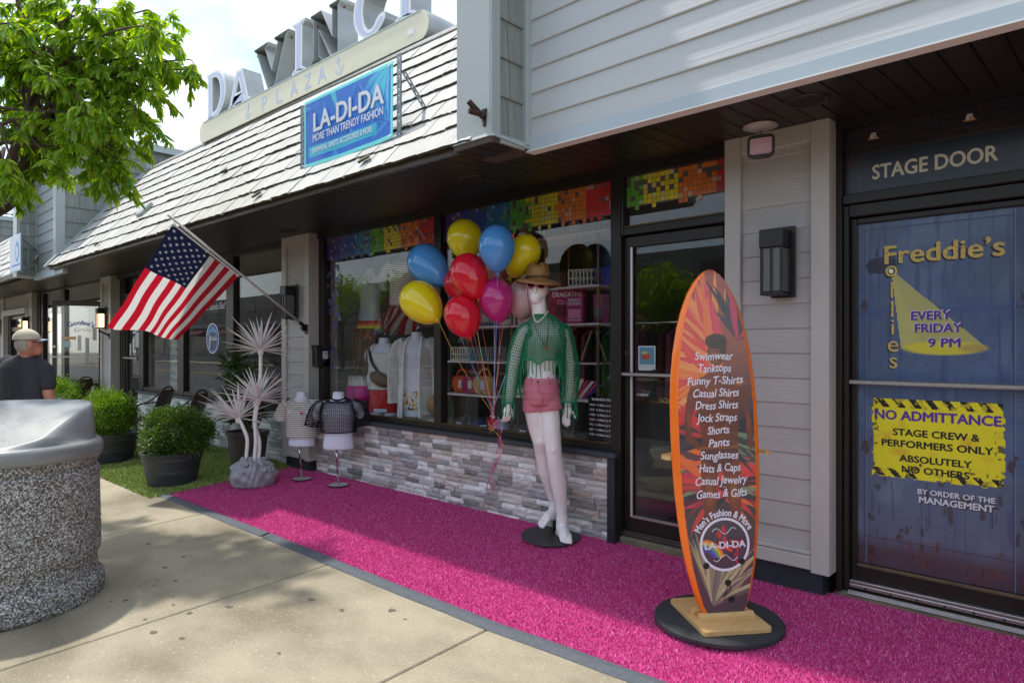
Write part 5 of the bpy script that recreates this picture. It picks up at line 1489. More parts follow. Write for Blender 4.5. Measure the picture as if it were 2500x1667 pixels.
for i in range(NR + 1):
    r_ = .43 * (i / NR) ** .8; rg = []
    for j in range(NA):
        a = 2 * math.pi * j / NA; x_, y_ = r_ * math.cos(a), r_ * math.sin(a)
        q = Vector((x_, y_, 0)); u = q.dot(ax); v = -q.dot(Vector((-ax.y, ax.x, 0)))     # u to the right, v towards the viewer
        rd_ = r_ / .43
        sm = lambda e0, e1, t: max(0, min(1, (t - e0) / (e1 - e0))) ** 2 * (3 - 2 * max(0, min(1, (t - e0) / (e1 - e0))))
        up_ = (sm(-.38, .34, -v + .06 * (1 - (u / .4) ** 2))) ** .85
        side = sm(.43, .35, abs(u) + .0 * v)
        z = .906 + .205 * up_ * side * sm(1.0, .955, rd_) - .035 * sm(.12, 0, math.hypot(u + .30, v - .22))
        rg.append((x_, y_, z))
    ring.append(rg)
hood.rings(ring, 0, cap=False); hood.f.append(tuple(range(NA))[::-1]) if False else None
obj('hood', hood, LID, bin_, smooth=True)
drops = MB()
for k in range(170):
    i = random.randrange(6, NR - 2); j = random.randrange(NA); p = Vector(ring[i][j]); r0 = random.uniform(.0016, .0042)
    drops.lathe([(r0, 0), (r0 * .85, r0 * .4), (r0 * .4, r0 * .62), (0.0001, r0 * .68)], 7, 0, Matrix.Translation(p))
o = obj('water_drops', drops, pm('water_drop', S(190, 194, 194), .05, spec=.7), bin_, smooth=True); o['kind'] = 'stuff'
# ================================================================ pots and shrubs
LEAFG = leaf_mat('box_leaf', S(84, 116, 46), .30, .42, .40, .025, per_vert=True)
LEAFD = leaf_mat('oleander_leaf', S(62, 88, 40), .25, .38, .35, .02, per_vert=True)
LEAFB = leaf_mat('bright_box_leaf', S(112, 150, 50), .35, .42, .35, .025, per_vert=True)
POTM = pm('charcoal_resin_pot', S(52, 55, 58), .55, nz=((6, 6, 30), .3, 5, S(86, 88, 90)), bump=((8, 8, 60), .3, .003))
def leaf_cloud(name, P_, D_, ln, wd, mat, parent, fold=.25, loc=(0, 0, 0), curve=0.0):
    """leaves as folded four point blades: P_ base points, D_ directions"""
    n = len(P_); P_ = np.asarray(P_, float); D_ = np.asarray(D_, float); D_ /= np.linalg.norm(D_, axis=1)[:, None] + 1e-9
    up = RNG.normal(0, 1, (n, 3)) * .55 + np.array((0, 0, 1.0)); s_ = np.cross(D_, up); s_ /= np.linalg.norm(s_, axis=1)[:, None] + 1e-9; u_ = np.cross(s_, D_)
    L_ = (np.asarray(ln) * RNG.uniform(.7, 1.15, n))[:, None]; W_ = (np.asarray(wd) * RNG.uniform(.75, 1.15, n))[:, None]
    v = np.empty((n, 6, 3), np.float32)
    v[:, 0] = P_
    v[:, 1] = P_ + D_ * L_ * .38 + s_ * W_ * .5 + u_ * W_ * fold; v[:, 2] = P_ + D_ * L_ * .38 - s_ * W_ * .5 + u_ * W_ * fold
    v[:, 3] = P_ + D_ * L_ * .72 + s_ * W_ * .34 + u_ * (W_ * fold * .7 - L_ * curve * .5); v[:, 4] = P_ + D_ * L_ * .72 - s_ * W_ * .34 + u_ * (W_ * fold * .7 - L_ * curve * .5)
    v[:, 5] = P_ + D_ * L_ - u_ * L_ * curve
    mid = P_ + D_ * L_ * .5 - u_ * L_ * curve * .3
    v = np.concatenate([v, mid[:, None, :].astype(np.float32)], 1)
    f = np.array([(0, 2, 6), (0, 6, 1), (1, 6, 3), (2, 4, 6), (3, 6, 5), (4, 5, 6)])
    idx = (f[None] + (np.arange(n) * 7)[:, None, None]).reshape(-1)
    me = bpy.data.meshes.new(name); me.vertices.add(n * 7); me.vertices.foreach_set('co', v.reshape(-1))
    m_ = len(idx) // 3; me.loops.add(m_ * 3); me.loops.foreach_set('vertex_index', idx.astype(np.int32)); me.polygons.add(m_); me.polygons.foreach_set('loop_start', np.arange(0, m_ * 3, 3, dtype=np.int32))
    at = me.attributes.new('rnd', 'FLOAT', 'POINT'); at.data.foreach_set('value', np.repeat(RNG.random(n), 7).astype(np.float32))
    me.materials.append(mat); me.update(calc_edges=True)
    return link(name, me, parent, loc)
def pot(parent, r0, r1, h, mat=POTM, bands=True):
    b = MB(); pr_ = [(r0 * .2, .0), (r0, 0), (r0 * 1.01, .01)]
    for k in range(12):
        t = (k + 1) / 12; r_ = r0 + (r1 - r0) * t; pr_.append((r_ + (.006 if bands and k in (4, 9) else 0), h * t * .93)); 
        if bands and k in (4, 9): pr_.append((r_ + .006, h * (t + .03) * .93))
    pr_ += [(r1 + .012, h * .935), (r1 + .016, h), (r1 - .008, h), (r1 - .02, h * .9), (0.0, h * .88)]
    b.lathe(pr_, 48); o = obj('pot', b, mat, parent); smooth_by_angle(o, 35)
    return o
SOIL = pm('bark_mulch', S(150, 128, 98), .95, nz=(60, .7, 4, S(70, 52, 36)), bump=(70, 1, .02))
def shrub(name, label, at, r0, r1, h, bush, n, leafm, seed, warm=0):
    t = thing(name, label, 'potted shrub', (at[0], at[1], g(at[1]) + .004), group='box shrubs in charcoal pots')
    pot(t, r0, r1, h)
    b = MB(); b.lathe([(r1 - .02, h * .86), (r1 * .6, h * .91), (0, h * .93)], 30); obj('soil', b, SOIL, t)
    st = MB(); r = random.Random(seed); c, rad = Vector(bush[0]), Vector(bush[1])
    for k in range(26):
        d = Vector((r.gauss(0, 1), r.gauss(0, 1), r.gauss(.3, .8))).normalized(); e = c + Vector((d.x * rad.x, d.y * rad.y, d.z * rad.z)) * .85
        st.tube(spline([(r.uniform(-.03, .03), r.uniform(-.03, .03), h * .85), (c.x * .5 + d.x * .04, c.y * .5 + d.y * .04, c.z - rad.z * .4), e], 4), [.006 - .005 * i / 8 for i in range(9)], 5)
    obj('stems', st, pm('twig_bark', S(92, 74, 56), .9), t)
    q = np.random.default_rng(seed)
    nc = 150; cd = q.normal(0, 1, (nc, 3)); cd /= np.linalg.norm(cd, axis=1)[:, None]
    cc = np.array(c) + cd * np.array(rad) * (q.uniform(.30, .95, nc) ** .5)[:, None]
    k = q.integers(0, nc, n); off = q.normal(0, 1, (n, 3)) * np.array(rad).mean() * .13
    P_ = cc[k] + off; D_ = (P_ - np.array(c)) / np.array(rad) + q.normal(0, .55, (n, 3)) + np.array((0, 0, .35))
    P_ = P_[(P_[:, 2] > h * .86)]; D_ = D_[:len(P_)]
    D_ = (P_ - np.array(c)) / np.array(rad) + q.normal(0, .55, (len(P_), 3)) + np.array((0, 0, .35))
    o = leaf_cloud('foliage', P_, D_, .027, .0155, leafm, t); o['kind'] = 'stuff'
    return t
shrub('potted_shrub', 'round box shrub in the charcoal pot nearest the pink carpet', (-6.97, 2.53), .215, .275, .32, ((.07, .03, .51), (.32, .31, .26)), 15000, LEAFG, 41)
shrub('potted_shrub', 'box shrub in the dark pot beside the litter bin hood', (-8.86, 2.50), .25, .32, .34, ((.03, 0, .55), (.31, .31, .28)), 13000, LEAFB, 42)
shrub('potted_shrub', 'bright green box shrub right behind the walking man', (-10.75, 2.42), .24, .31, .34, ((0, 0, .60), (.35, .34, .31)), 11000, LEAFB, 43)
# oleander in a brown woven pot
ol = thing('potted_oleander', 'tall dark leaved oleander in a brown woven plastic pot by the column', 'potted plant', (-7.12, 3.37, g(3.37) + .004))
WOV = pm('brown_woven_plastic', S(84, 72, 66), .5, nz=(9, .2))
b = MB(); rows_ = 26; prf = [(.05, 0), (.16, 0)]
N2 = 64; rg = []
for i in range(rows_ * 2 + 1):
    t_ = i / (rows_ * 2); r_ = .16 + .05 * t_ ** .8; z = .012 + t_ * .34
    rg.append([((r_ + .0035 * math.cos(math.pi * (i // 2)) * math.cos(16 * a) * (i % 2)) * math.cos(a), (r_ + .0035 * math.cos(math.pi * (i // 2)) * math.cos(16 * a) * (i % 2)) * math.sin(a), z) for a in np.linspace(0, 2 * math.pi, N2, endpoint=False)])
b.rings([[(p[0] * .9, p[1] * .9, 0) for p in rg[0]]] + rg); b.lathe([(.212, .35), (.226, .352), (.228, .39), (.212, .392), (.20, .36), (0, .33)], 48)
obj('pot', b, WOV, ol)
st = MB(); P_, D_ = [], []
rr = random.Random(5)
tips = [(-.75, .10, 1.12), (-.55, .15, 1.32), (-.60, 0, .95), (-.35, .1, 1.25), (-.30, -.05, .98), (-.15, .12, 1.30), (.0, .1, 1.15), (.12, .12, .9), (-.48, -.05, .75), (.15, -.10, .58), (.22, 0, .62), (-.18, -.16, .55), (.05, -.2, .5), (-.85, .12, 1.22), (-.1, .05, .8), (-.42, .15, 1.08), (-.65, .16, 1.22)]
for tp in tips:
    a = Vector((rr.uniform(-.05, .05), rr.uniform(-.05, .05), .33)); e = Vector(tp)
    cv = spline([a, a.lerp(e, .5) + Vector((rr.uniform(.02, .10), rr.uniform(-.04, .04), .10)), e], 8)
    st.tube(cv, [.008 - .006 * i / (len(cv) - 1) for i in range(len(cv))], 5)
    for i, p in enumerate(cv):
        if i < len(cv) * .30: continue
        for k in range(7):
            an = rr.uniform(0, 6.28); P_.append(p + Vector((rr.gauss(0, .012), rr.gauss(0, .012), rr.gauss(0, .012)))); D_.append((math.cos(an), math.sin(an), rr.uniform(-.35, .9)))
obj('stems', st, pm('oleander_stem', S(96, 98, 70), .8), ol)
o = leaf_cloud('foliage', P_, D_, .125, .019, LEAFD, ol, curve=.12); o['kind'] = 'stuff'
# indoor palms behind the restaurant glass
for x, y, lab, s_ in ((-10.9, 4.15, 'spiky palm behind the restaurant glass left of the frame', .6), (-8.95, 4.2, 'dark palm behind the restaurant glass beside the badge', .62)):
    t = thing('indoor_palm', lab, 'palm', (x, y, .10)); P_, D_, st = [], [], MB()
    b = MB(); b.lathe([(.04, 0), (.14, 0), (.18, .3), (.165, .3), (0, .27)], 24); obj('pot', b, POTM, t)
    for k in range(16):
        a = rr.uniform(0, 6.28); e = Vector((math.cos(a) * .5, math.sin(a) * .3, rr.uniform(.55, 1.0))); cv = spline([(0, 0, .28), (e.x * .4, e.y * .4, e.z * 1.0), e], 7)
        st.tube(cv, .004, 4)
        for i in range(4, len(cv)):
            tn = (cv[i] - cv[i - 1]).normalized(); sd_ = tn.cross(Vector((0, 0, 1))).normalized()
            for sg in (-1, 1): P_.append(cv[i]); D_.append(tn * .8 + sd_ * sg)
    obj('stems', st, pm('oleander_stem', S(96, 98, 70), .8), t); o = leaf_cloud('foliage', P_, D_, .17, .016, LEAFD, t, curve=.1); o['kind'] = 'stuff'

# ================================================================ white artificial yucca
yu = thing('white_yucca', 'white painted artificial yucca with three spiky heads in grey cloth', 'artificial plant', (-6.20, 2.985, g(2.985) + .012), R(43.1))
YW = pm('blush_white_plastic', S(244, 240, 238), .5, nz=(14, .10, 4, S(230, 206, 208)), sss=.05)
stem_pts = [[(.045, 0, .16), (.06, .01, .40), (.015, 0, .62), (.06, .02, .95), (.075, 0, 1.28)], [(.01, -.01, .16), (.035, -.02, .40), (.03, -.02, .60), (.055, -.02, .80)], [(-.075, .0, .16), (-.06, 0, .30), (-.055, 0, .44), (-.10, 0, .56), (-.135, 0, .63)]]
for cvp in stem_pts:
    b = MB(); cv = spline(cvp, 16); rad = [.0165 * (1 + .05 * (i % 2)) for i in range(len(cv))]; b.tube(cv, rad, 12); obj('stem', b, YW, yu, smooth=True)
def blade(d, ln, wd):
    """long folded spike leaf, unit pieces along +Z then turned to d"""
    b = MB(); d = Vector(d).normalized(); q = d.to_track_quat('Z', 'Y').to_matrix().to_4x4()
    rg = []
    for i in range(7):
        t_ = i / 6; w_ = wd * (.35 + .65 * min(1, t_ * 3)) * (1 - t_ ** 2.2) + .0006; x_ = -.03 * ln * t_ * t_
        rg.append([q @ Vector((-w_, x_ + w_ * .5, ln * t_)), q @ Vector((0, x_, ln * t_)), q @ Vector((w_, x_ + w_ * .5, ln * t_)), q @ Vector((0, x_ - .0012, ln * t_))])
    b.rings(rg); return b
def head(c, n, ln, tilt, seed, down=-.35):
    r = random.Random(seed)
    for k in range(n):
        z = down + (1 - down) * ((k + .5) / n) ** .85; a = k * 2.39996 + r.uniform(-.2, .2); h_ = math.sqrt(max(0, 1 - z * z))
        d = Vector((h_ * math.cos(a), h_ * math.sin(a), z)) + Vector(tilt)
        o = obj('leaf', blade(d, ln * r.uniform(.75, 1.1) * (1.0 if z < .75 else .9), .0155), YW, yu, loc=Vector(c) + d.normalized() * .012)
    b = MB(); ball(b, Vector(c) + Vector((0, 0, -.015)), (.028, .028, .04)); obj('leaf_crown', b, YW, yu, smooth=True)
head((.075, 0, 1.285), 44, .39, (0, 0, .15), 1); head((.055, -.02, .81), 44, .38, (.05, -.1, .15), 2); head((-.14, 0, .635), 38, .38, (-.35, -.1, .25), 3)
CLOTH = pm('grey_linen', S(168, 166, 172), .9, nz=(7, .2), bump=((500, 500, 500), .2, .001), sheen=.2)
b = MB(); rg = []; NS = 110
for i in range(40):
    t_ = i / 39; rg_ = []
    for j in range(NS):
        a = 2 * math.pi * j / NS
        r_ = .205 * math.sin(math.pi * min(1, .30 + .56 * t_)) ** .6 * (1 if t_ < .72 else 1 - (t_ - .72) * 1.6)
        fold_ = .018 * math.sin(9 * a + 3.2 * math.sin(4 * t_ + 2 * a) + 6 * t_) + .012 * math.sin(17 * a - 9 * t_ + 1.5 * math.sin(5 * a)) + .010 * math.sin(5 * a + 14 * t_)
        r_ += fold_ * (.35 + .9 * t_)
        z = .225 * t_ ** .85 + (.020 * math.sin(7 * a + 4 * t_) + .014 * math.sin(13 * a + 2)) * t_ + (.02 if t_ > .9 else 0) * math.sin(8 * a)
        rg_.append((max(.02, r_) * math.cos(a), max(.02, r_) * math.sin(a), z))
    rg.append(rg_)
b.rings(rg); o = obj('cloth_wrap', b, CLOTH, yu, smooth=True)
b = MB()
for k in range(9):
    a0 = rr.uniform(0, 6.28); L_ = rr.uniform(.08, .16); c0 = Vector((rr.uniform(-.09, .09), rr.uniform(-.12, .02), .20)); rg = []
    for i in range(13):
        t_ = i / 12; p = c0 + Vector((math.cos(a0 + 2.2 * t_) * L_ * (t_ - .5), math.sin(a0 + 1.4 * t_) * L_ * (t_ - .5), .035 * math.sin(math.pi * t_)))
        rw = .024 * math.sin(math.pi * min(.96, max(.06, t_))) + .003; rg.append([p + Vector((rw * math.cos(q) * .8, rw * math.sin(q) * .8, rw * math.sin(q * 2) * .5 + rw * .9 * math.sin(q))) for q in np.linspace(0, 2 * math.pi, 12, endpoint=False)])
    b.rings(rg)
o = obj('cloth_folds', b, CLOTH, yu, smooth=True); o['kind'] = 'stuff'

# ================================================================ rattan chairs
RAT = pm('brown_rattan', S(92, 70, 58), .55, nz=((70, 70, 8), .45, 3), bump=((160, 160, 30), .6, .003))
TUBE = pm('brown_tube', S(62, 48, 42), .4)
def chair(name, label, at, rz):
    t = thing(name, label, 'chair', (at[0], at[1], g(at[1]) + .012), rz, group='brown rattan armchairs on the turf'); t.scale = (.92, .92, .90)
    for sg in (-1, 1):
        b = MB(); b.tube(spline([(.25, sg * .27, 0), (.24, sg * .265, .25), (.25, sg * .265, .50), (.20, sg * .27, .60), (.0, sg * .275, .63), (-.18, sg * .25, .70), (-.27, sg * .20, .80)], 6), .012, 8); obj('front_leg', b, TUBE, t, smooth=True)
        b = MB(); b.tube(spline([(-.30, sg * .25, 0), (-.22, sg * .245, .22), (.02, sg * .255, .40), (.20, sg * .262, .42)], 6), .011, 8); obj('rear_leg', b, TUBE, t, smooth=True)
    b = MB(); b.tube(spline([(-.16, -.24, .38), (-.24, -.235, .62), (-.29, -.20, .80), (-.31, -.08, .87), (-.31, .08, .87), (-.29, .20, .80), (-.24, .235, .62), (-.16, .24, .38)], 6), .012, 8); obj('back_frame', b, TUBE, t, smooth=True)
    b = MB(); rg = []
    for i in range(21):
        z = .44 + .40 * i / 20; w_ = .23 - .06 * max(0, (i - 12) / 8) ** 2; x_ = -.17 - .32 * (z - .40) ; wob = .003 * (i % 2)
        rg.append([(x_ - .035 * (1 - (j / 8 - 1) ** 2) - wob * (1 if j % 2 else -1), w_ * (j / 8 - 1), z) for j in range(17)])
    b.rings(rg, closed=False, cap=False); o = obj('back_weave', b, RAT, t); so = o.modifiers.new('s', 'SOLIDIFY'); so.thickness = .009; bake(o)
    b = MB(); rg = []
    for i in range(21):
        x_ = -.20 + .44 * i / 20; rg.append([(x_, .24 * (j / 8 - 1), .405 - .02 * (1 - (j / 8 - 1) ** 2) + .003 * (1 if (i + j) % 2 else -1) + (.01 if i > 17 else 0) * -(i - 17) * .5) for j in range(17)])
    b.rings(rg, closed=False, cap=False); o = obj('seat', b, RAT, t); so = o.modifiers.new('s', 'SOLIDIFY'); so.thickness = .010; bake(o)
    b = MB(); b.tube([(.24, -.25, .395), (.24, .25, .395)], .011, 8); b.tube([(-.19, -.24, .40), (-.19, .24, .40)], .011, 8); obj('cross_tube', b, TUBE, t)
chair('rattan_chair', 'brown rattan armchair with its round back fully in view', (-9.45, 3.10), R(228))
chair('rattan_chair', 'brown rattan armchair half hidden behind the potted box shrub', (-8.42, 3.12), R(226))
chair('rattan_chair', 'brown rattan armchair far off beside the walking man', (-13.4, 3.2), R(222))

# ================================================================ surfboard sign
sf = thing('surfboard_sign', 'orange edged surfboard sign listing swimwear, tanktops and shorts on bamboo stand', 'surfboard sign', (-1.475, 3.02, g(3.02) + .008), R(51.5))
RUBB = pm('black_rubber_disc', S(44, 46, 48), .8, nz=(18, .3, 5, S(74, 76, 78)), bump=(120, .3, .002))
b = MB(); b.lathe([(0, 0), (.292, 0), (.30, .006), (.30, .022), (.292, .03), (0, .031)], 72); o = obj('base_disc', b, RUBB, sf); smooth_by_angle(o, 30)
BAM = pm('bamboo', S(214, 176, 118), .45, nz=((30, 3, 30), .35, 3, S(186, 140, 84)), coat=.1)
def rbox(x0, x1, y0, y1, z0, z1, r_, n=4):
    pts = []
    for cx_, cy_, a in ((x1 - r_, y1 - r_, 0), (x0 + r_, y1 - r_, 90), (x0 + r_, y0 + r_, 180), (x1 - r_, y0 + r_, 270)):
        pts += [(cx_ + r_ * math.cos(R(a + 90 * k / n)), cy_ + r_ * math.sin(R(a + 90 * k / n))) for k in range(n + 1)]
    b = MB(); b.rings([[(x, y, z0) for x, y in pts], [(x, y, z1 - .002) for x, y in pts], [(x * .996 + (x0 + x1) * .002, y * .996 + (y0 + y1) * .002, z1) for x, y in pts]]); return b
obj('base_board', rbox(-.165, .165, -.21, .20, .0315, .052, .02), BAM, sf)
for y in (-.085, -.01):
    b = MB(); b.rings([[(x, y - .014, .0525), (x, y + .014, .0525), (x, y + .014, .083), (x, y + .0, .083), (x, y - .014, .070)] for x in (-.135, .135)]); obj('clamp_bar', b, BAM, sf, fix=True)
tilt = R(-1.6); LEAN = R(2.2)
BM = Matrix.Translation((0.0, -.045, .058)) @ Matrix.Rotation(tilt, 4, 'Y') @ Matrix.Rotation(-LEAN, 4, 'X')
WID = [(0, .02), (.006, .085), (.018, .103), (.06, .125), (.12, .145), (.22, .171), (.33, .190), (.45, .2035), (.58, .2135), (.72, .219), (.86, .221), (1.0, .2185), (1.12, .211), (1.24, .196), (1.35, .174), (1.44, .148), (1.52, .114), (1.575, .08), (1.61, .048), (1.63, .02), (1.634, .002)]
WH = np.array([q[0] for q in WID]); WW = np.array([q[1] for q in WID])
def hw(h): return float(np.interp(h, WH, WW))
hs_ = np.concatenate([np.linspace(0, .03, 6), np.linspace(.05, 1.5, 40), np.linspace(1.52, 1.634, 14)])
secs = [(-1.0, 0), (-.985, .35), (-.93, .72), (-.86, .95), (-.6, 1.0), (0, 1.0), (.6, 1.0), (.86, .95), (.93, .72), (.985, .35), (1.0, 0), (.985, -.35), (.93, -.72), (.86, -.95), (0, -1.0), (-.86, -.95), (-.93, -.72), (-.985, -.35)]
rg = []
for h in hs_:
    w_ = max(.003, hw(h)); th = .027 * min(1, (w_ / .10)) ** .5
    rg.append([BM @ Vector((s_ * w_, -d_ * th + .012 * ((h - .8) / .8) ** 2 * -1, h)) for s_, d_ in secs])
b = MB(); b.rings(rg); ORG = pm('orange_rail', S(255, 122, 22), .28, coat=.5); obj('board', b, ORG, sf, smooth=True)
# printed deck
DW, DH = .46, 1.64
dp = Print(DW, DH, 130, 464, S(70, 66, 72))
cxm = DW / 2
fr1 = dp.fractal(8, 3, 51)
dp.put(fr1, S(74, 48, 58), .7); dp.put(np.clip((dp.Y - .95) * 2.5, 0, 1), S(196, 90, 56), .6)
hot = [S(226, 58, 62), S(214, 44, 84), S(236, 112, 52), S(240, 150, 72), S(205, 40, 60)]
darkl = [S(46, 38, 58), S(58, 48, 66), S(40, 36, 52)]
gre = [S(112, 140, 108), S(132, 156, 120), S(96, 120, 100)]
rs = random.Random(77)
for k in range(130):     # left fan, upper
    dp.leaf((cxm + .03, 1.15 + rs.uniform(-.1, .1)), R(rs.uniform(95, 215)), rs.uniform(.25, .5), rs.uniform(.02, .055), rs.choice(hot[:4] + [S(245, 166, 96), S(238, 120, 70)]), rs.uniform(-.5, .6), .85, rs.choice(hot))
for k in range(40):
    dp.leaf((cxm + .12, 1.30), R(rs.uniform(20, 120)), rs.uniform(.15, .38), rs.uniform(.018, .04), rs.choice(darkl + darkl + [S(240, 150, 72), S(200, 40, 84)]), rs.uniform(-.5, .5), .9)
for k in range(110):
    a = rs.choice((rs.uniform(150, 220), rs.uniform(-40, 30)))
    dp.leaf((cxm + rs.uniform(-.04, .04), rs.uniform(.55, .85)), R(a), rs.uniform(.18, .32), rs.uniform(.018, .04), rs.choice(hot[:3] + darkl + hot[:2] + gre[:1] + [S(206, 60, 60), S(150, 50, 60)]), rs.uniform(-.6, .6), .9)
for k in range(30):
    dp.leaf((cxm + .02, .86), R(rs.uniform(-60, 20)), rs.uniform(.15, .3), rs.uniform(.015, .03), rs.choice(gre + darkl), rs.uniform(-.6, .6), .8)
# sunlit figure of a man in swim briefs, soft brown tones
br1, br2, br3 = S(150, 84, 48), S(112, 58, 44), S(186, 108, 54)
sk = [(-.035, 1.17), (.035, 1.17), (.045, 1.135), (.12, 1.11), (.145, 1.06), (.15, .98), (.165, .90), (.17, .82), (.155, .76), (.135, .80), (.135, .90), (.115, .98), (.10, .92), (.09, .80), (.095, .72), (.10, .60), (.09, .47), (.085, .36), (.05, .36), (.035, .50), (.012, .68), (-.012, .68), (-.03, .50), (-.04, .36), (-.085, .36), (-.09, .48), (-.10, .60), (-.095, .72), (-.085, .80), (-.095, .92), (-.11, .98), (-.135, .93), (-.135, .86), (-.09, .80), (-.10, .775), (-.165, .83), (-.165, .94), (-.15, 1.03), (-.125, 1.10), (-.05, 1.135)]
dp.poly([(cxm + .01 + x * 1.02, y) for x, y in sk], br2, .92)
dp.ellipse((cxm + .012, 1.235), (.046, .062), br2, .97); dp.ellipse((cxm + .0, 1.228), (.032, .05), br1, .7, .6); dp.ellipse((cxm + .012, 1.29), (.056, .036), S(44, 26, 24), .96); dp.ellipse((cxm + .045, 1.26), (.02, .04), S(44, 26, 24), .8)
dp.put((abs(dp.X - cxm + .008) < .03) & (abs(dp.Y - 1.243) < .004), S(60, 32, 28), .6); dp.ellipse((cxm - .006, 1.205), (.014, .005), S(80, 40, 36), .8)
for (x, y, a, b_, c) in ((-.045, 1.04, .05, .035, br1), (.055, 1.04, .05, .035, br1), (.0, .95, .018, .05, br2), (-.03, .93, .025, .02, br1), (.03, .93, .025, .02, br1), (-.03, .88, .025, .02, br1), (.03, .88, .025, .02, br1), (-.12, 1.09, .04, .02, br3), (.11, 1.09, .04, .02, br3), (-.06, .58, .026, .10, br1), (.06, .58, .026, .10, br1), (.15, .90, .012, .06, br1), (-.15, .92, .012, .06, br1)):
    dp.ellipse((cxm + .01 + x, y), (a, b_), c, .75, .7)
dp.poly([(cxm - .085, .79), (cxm + .105, .79), (cxm + .10, .74), (cxm + .03, .685), (cxm - .01, .685), (cxm - .08, .74)], S(86, 44, 46), .9); dp.poly([(cxm - .087, .795), (cxm + .107, .795), (cxm + .106, .78), (cxm - .086, .78)], S(150, 84, 50), .8)
dp.put(np.clip((.50 - dp.Y) * 5, 0, 1), S(78, 76, 78), .55)
for k in range(46):
    dp.leaf((cxm - .06, .06), R(rs.uniform(20, 105)), rs.uniform(.16, .40), rs.uniform(.014, .034), rs.choice((S(146, 150, 120), S(170, 168, 128), S(196, 178, 118), S(120, 124, 110), S(110, 96, 98), S(178, 150, 104))), rs.uniform(-.5, .3), .85, rs.choice((S(110, 108, 98), S(190, 186, 140))))
# badge
bc = (cxm + .012, .335); br_ = .118
dp.ellipse(bc, (br_, br_), S(70, 66, 74))
for k in range(40):
    a = rs.uniform(0, 360); q = Print.__new__(Print)
    dp.leaf((bc[0] + rs.uniform(-.05, .06), bc[1] + rs.uniform(-.06, .05)), R(a), rs.uniform(.03, .055), rs.uniform(.012, .024), rs.choice((S(226, 50, 40), S(236, 90, 40), S(60, 56, 66), S(220, 40, 80), S(70, 66, 76))), 0, .9)
for i, c in enumerate((S(96, 70, 160), S(70, 110, 200), S(110, 170, 90), S(226, 200, 60), S(236, 130, 50))):
    rr0 = .052 + i * .011; d_ = np.sqrt((dp.X - bc[0] + .105) ** 2 + (dp.Y - bc[1] + .075) ** 2)
    dp.put((abs(d_ - rr0) < .0062) & ((dp.X - bc[0]) ** 2 + (dp.Y - bc[1]) ** 2 < br_ ** 2) & (dp.Y > bc[1] - .06), c, .95)
def deck(x, y):
    h = np.asarray(y); th = .027 * np.minimum(1, np.interp(h, WH, WW).clip(.003) / .10) ** .5
    X = np.asarray(x) - cxm
    P3 = np.stack([X, -th - .0011 - .012 * ((h - .8) / .8) ** 2, h]); Mx = np.array(BM)
    return tuple((Mx[:3, :3] @ P3) + Mx[:3, 3:4])
keep = lambda X, Y: np.abs(X - cxm) < np.interp(Y, WH, WW) * .855
link('deck_print', dp.mesh('deck_print', deck, pm('laminated_print', (1, 1, 1), .22, attr='Col', coat=.4)), sf)
sf_print = sf.children[-1]
sf_print.data = dp.mesh('deck_print', deck, MATS['laminated_print'], keep)
BX, BZ = (BM.to_3x3() @ Vector((1, 0, 0))), (BM.to_3x3() @ Vector((0, 0, 1)))
def on_deck(u, h, lift=.0022):
    return tuple(BM @ Vector((u, -.027 - .012 * ((h - .8) / .8) ** 2 - lift, h)))
LAV = pm('lavender_white_print', (.80, .80, .88), .4)
for s, v, wd, du in (('Swimwear', 785, .185, -.01), ('Tanktops', 812, .158, -.005), ('Funny T-Shirts', 840, .27, -.004), ('Casual Shirts', 868, .222, 0), ('Dress Shirts', 895, .207, .004), ('Jock Straps', 923, .196, .006), ('Shorts', 951, .106, .012), ('Pants', 979, .102, .012), ('Sunglasses', 1007, .184, .012), ('Hats & Caps', 1035, .2, .01), ('Casual Jewelry', 1063, .25, .016), ('Games & Gifts', 1092, .243, .018)):
    h = (1389 - v) * 2.11e-3 - .014
    text(s, .039, LAV, sf, on_deck(du * .4, h - .058), width=wd * 1.04, bold=.022, shear=.22, xd=BX, yd=BZ, ext=.0002, warp=lambda x, y: (x, y + .0025 * math.sin(x * 60)))
text('Men’s Fashion & More', .034, LAV, sf, on_deck(.012, .335 + .132), width=.33, bold=.04, xd=BX, yd=BZ, warp=lambda x, y: ((.135 + y) * math.sin(x / .15), (.135 + y) * math.cos(x / .15) - .135))
b = MB()
o_, i_ = [], []
for k in range(64):
    a = 2 * math.pi * k / 64; o_.append(on_deck(.012 + .124 * math.cos(a), .335 + .124 * math.sin(a))); i_.append(on_deck(.012 + .112 * math.cos(a), .335 + .112 * math.sin(a)))
for k in range(64): b.quad(o_[k], o_[(k + 1) % 64], i_[(k + 1) % 64], i_[k])
obj('badge_ring', b, LAV, sf)
text('LA-DI-DA', .032, LAV, sf, on_deck(.012, .318, .0028), width=.205, bold=.045, xd=BX, yd=BZ)
for sg in (1, -1):
    b = MB(); cv = []
    for k in range(20):
        t_ = k / 19; cv.append(on_deck(.012 + (t_ - .5) * .12 * sg, .335 + sg * (.062 + .014 * math.sin(t_ * 9)), .0022))
    b.tube(cv, .0018, 4); obj('badge_swirl', b, LAV, sf)
PLUG = pm('black_plug', S(22, 22, 24), .4)
for u, h in ((-.085, .243), (.092, .252), (.018, .158), (.03, .082)):
    b = MB(); p = Vector(on_deck(u, h, 0)); n_ = BM.to_3x3() @ Vector((0, -1, 0)); Mq = Matrix.Translation(p) @ n_.to_track_quat('Z', 'Y').to_matrix().to_4x4()
    b.lathe([(.015, 0), (.015, .004), (.011, .0055), (.009, .0035), (0, .0035)], 20, 0, Mq); obj('leash_plug', b, PLUG, sf, smooth=False)
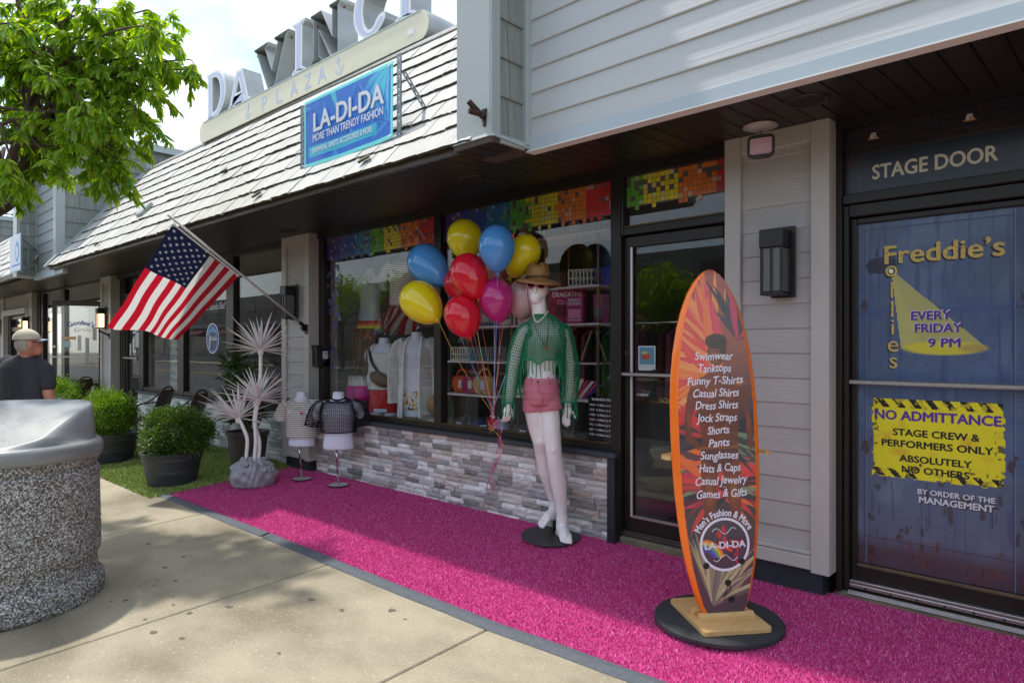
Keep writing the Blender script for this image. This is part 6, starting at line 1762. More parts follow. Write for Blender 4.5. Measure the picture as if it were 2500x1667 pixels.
b = MB(); b.tube(spline([on_deck(.018, .158, .004), on_deck(.008, .13, .008), on_deck(.006, .112, .008), on_deck(.028, .125, .008), on_deck(.02, .15, .008)], 6), .0016, 5); b.tube([on_deck(.006, .112, .008), on_deck(-.004, .10, .008)], .004, 6); b.tube(spline([on_deck(-.004, .10, .008), on_deck(-.012, .092, .006)], 3), .0018, 5); b.tube(spline([on_deck(.055, .098, .003), on_deck(.03, .082, .007), on_deck(.008, .084, .004), on_deck(-.006, .078, .003)], 6), .0013, 5); obj('leash_cord', b, PLUG, sf)
for sg in (-1, 1):
    b = MB(); pts_o, pts_i = [], []
    rg = []
    for k in range(13):
        a = R(-60 + 200 * k / 12) if sg > 0 else R(240 - 200 * k / 12)
        c = BM @ Vector((sg * .222, -.005, .745))
        rg.append([c + BX * (r_ * math.cos(a)) + Vector((0, 1, 0)) * (r_ * 1.25 * math.sin(a)) + Vector((0, 0, z)) for r_, z in ((.026, 0), (.046, 0), (.046, .015), (.026, .015))])
    b.rings(rg); obj('holder_hook', b, BAM, sf, fix=True)
b = MB(); c = BM @ Vector((0, .055, .745)); b.cbox(c.x - .215, c.x + .215, c.y - .008, c.y + .012, c.z, c.z + .013, .003); obj('holder_bar', b, BAM, sf)
b = MB(); b.tube([(.0, .10, .05), (c.x, c.y + .02, c.z + .006)], .011, 10); obj('stand_pole', b, BAM, sf)
# ================================================================ display figures
MANN = pm('gloss_white_fibreglass', S(242, 236, 234), .30, coat=.15, sss=.04)
BUSTM = pm('lavender_white_form', S(226, 226, 242), .45, sss=.05)
CAMR = R(43.136)
def net(name, rings_, mat, parent, th=.0042, closed=True):
    b = MB(); b.rings(rings_, 0, cap=False, closed=closed)
    o = obj(name, b, mat, parent); wf = o.modifiers.new('w', 'WIREFRAME'); wf.thickness = th; wf.use_even_offset = False; wf.use_boundary = True
    bake(o); o.data.polygons.foreach_set('use_smooth', [True] * len(o.data.polygons)); return o
def ell(c, a, b_, n, tw=0.0, start=0.0):
    out = []
    for k in range(n):
        t_ = start + 2 * math.pi * k / n; x, y = a * math.cos(t_), b_ * math.sin(t_)
        out.append((c[0] + x * math.cos(tw) - y * math.sin(tw), c[1] + x * math.sin(tw) + y * math.cos(tw), c[2]))
    return out
def hand(mb, wrist, d, side, spread=(0, 0, 0), s=1.0, curl=.2, n=8):
    """palm and five bent fingers, rooted inside the palm"""
    w_, d, side = Vector(wrist), Vector(d).normalized(), Vector(side).normalized(); nrm = d.cross(side).normalized()
    pc = w_ + d * .045 * s
    M = Matrix((side, nrm, d)).transposed()
    ball(mb, pc, (.036 * s, .017 * s, .050 * s), 12, 0, M)
    for i, (off, L_, r_) in enumerate(((-.026, .062, .0078), (-.009, .074, .0082), (.009, .070, .008), (.025, .055, .007))):
        p0 = pc + side * off * s + d * .034 * s; L_ *= s; r_ *= s
        k1 = d * math.cos(curl) + nrm * math.sin(curl) + side * off * 1.5; k2 = d * math.cos(curl * 2.4) + nrm * math.sin(curl * 2.4); k3 = d * math.cos(curl * 3.6) + nrm * math.sin(curl * 3.6)
        p1 = p0 + k1.normalized() * L_ * .45; p2 = p1 + k2.normalized() * L_ * .32; p3 = p2 + k3.normalized() * L_ * .25
        limb(mb, [p0, p1, p2, p3], [r_, r_ * .95, r_ * .88, r_ * .72], n)
    p0 = pc - side * .026 * s - d * .012 * s; p1 = p0 + (d * .7 - side * .75 + nrm * .25).normalized() * .034 * s; p2 = p1 + (d * .95 - side * .25 + nrm * .3).normalized() * .030 * s
    limb(mb, [p0, p1, p2], [.0115 * s, .0095 * s, .0075 * s], n)
    limb(mb, [w_ - d * .02 * s, pc - d * .01 * s], [.021 * s, .022 * s], 12)
def foot(mb, ankle, toe, up=(0, 0, 1), s=1.0):
    a, t_ = Vector(ankle), Vector(toe); d = (t_ - a); d = d.normalized(); up = Vector(up); side = d.cross(up).normalized()
    heel = a - Vector((d.x, d.y, 0)) * .035 * s + Vector((0, 0, -.055 * s))
    limb(mb, [a + Vector((0, 0, .05)), a + Vector((0, 0, -.02 * s))], [.033 * s, .036 * s], 12)
    ball(mb, heel, (.033 * s, .036 * s, .033 * s), 12)
    limb(mb, [heel + Vector((0, 0, .005)), a.lerp(t_, .45) + Vector((0, 0, -.012)), t_ - d * .045 * s], [.031 * s, .034 * s, .026 * s], 12)
    limb(mb, [a + Vector((0, 0, -.03 * s)), a.lerp(t_, .55), t_ - d * .05 * s], [.036 * s, .030 * s, .022 * s], 12)
    for k, (o_, L_, r_) in enumerate(((-.027, .030, .0125), (-.010, .032, .0095), (.004, .028, .009), (.017, .023, .0085), (.029, .016, .008))):
        p0 = t_ - d * .055 * s + side * o_ * s * .9; limb(mb, [p0, p0 + d * (.03 * s), p0 + d * (.03 + L_) * s + Vector((0, 0, -.005))], [r_ * 1.25 * s, r_ * s, r_ * .85 * s], 9)

mq = thing('mannequin', 'white mannequin in straw hat, green net sweater and pink shorts', 'mannequin', (-2.93, 3.515, g(3.515) + .016), CAMR)
b = MB(); b.lathe([(0, 0), (.205, 0), (.21, .004), (.208, .008), (0, .0085)], 64, 0, Matrix.Diagonal((.97, 1.2, 1, 1))); obj('base_plate', b, pm('black_steel_plate', S(34, 34, 36), .45, nz=(9, .2)), mq)
tw = R(-10)
b = MB()
tor = [(.925, -.064, .0, .075, .085), (.95, -.065, .0, .104, .092), (1.0, -.066, .0, .112, .095), (1.06, -.066, 0, .104, .082), (1.12, -.066, 0, .099, .074), (1.19, -.063, 0, .108, .08), (1.26, -.058, 0, .122, .09), (1.33, -.053, 0, .132, .094), (1.39, -.05, .005, .140, .082), (1.435, -.05, .01, .135, .062), (1.468, -.055, .01, .085, .05), (1.49, -.06, .01, .05, .045)]
b.rings([ell((u, y, z), a, c, 24, tw) for z, u, y, a, c in tor])
limb(b, [(-.062, .012, 1.45), (-.078, 0, 1.52), (-.086, -.005, 1.60)], [.056, .052, .052], 16)
ball(b, (-.09, -.006, 1.695), (.071, .088, .112), 20, 0, Matrix.Rotation(tw, 3, 'Z'))
ball(b, (-.105, -.045, 1.625), (.045, .045, .05), 16)
b_n = (-.112, -.095, 1.672); ball(b, b_n, (.011, .014, .026), 10)
for sg in (-1, 1): ball(b, (-.09 + sg * .072, .005, 1.685), (.010, .02, .03), 8)
limb(b, [(-.15, .0, 1.40), (-.185, 0, 1.385), (-.230, .005, 1.27), (-.256, 0, 1.15), (-.274, -.03, 1.0), (-.288, -.055, .905)], [.05, .047, .04, .034, .033, .022], 14)
limb(b, [(.04, .0, 1.40), (.08, .01, 1.385), (.114, .03, 1.27), (.134, .035, 1.15), (.126, .01, 1.0), (.115, -.02, .895)], [.05, .047, .04, .034, .033, .022], 14)
limb(b, [(-.115, .0, .93), (-.112, .01, .84), (-.095, .02, .74), (-.072, .015, .64), (-.06, .05, .57), (-.03, .09, .42), (.012, .125, .28), (.03, .135, .20)], [.068, .066, .061, .052, .050, .053, .040, .033], 16)
limb(b, [(-.012, -.01, .93), (-.010, -.02, .84), (.0, -.045, .72), (.014, -.065, .60), (.022, -.062, .53), (.05, -.035, .38), (.068, -.02, .22), (.074, -.018, .13)], [.069, .067, .064, .056, .053, .056, .041, .035], 16)
ball(b, (.012, -.105, .60), (.026, .02, .03), 10); ball(b, (-.078, -.022, .645), (.024, .02, .028), 10)
foot(b, (.032, .135, .165), (-.068, .05, .062), s=1.12)
foot(b, (.075, -.018, .085), (.090, -.195, .020), s=1.2)
hand(b, (-.289, -.057, .90), (-.10, -.15, -1), (-.8, -.5, .05), s=.95, curl=.42)
hand(b, (.114, -.021, .89), (-.14, -.12, -1), (-.9, .35, 0), s=.95, curl=.14)
fuse('body', b, MANN, mq, .0055, 3)
b = MB(); b.tube([(.03, .11, 0.0), (.03, .11, .26)], .011, 10); obj('leg_post', b, BLACK, mq)
# shorts
DEN = pm('dusty_pink_denim', S(212, 124, 142), .8, nz=((5, 5, 30), .25, 4), bump=((24, 24, 60), .5, .006), bump2=(700, .3, .001))
b = MB()
b.rings([ell((u, y, z), a, c, 26, tw) for z, u, y, a, c in ((.90, -.064, 0, .108, .108), (.95, -.065, 0, .121, .112), (1.0, -.066, 0, .125, .110), (1.04, -.066, 0, .119, .099), (1.072, -.066, 0, .112, .089))])
for pts, rr_ in (([(-.118, .0, .955), (-.118, .008, .90), (-.112, .014, .858)], [.074, .078, .081]), ([(-.012, -.01, .955), (-.010, -.018, .90), (-.004, -.026, .853)], [.076, .080, .083])):
    b.tube(pts, rr_, 20)
ball(b, (-.078, -.094, .945), (.034, .032, .052), 12)
sh = fuse('shorts', b, DEN, mq, .006, 3)
b = MB()
for k in range(24):
    pass
b.rings([ell((-.066, 0, z), .1195 - (z - 1.05) * .2, .0985 - (z - 1.05) * .26, 30, tw) for z in (1.042, 1.046, 1.074, 1.077)], cap=False); obj('waistband', b, DEN, sh)
c_, s_ = math.cos(tw), math.sin(tw)
def fr(u, z, d):   # point on the front of the shorts
    x = u; y = -d; return (-.066 + x * c_ - y * s_, x * s_ + y * c_, z)
b = MB(); b.lathe([(.0075, 0), (.0075, .004), (0, .005)], 12, 0, Matrix.Translation(fr(-.01, 1.057, .101)) @ Matrix.Rotation(R(90), 4, 'X')); obj('button', b, PLUG, sh)
b = MB(); b.tube(spline([fr(-.006, 1.05, .108), fr(-.002, .98, .118), fr(-.012, .93, .122)], 6), .0022, 5); obj('fly_seam', b, DEN, sh)
for sg in (-1, 1):
    b = MB(); b.tube(spline([fr(sg * .055, 1.048, .090), fr(sg * .066, 1.025, .085), fr(sg * .10, 1.015, .055)], 6), .002, 5); obj('pocket_seam', b, DEN, sh)
    b = MB(); p = Vector(fr(sg * .06, 1.068, .088)); b.cbox(p.x - .006, p.x + .006, p.y - .006, p.y + .002, p.z - .022, p.z + .022, .002); obj('belt_loop', b, DEN, sh)
# net sweater: body and two wide sleeves
GRN = pm('emerald_cotton_net', S(30, 138, 92), .75, nz=(60, .2), bump=(400, .4, .001))
sw_ = bpy.data.objects.new('sweater', None); COL.objects.link(sw_); sw_.parent = mq; sw_['kind'] = 'thing'
body_r = []; NSW = 66
lv = [(1.506, -.060, .060, .056), (1.488, -.056, .084, .066), (1.45, -.052, .112, .076), (1.42, -.05, .138, .088), (1.37, -.05, .152, .102), (1.32, -.052, .160, .110), (1.26, -.055, .156, .112), (1.20, -.058, .152, .110), (1.12, -.06, .150, .108), (1.04, -.062, .152, .106)]
zz_ = np.linspace(0, 1, 36)
cum = np.concatenate([[0], np.cumsum([math.hypot(lv[i + 1][0] - lv[i][0], lv[i + 1][2] - lv[i][2]) for i in range(len(lv) - 1)])]); cum /= cum[-1]
for i, t_ in enumerate(zz_):
    z, u, a, c = (np.interp(t_, cum, [q[j] for q in lv]) for j in range(4))
    rg = ell((u, .0, z), a, c, NSW, tw)
    out = []
    for k, p in enumerate(rg):
        an = 2 * math.pi * k / NSW; front = max(0, -math.sin(an))          # -y is the front
        side = abs(math.cos(an))
        zq = p[2]
        if t_ > .35:                                                        # front hem rides up in a shallow point
            s0 = (t_ - .35) / .65
            e_ = max(0, min(1, (.97 - side) / .22)); drop = .165 * e_ * e_ * (3 - 2 * e_) * (1 if math.sin(an) < 0 else .15) - .034 * max(0, 1 - abs(math.cos(an) + .08) / .30) * (math.sin(an) < 0)
            zq = p[2] + drop * s0
        wob = .004 * math.sin(5 * an + 9 * t_) + .003 * math.sin(11 * an)
        out.append((p[0] + wob * math.cos(an), p[1] + wob * math.sin(an), zq))
    body_r.append(out)
net('sweater_body', body_r, GRN, sw_, .0052)
def sleeve(pts, rad, n, m_):
    cv = spline(pts, m_); L_ = len(cv); rr_ = np.interp(np.linspace(0, 1, L_), np.linspace(0, 1, len(rad)), rad)
    rg = []; upv = Vector((0, 1, 0))
    for i, p in enumerate(cv):
        t_ = (cv[min(i + 1, L_ - 1)] - cv[max(i - 1, 0)]).normalized(); a = t_.cross(upv).normalized(); b_ = t_.cross(a)
        rg.append([p + (a * math.cos(2 * math.pi * k / n) + b_ * math.sin(2 * math.pi * k / n)) * (rr_[i] + .003 * math.sin(3 * 2 * math.pi * k / n + i * .35)) for k in range(n)])
    return rg
slL = sleeve([(-.135, 0, 1.395), (-.185, 0, 1.37), (-.228, 0, 1.26), (-.258, -.01, 1.12), (-.278, -.03, 1.0), (-.288, -.05, .905)], [.068, .064, .056, .050, .046, .042], 28, 7)
slR = sleeve([(.035, 0, 1.395), (.082, .01, 1.37), (.118, .03, 1.26), (.136, .03, 1.12), (.128, .01, 1.0), (.115, -.01, .905)], [.068, .066, .062, .060, .060, .060], 30, 7)
net('sleeve', slL, GRN, sw_, .0052); net('sleeve', slR, GRN, sw_, .0052)
b = MB(); b.tube([Vector(p) for p in ell((-.060, 0, 1.506), .062, .058, 30, tw)] + [Vector(ell((-.060, 0, 1.506), .062, .058, 30, tw)[0])], .006, 7)
hemr = body_r[-1]
b.tube([Vector(p) for p in hemr] + [Vector(hemr[0])], .0055, 6)
for s_r in (slL, slR): b.tube(list(s_r[-1]) + [s_r[-1][0]], .005, 6)
obj('bound_edge', b, GRN, sw_)['kind'] = 'stuff'
b = MB(); rf = random.Random(3)
for k in range(0, NSW, 2):
    p = Vector(hemr[k]); L_ = rf.uniform(.06, .115) if math.sin(2 * math.pi * k / NSW) < .2 else rf.uniform(.04, .07)
    b.tube([p, p + Vector((rf.uniform(-.004, .004), rf.uniform(-.006, .0), -L_ * .5)), p + Vector((rf.uniform(-.008, .008), rf.uniform(-.006, .002), -L_))], [.0036, .0034, .0042], 5)
for s_r, st_ in ((slL, 3), (slR, 2)):
    for k in range(0, len(s_r[-1]), st_):
        p = Vector(s_r[-1][k]); L_ = rf.uniform(.07, .115)
        b.tube([p, p + Vector((rf.uniform(-.004, .004), rf.uniform(-.004, .004), -L_ * .5)), p + Vector((rf.uniform(-.01, .01), rf.uniform(-.006, .006), -L_))], [.0036, .0034, .0044], 5)
o = obj('fringe', b, GRN, sw_); o['kind'] = 'stuff'
# hat, glasses, cord, necklace
STRAW = pm('tan_straw', S(176, 128, 78), .6, nz=((120, 120, 240), .5, 2, S(128, 84, 44)), bump=((200, 200, 400), .8, .002))
b = MB(); rg = []; hc = Vector((-.088, -.004, 1.738)); NH = 72
for r_, z, k_ in ((.168, -.030, 1), (.170, -.026, 1), (.150, -.010, .9), (.12, .0, .6), (.096, .006, .2), (.090, .012, 0), (.088, .05, 0), (.083, .085, 0), (.074, .112, 0), (.055, .124, 0), (.025, .116, 0), (.004, .112, 0)):
    out = []
    for j in range(NH):
        a = 2 * math.pi * j / NH; pin = .022 * math.exp(-((math.sin(a) + .55) / .35) ** 2) * abs(math.cos(a)) * (z > .06)
        out.append((hc.x + (r_ * .93 - pin) * math.cos(a), hc.y + r_ * 1.06 * math.sin(a), hc.z + z + k_ * (.012 * math.cos(2 * a) - .014 * math.cos(a)) - (.018 if (z > .1 and abs(math.cos(a)) < .5) else 0)))
    rg.append(out)
b.rings(rg, cap=False); o = obj('straw_hat', b, STRAW, mq, smooth=True); so = o.modifiers.new('s', 'SOLIDIFY'); so.thickness = .004; bake(o)
b = MB(); b.rings([[(hc.x + .0915 * .93 * math.cos(a), hc.y + .0915 * 1.06 * math.sin(a), hc.z + z) for a in np.linspace(0, 6.283, 40, endpoint=False)] for z in (.012, .03)], cap=False); obj('hat_band', b, pm('hat_band_brown', S(96, 62, 36), .7), o)
MAG = pm('magenta_frame', S(196, 24, 92), .2, trans=.25, coat=.6)
LENSD = pm('tinted_lens', S(70, 20, 42), .08, spec=.7, trans=.3)
gl_ = bpy.data.objects.new('sunglasses', None); COL.objects.link(gl_); gl_.parent = mq
gM = Matrix.Translation((-.106, -.102, 1.698)) @ Matrix.Rotation(tw - R(3), 4, 'Z') @ Matrix.Rotation(R(-6), 4, 'X')
for sg in (-1, 1):
    o_ = [(sg * (.034 + p[0]), p[1]) for p in ((-.026, .018), (.030, .021), (.031, .010), (.022, -.016), (.008, -.022), (-.014, -.020), (-.024, -.004))]
    ii = inset(o_, .006)
    b = MB(); b.prism([o_, ii[::-1]], lambda x, z, d: gM @ Vector((x, -.003 + d + abs(x) * abs(x) * 3, z)), 0, .006); obj('rim', b, MAG, gl_, fix=True)
    b = MB(); b.prism([inset(o_, .005)], lambda x, z, d: gM @ Vector((x, d + abs(x) * abs(x) * 3, z)), 0, .002); obj('tinted_lens', b, LENSD, gl_, fix=True)
    b = MB(); b.tube([gM @ Vector((sg * .064, .010, .014)), gM @ Vector((sg * .074, .06, .010)), gM @ Vector((sg * .072, .10, .002))], .0035, 6); obj('temple', b, MAG, gl_)
b = MB(); b.tube([gM @ Vector((-.009, -.002, .012)), gM @ Vector((0, -.004, .015)), gM @ Vector((.009, -.002, .012))], .0035, 6); obj('bridge', b, MAG, gl_)
LEA = pm('brown_leather_cord', S(120, 62, 42), .6)
b = MB(); b.tube(spline([(-.160, -.02, 1.735), (-.158, -.05, 1.62), (-.14, -.07, 1.50), (-.10, -.11, 1.40), (-.045, -.125, 1.285), (-.038, -.125, 1.275)], 6), .0024, 6); b.tube(spline([(-.018, -.02, 1.735), (-.018, -.045, 1.62), (-.02, -.08, 1.48), (-.028, -.115, 1.36), (-.035, -.125, 1.28), (-.022, -.125, 1.262)], 6), .0024, 6); obj('chin_cord', b, LEA, mq)
b = MB(); ball(b, (-.037, -.127, 1.283), .009); obj('wooden_bead', b, pm('orange_bead', S(186, 110, 56), .4), mq, smooth=True)
b = MB(); b.tube(spline([(-.125, -.02, 1.52), (-.115, -.062, 1.478), (-.098, -.082, 1.455), (-.08, -.082, 1.465), (-.05, -.072, 1.49), (-.022, -.04, 1.53)], 6), .0042, 7); obj('necklace', b, pm('white_cord', S(226, 222, 216), .5), mq)
b = MB(); b.tube(spline([(-.012, .01, 1.66), (-.010, .0, 1.61), (-.002, .02, 1.585)], 4), .009, 7); obj('hair_lock', b, pm('brown_hair', S(110, 66, 40), .6), mq)

# ---------------------------------------------------------------- half torsos on stands
def bust_parts(b, w=1.0, h0=0.0, h1=.53):
    """headless torso: neck stump at the top, cut at the hips"""
    pr_ = [(0, .128, .088), (.02, .132, .09), (.08, .124, .085), (.16, .116, .08), (.24, .128, .09), (.31, .144, .098), (.37, .150, .092), (.415, .146, .075), (.445, .105, .06), (.462, .065, .052), (.48, .050, .048), (.525, .046, .046), (.53, .043, .043)]
    b.rings([ell((0, 0, h0 + z), a * w, c * w, 24) for z, a, c in pr_])
    for sg in (-1, 1):
        limb(b, [(sg * .10 * w, 0, h0 + .405), (sg * .155 * w, 0, h0 + .385), (sg * .178 * w, .005, h0 + .32)], [.05, .05, .046], 14)
        ball(b, (sg * .062 * w, -.062 * w, h0 + .335), (.062, .035, .045), 12)
def stand(t, z, r_=.088, x=0):
    b = MB(); b.lathe([(0, 0), (r_, 0), (r_ + .004, .002), (r_ + .004, .006), (r_, .008), (0, .0085)], 40); o = obj('stand_base', b, pm('stand_grey', S(196, 192, 190), .35, metal=.3), t)
    b = MB(); b.lathe([(r_ + .001, .0005), (r_ + .007, .0005), (r_ + .007, .007), (r_ + .001, .007)], 40); obj('stand_rim', b, BLACK, t)
    b = MB(); b.tube([(0, 0, .008), (x, 0, z)], .0075, 10); b.tube([(x * .5, 0, z * .5), (x, 0, z)], .0095, 10); obj('stand_pole', b, CHROME, t, smooth=True)
def tee_rings(h0, z0, n, m_, w=1.0, ease=.012):
    pr_ = [(.478, .060, .054), (.468, .078, .062), (.452, .104, .070), (.432, .132, .078), (.405, .152, .090), (.37, .162, .105), (.31, .160, .112), (.24, .152, .106), (.16, .150, .104), (.08, .152, .108), (.0, .155, .108)]
    cu = np.concatenate([[0], np.cumsum([math.hypot(pr_[i + 1][0] - pr_[i][0], pr_[i + 1][1] - pr_[i][1]) for i in range(len(pr_) - 1)])]); tot = np.interp(z0, [q[0] for q in pr_][::-1], cu[::-1])
    out = []
    for i in range(m_):
        s_ = tot * i / (m_ - 1); z, a, c = (np.interp(s_, cu, [q[j] for q in pr_]) for j in range(3))
        rg = ell((0, 0, h0 + z), (a) * w, (c) * w, n)
        out.append([(p[0] + .004 * math.sin(6 * 6.28 * k / n + 7 * z) * max(0, .30 - z) * 3, p[1] + .004 * math.sin(7 * 6.28 * k / n) * max(0, .3 - z) * 3, p[2] - (.028 * math.exp(-(z - .47) ** 2 / .0004) * max(0, -math.sin(6.2832 * k / n))) ) for k, p in enumerate(rg)])
    return out
def tee_sleeve(sg, h0, n, m_, w=1.0, L_=.115):
    return sleeve([(sg * .115 * w, 0, h0 + .405), (sg * .165 * w, 0, h0 + .378), (sg * (.182 + .10 * L_) * w, 0, h0 + .33), (sg * (.19 + .2 * L_) * w, 0, h0 + .378 - L_)], [.068, .066, .063, .066], n, m_)
STRIPE = bpy.data.materials.new('striped_jersey'); STRIPE.use_nodes = True
_nt = STRIPE.node_tree; _bs = _nt.nodes['Principled BSDF']; _bs.inputs['Roughness'].default_value = .85
_g = _n(_nt, 'ShaderNodeTexCoord'); _sp = _n(_nt, 'ShaderNodeSeparateXYZ'); _nt.links.new(_g.outputs['Object'], _sp.inputs[0])
_m1 = _n(_nt, 'ShaderNodeMath', operation='DIVIDE'); _m1.inputs[1].default_value = .0182; _nt.links.new(_sp.outputs[2], _m1.inputs[0])
_m2 = _n(_nt, 'ShaderNodeMath', operation='FRACT'); _nt.links.new(_m1.outputs[0], _m2.inputs[0]); _m3 = _n(_nt, 'ShaderNodeMath', operation='LESS_THAN'); _m3.inputs[1].default_value = .34; _nt.links.new(_m2.outputs[0], _m3.inputs[0])
_mx = _n(_nt, 'ShaderNodeMix', data_type='RGBA'); _mx.inputs['A'].default_value = (*S(226, 220, 212), 1); _mx.inputs['B'].default_value = (*S(50, 60, 66), 1); _nt.links.new(_m3.outputs[0], _mx.inputs['Factor']); _nt.links.new(_mx.outputs['Result'], _bs.inputs['Base Color'])
def cloth_surface(name, rg, mat, parent, th=.003):
    b = MB(); b.rings(rg, 0, cap=False); o = obj(name, b, mat, parent, smooth=True); so = o.modifiers.new('s', 'SOLIDIFY'); so.thickness = th; so.offset = 1; bake(o); o.data.polygons.foreach_set('use_smooth', [True] * len(o.data.polygons)); return o
t1 = thing('torso_form', 'white half torso in a striped tee with red heart on a chrome stand', 'torso form', (-5.98, 3.375, g(3.375) + .02), CAMR + R(-6))
stand(t1, .34, x=-.03)
b = MB(); bust_parts(b, 1.0, .325); fuse('form', b, BUSTM, t1, .006, 3)
tr = tee_rings(.325, .085, 64, 40); cloth_surface('tee_shirt', tr, STRIPE, t1)
for sg in (-1, 1): cloth_surface('tee_sleeve', tee_sleeve(sg, .325, 28, 6, L_=.13), STRIPE, t1)
b = MB(); b.tube([Vector(p) for p in tr[0]] + [Vector(tr[0][0])], .007, 7); obj('neck_band', b, pm('ecru_rib', S(220, 212, 198), .85), t1)
b = MB(); hx = lambda q: (.016 * math.sin(q) ** 3, .013 * math.cos(q) - .005 * math.cos(2 * q) - .002 * math.cos(3 * q))
b.prism([[hx(q) for q in np.linspace(0, 6.283, 24, endpoint=False)]], lambda x, z, d: (.045 + x, -.113 - d, .655 + z), 0, .003); obj('heart_patch', b, pm('red_felt', S(196, 26, 36), .8), t1, fix=True)
t2 = thing('torso_form', 'white half torso in a cropped black net tee on a chrome stand', 'torso form', (-5.45, 3.45, g(3.45) + .02), CAMR + R(4))
stand(t2, .35, x=-.02)
b = MB(); bust_parts(b, 1.08, .34); fuse('form', b, BUSTM, t2, .006, 3)
BNET = pm('black_net', S(24, 24, 30), .8)
bt = bpy.data.objects.new('net_tee', None); COL.objects.link(bt); bt.parent = t2
def diag(rg):   # shift alternate rings so the meshes read as diamonds
    n = len(rg[0]); out = []
    for i, r_ in enumerate(rg):
        out.append([Vector(r_[k]).lerp(Vector(r_[(k + 1) % n]), .5 if i % 2 else 0) for k in range(n)])
    return out
tr = tee_rings(.34, .16, 58, 30, 1.09); net('net_body', diag(tr), BNET, bt, .0058)
for sg in (-1, 1): net('net_sleeve', diag(tee_sleeve(sg, .34, 26, 5, 1.09, L_=.16)), BNET, bt, .0058)
b = MB(); b.tube([Vector(p) for p in tr[0]] + [Vector(tr[0][0])], .010, 7); b.tube([Vector(p) for p in tr[-1]] + [Vector(tr[-1][0])], .006, 6)
for sg in (-1, 1):
    b.tube(list(tee_sleeve(sg, .34, 38, 6, 1.09, L_=.16)[-1]) + [tee_sleeve(sg, .34, 38, 6, 1.09, L_=.16)[-1][0]], .007, 6); b.tube(spline([(sg * .125, -.055, .80), (sg * .150, -.075, .72), (sg * .155, -.06, .64)], 5), .005, 6)
obj('bound_edge', b, BNET, bt)['kind'] = 'stuff'

# ---------------------------------------------------------------- the man walking by
man = thing('person', 'man in beige cap and dark grey tee seen from behind', 'person', (-6.80, 1.305, g(1.305)), CAMR + R(-4))
SKIN = pm('tanned_skin', S(206, 142, 116), .5, sss=.08, nz=(20, .15, 4, S(190, 104, 86)))
b = MB()
limb(b, [(.03, -.03, 1.28), (.05, -.042, 1.37)], [.06, .056], 16)
hM = Matrix.Rotation(R(-40), 3, 'Z') @ Matrix.Rotation(R(8), 3, 'X')
ball(b, (.066, -.055, 1.435), (.070, .087, .104), 20, 0, hM); 
hd = lambda x, y, z: Vector((.066, -.055, 1.435)) + hM @ (Vector((x, y, z)) * .93)
ball(b, hd(0, .055, -.065), (.05, .05, .05), 14); ball(b, hd(0, .096, -.02), (.012, .02, .022), 10)
for sg in (-1, 1): ball(b, hd(sg * .076, .0, -.01), (.012, .026, .036), 10, 0, hM)
limb(b, [(.15, 0, 1.20), (.18, .0, 1.17), (.205, -.01, 1.09), (.214, -.015, 1.02), (.222, -.005, .97), (.212, .02, .87)], [.040, .044, .044, .042, .040, .029], 14)
limb(b, [(-.175, 0, 1.20), (-.205, .0, 1.17), (-.225, .02, 1.09), (-.235, .03, .985), (-.23, .06, .93), (-.22, .11, .82)], [.040, .044, .044, .042, .040, .029], 14)
hand(b, (.211, .022, .865), (-.10, .12, -1), (.25, -.9, 0), s=.95, curl=.3); hand(b, (-.22, .112, .815), (.05, .2, -1), (-.25, .9, 0), s=.95, curl=.3)
for sg in (-1, 1): limb(b, [(sg * .05, 0, 1.15), (sg * .08, 0, .8), (sg * .09, 0, .45), (sg * .09, 0, .25), (sg * .095, .0, .06)], [.08, .085, .05, .045, .036], 12)
limb(b, [(-.16, 0, 1.13), (0, 0, 1.16), (.16, 0, 1.13)], [.05, .08, .05], 14); limb(b, [(.02, -.02, 1.12), (.03, -.03, 1.25)], [.07, .062], 14)
fuse('body', b, SKIN, man, .0065, 3)
TEE = pm('charcoal_tee', S(64, 65, 69), .9, nz=((9, 9, 4), .25), bump=((9, 9, 4), .9, .03), bump2=(600, .2, .001))
b = MB()
b.rings([ell((u, y, z), a, c, 28) for z, u, y, a, c in ((.80, -.01, 0, .180, .128), (.83, -.01, 0, .185, .132), (.92, -.012, 0, .190, .136), (1.05, -.016, 0, .192, .134), (1.16, -.02, 0, .200, .130), (1.24, -.02, -.005, .196, .118), (1.29, -.012, -.012, .160, .098), (1.325, .01, -.02, .105, .078), (1.345, .03, -.03, .070, .066))])
limb(b, [(.12, 0, 1.26), (.165, 0, 1.225), (.195, -.005, 1.16), (.207, -.012, 1.10)], [.06, .064, .062, .064], 16); limb(b, [(-.15, 0, 1.285), (-.20, 0, 1.25), (-.226, .01, 1.17), (-.238, .02, 1.11)], [.06, .064, .062, .064], 16)
fuse('tee_shirt', b, TEE, man, .008, 5)
b = MB(); b.rings([ell((0, 0, z), a, c, 24) for z, a, c in ((.66, .165, .12), (.72, .172, .126), (.82, .168, .124))])
for sg in (-1, 1): b.tube([(sg * .085, 0, .72), (sg * .092, .01, .50), (sg * .098, 0, .28)], [.092, .085, .08], 16)
fuse('shorts', b, pm('stone_twill', S(206, 196, 184), .85, nz=(9, .15), bump=(40, .4, .005)), man, .009, 4)
for sg in (-1, 1):
    b = MB(); b.rings([[(sg * .095 + x, y, z) for x, y in ((-.045, -.08), (-.05, .08), (-.03, .15), (.03, .15), (.05, .08), (.045, -.08), (.02, -.10), (-.02, -.10))] for z in (0.0, .03, .05)]); obj('shoe', b, pm('grey_shoe', S(88, 86, 84), .7), man, smooth=False)
b = MB(); ball(b, hd(0, -.018, .0), (.0735, .077, .080), 20, 0, hM); o = obj('hair', b, pm('short_grey_hair', S(196, 184, 172), .9, nz=(160, .5), bump=(300, .6, .002)), man, smooth=True)
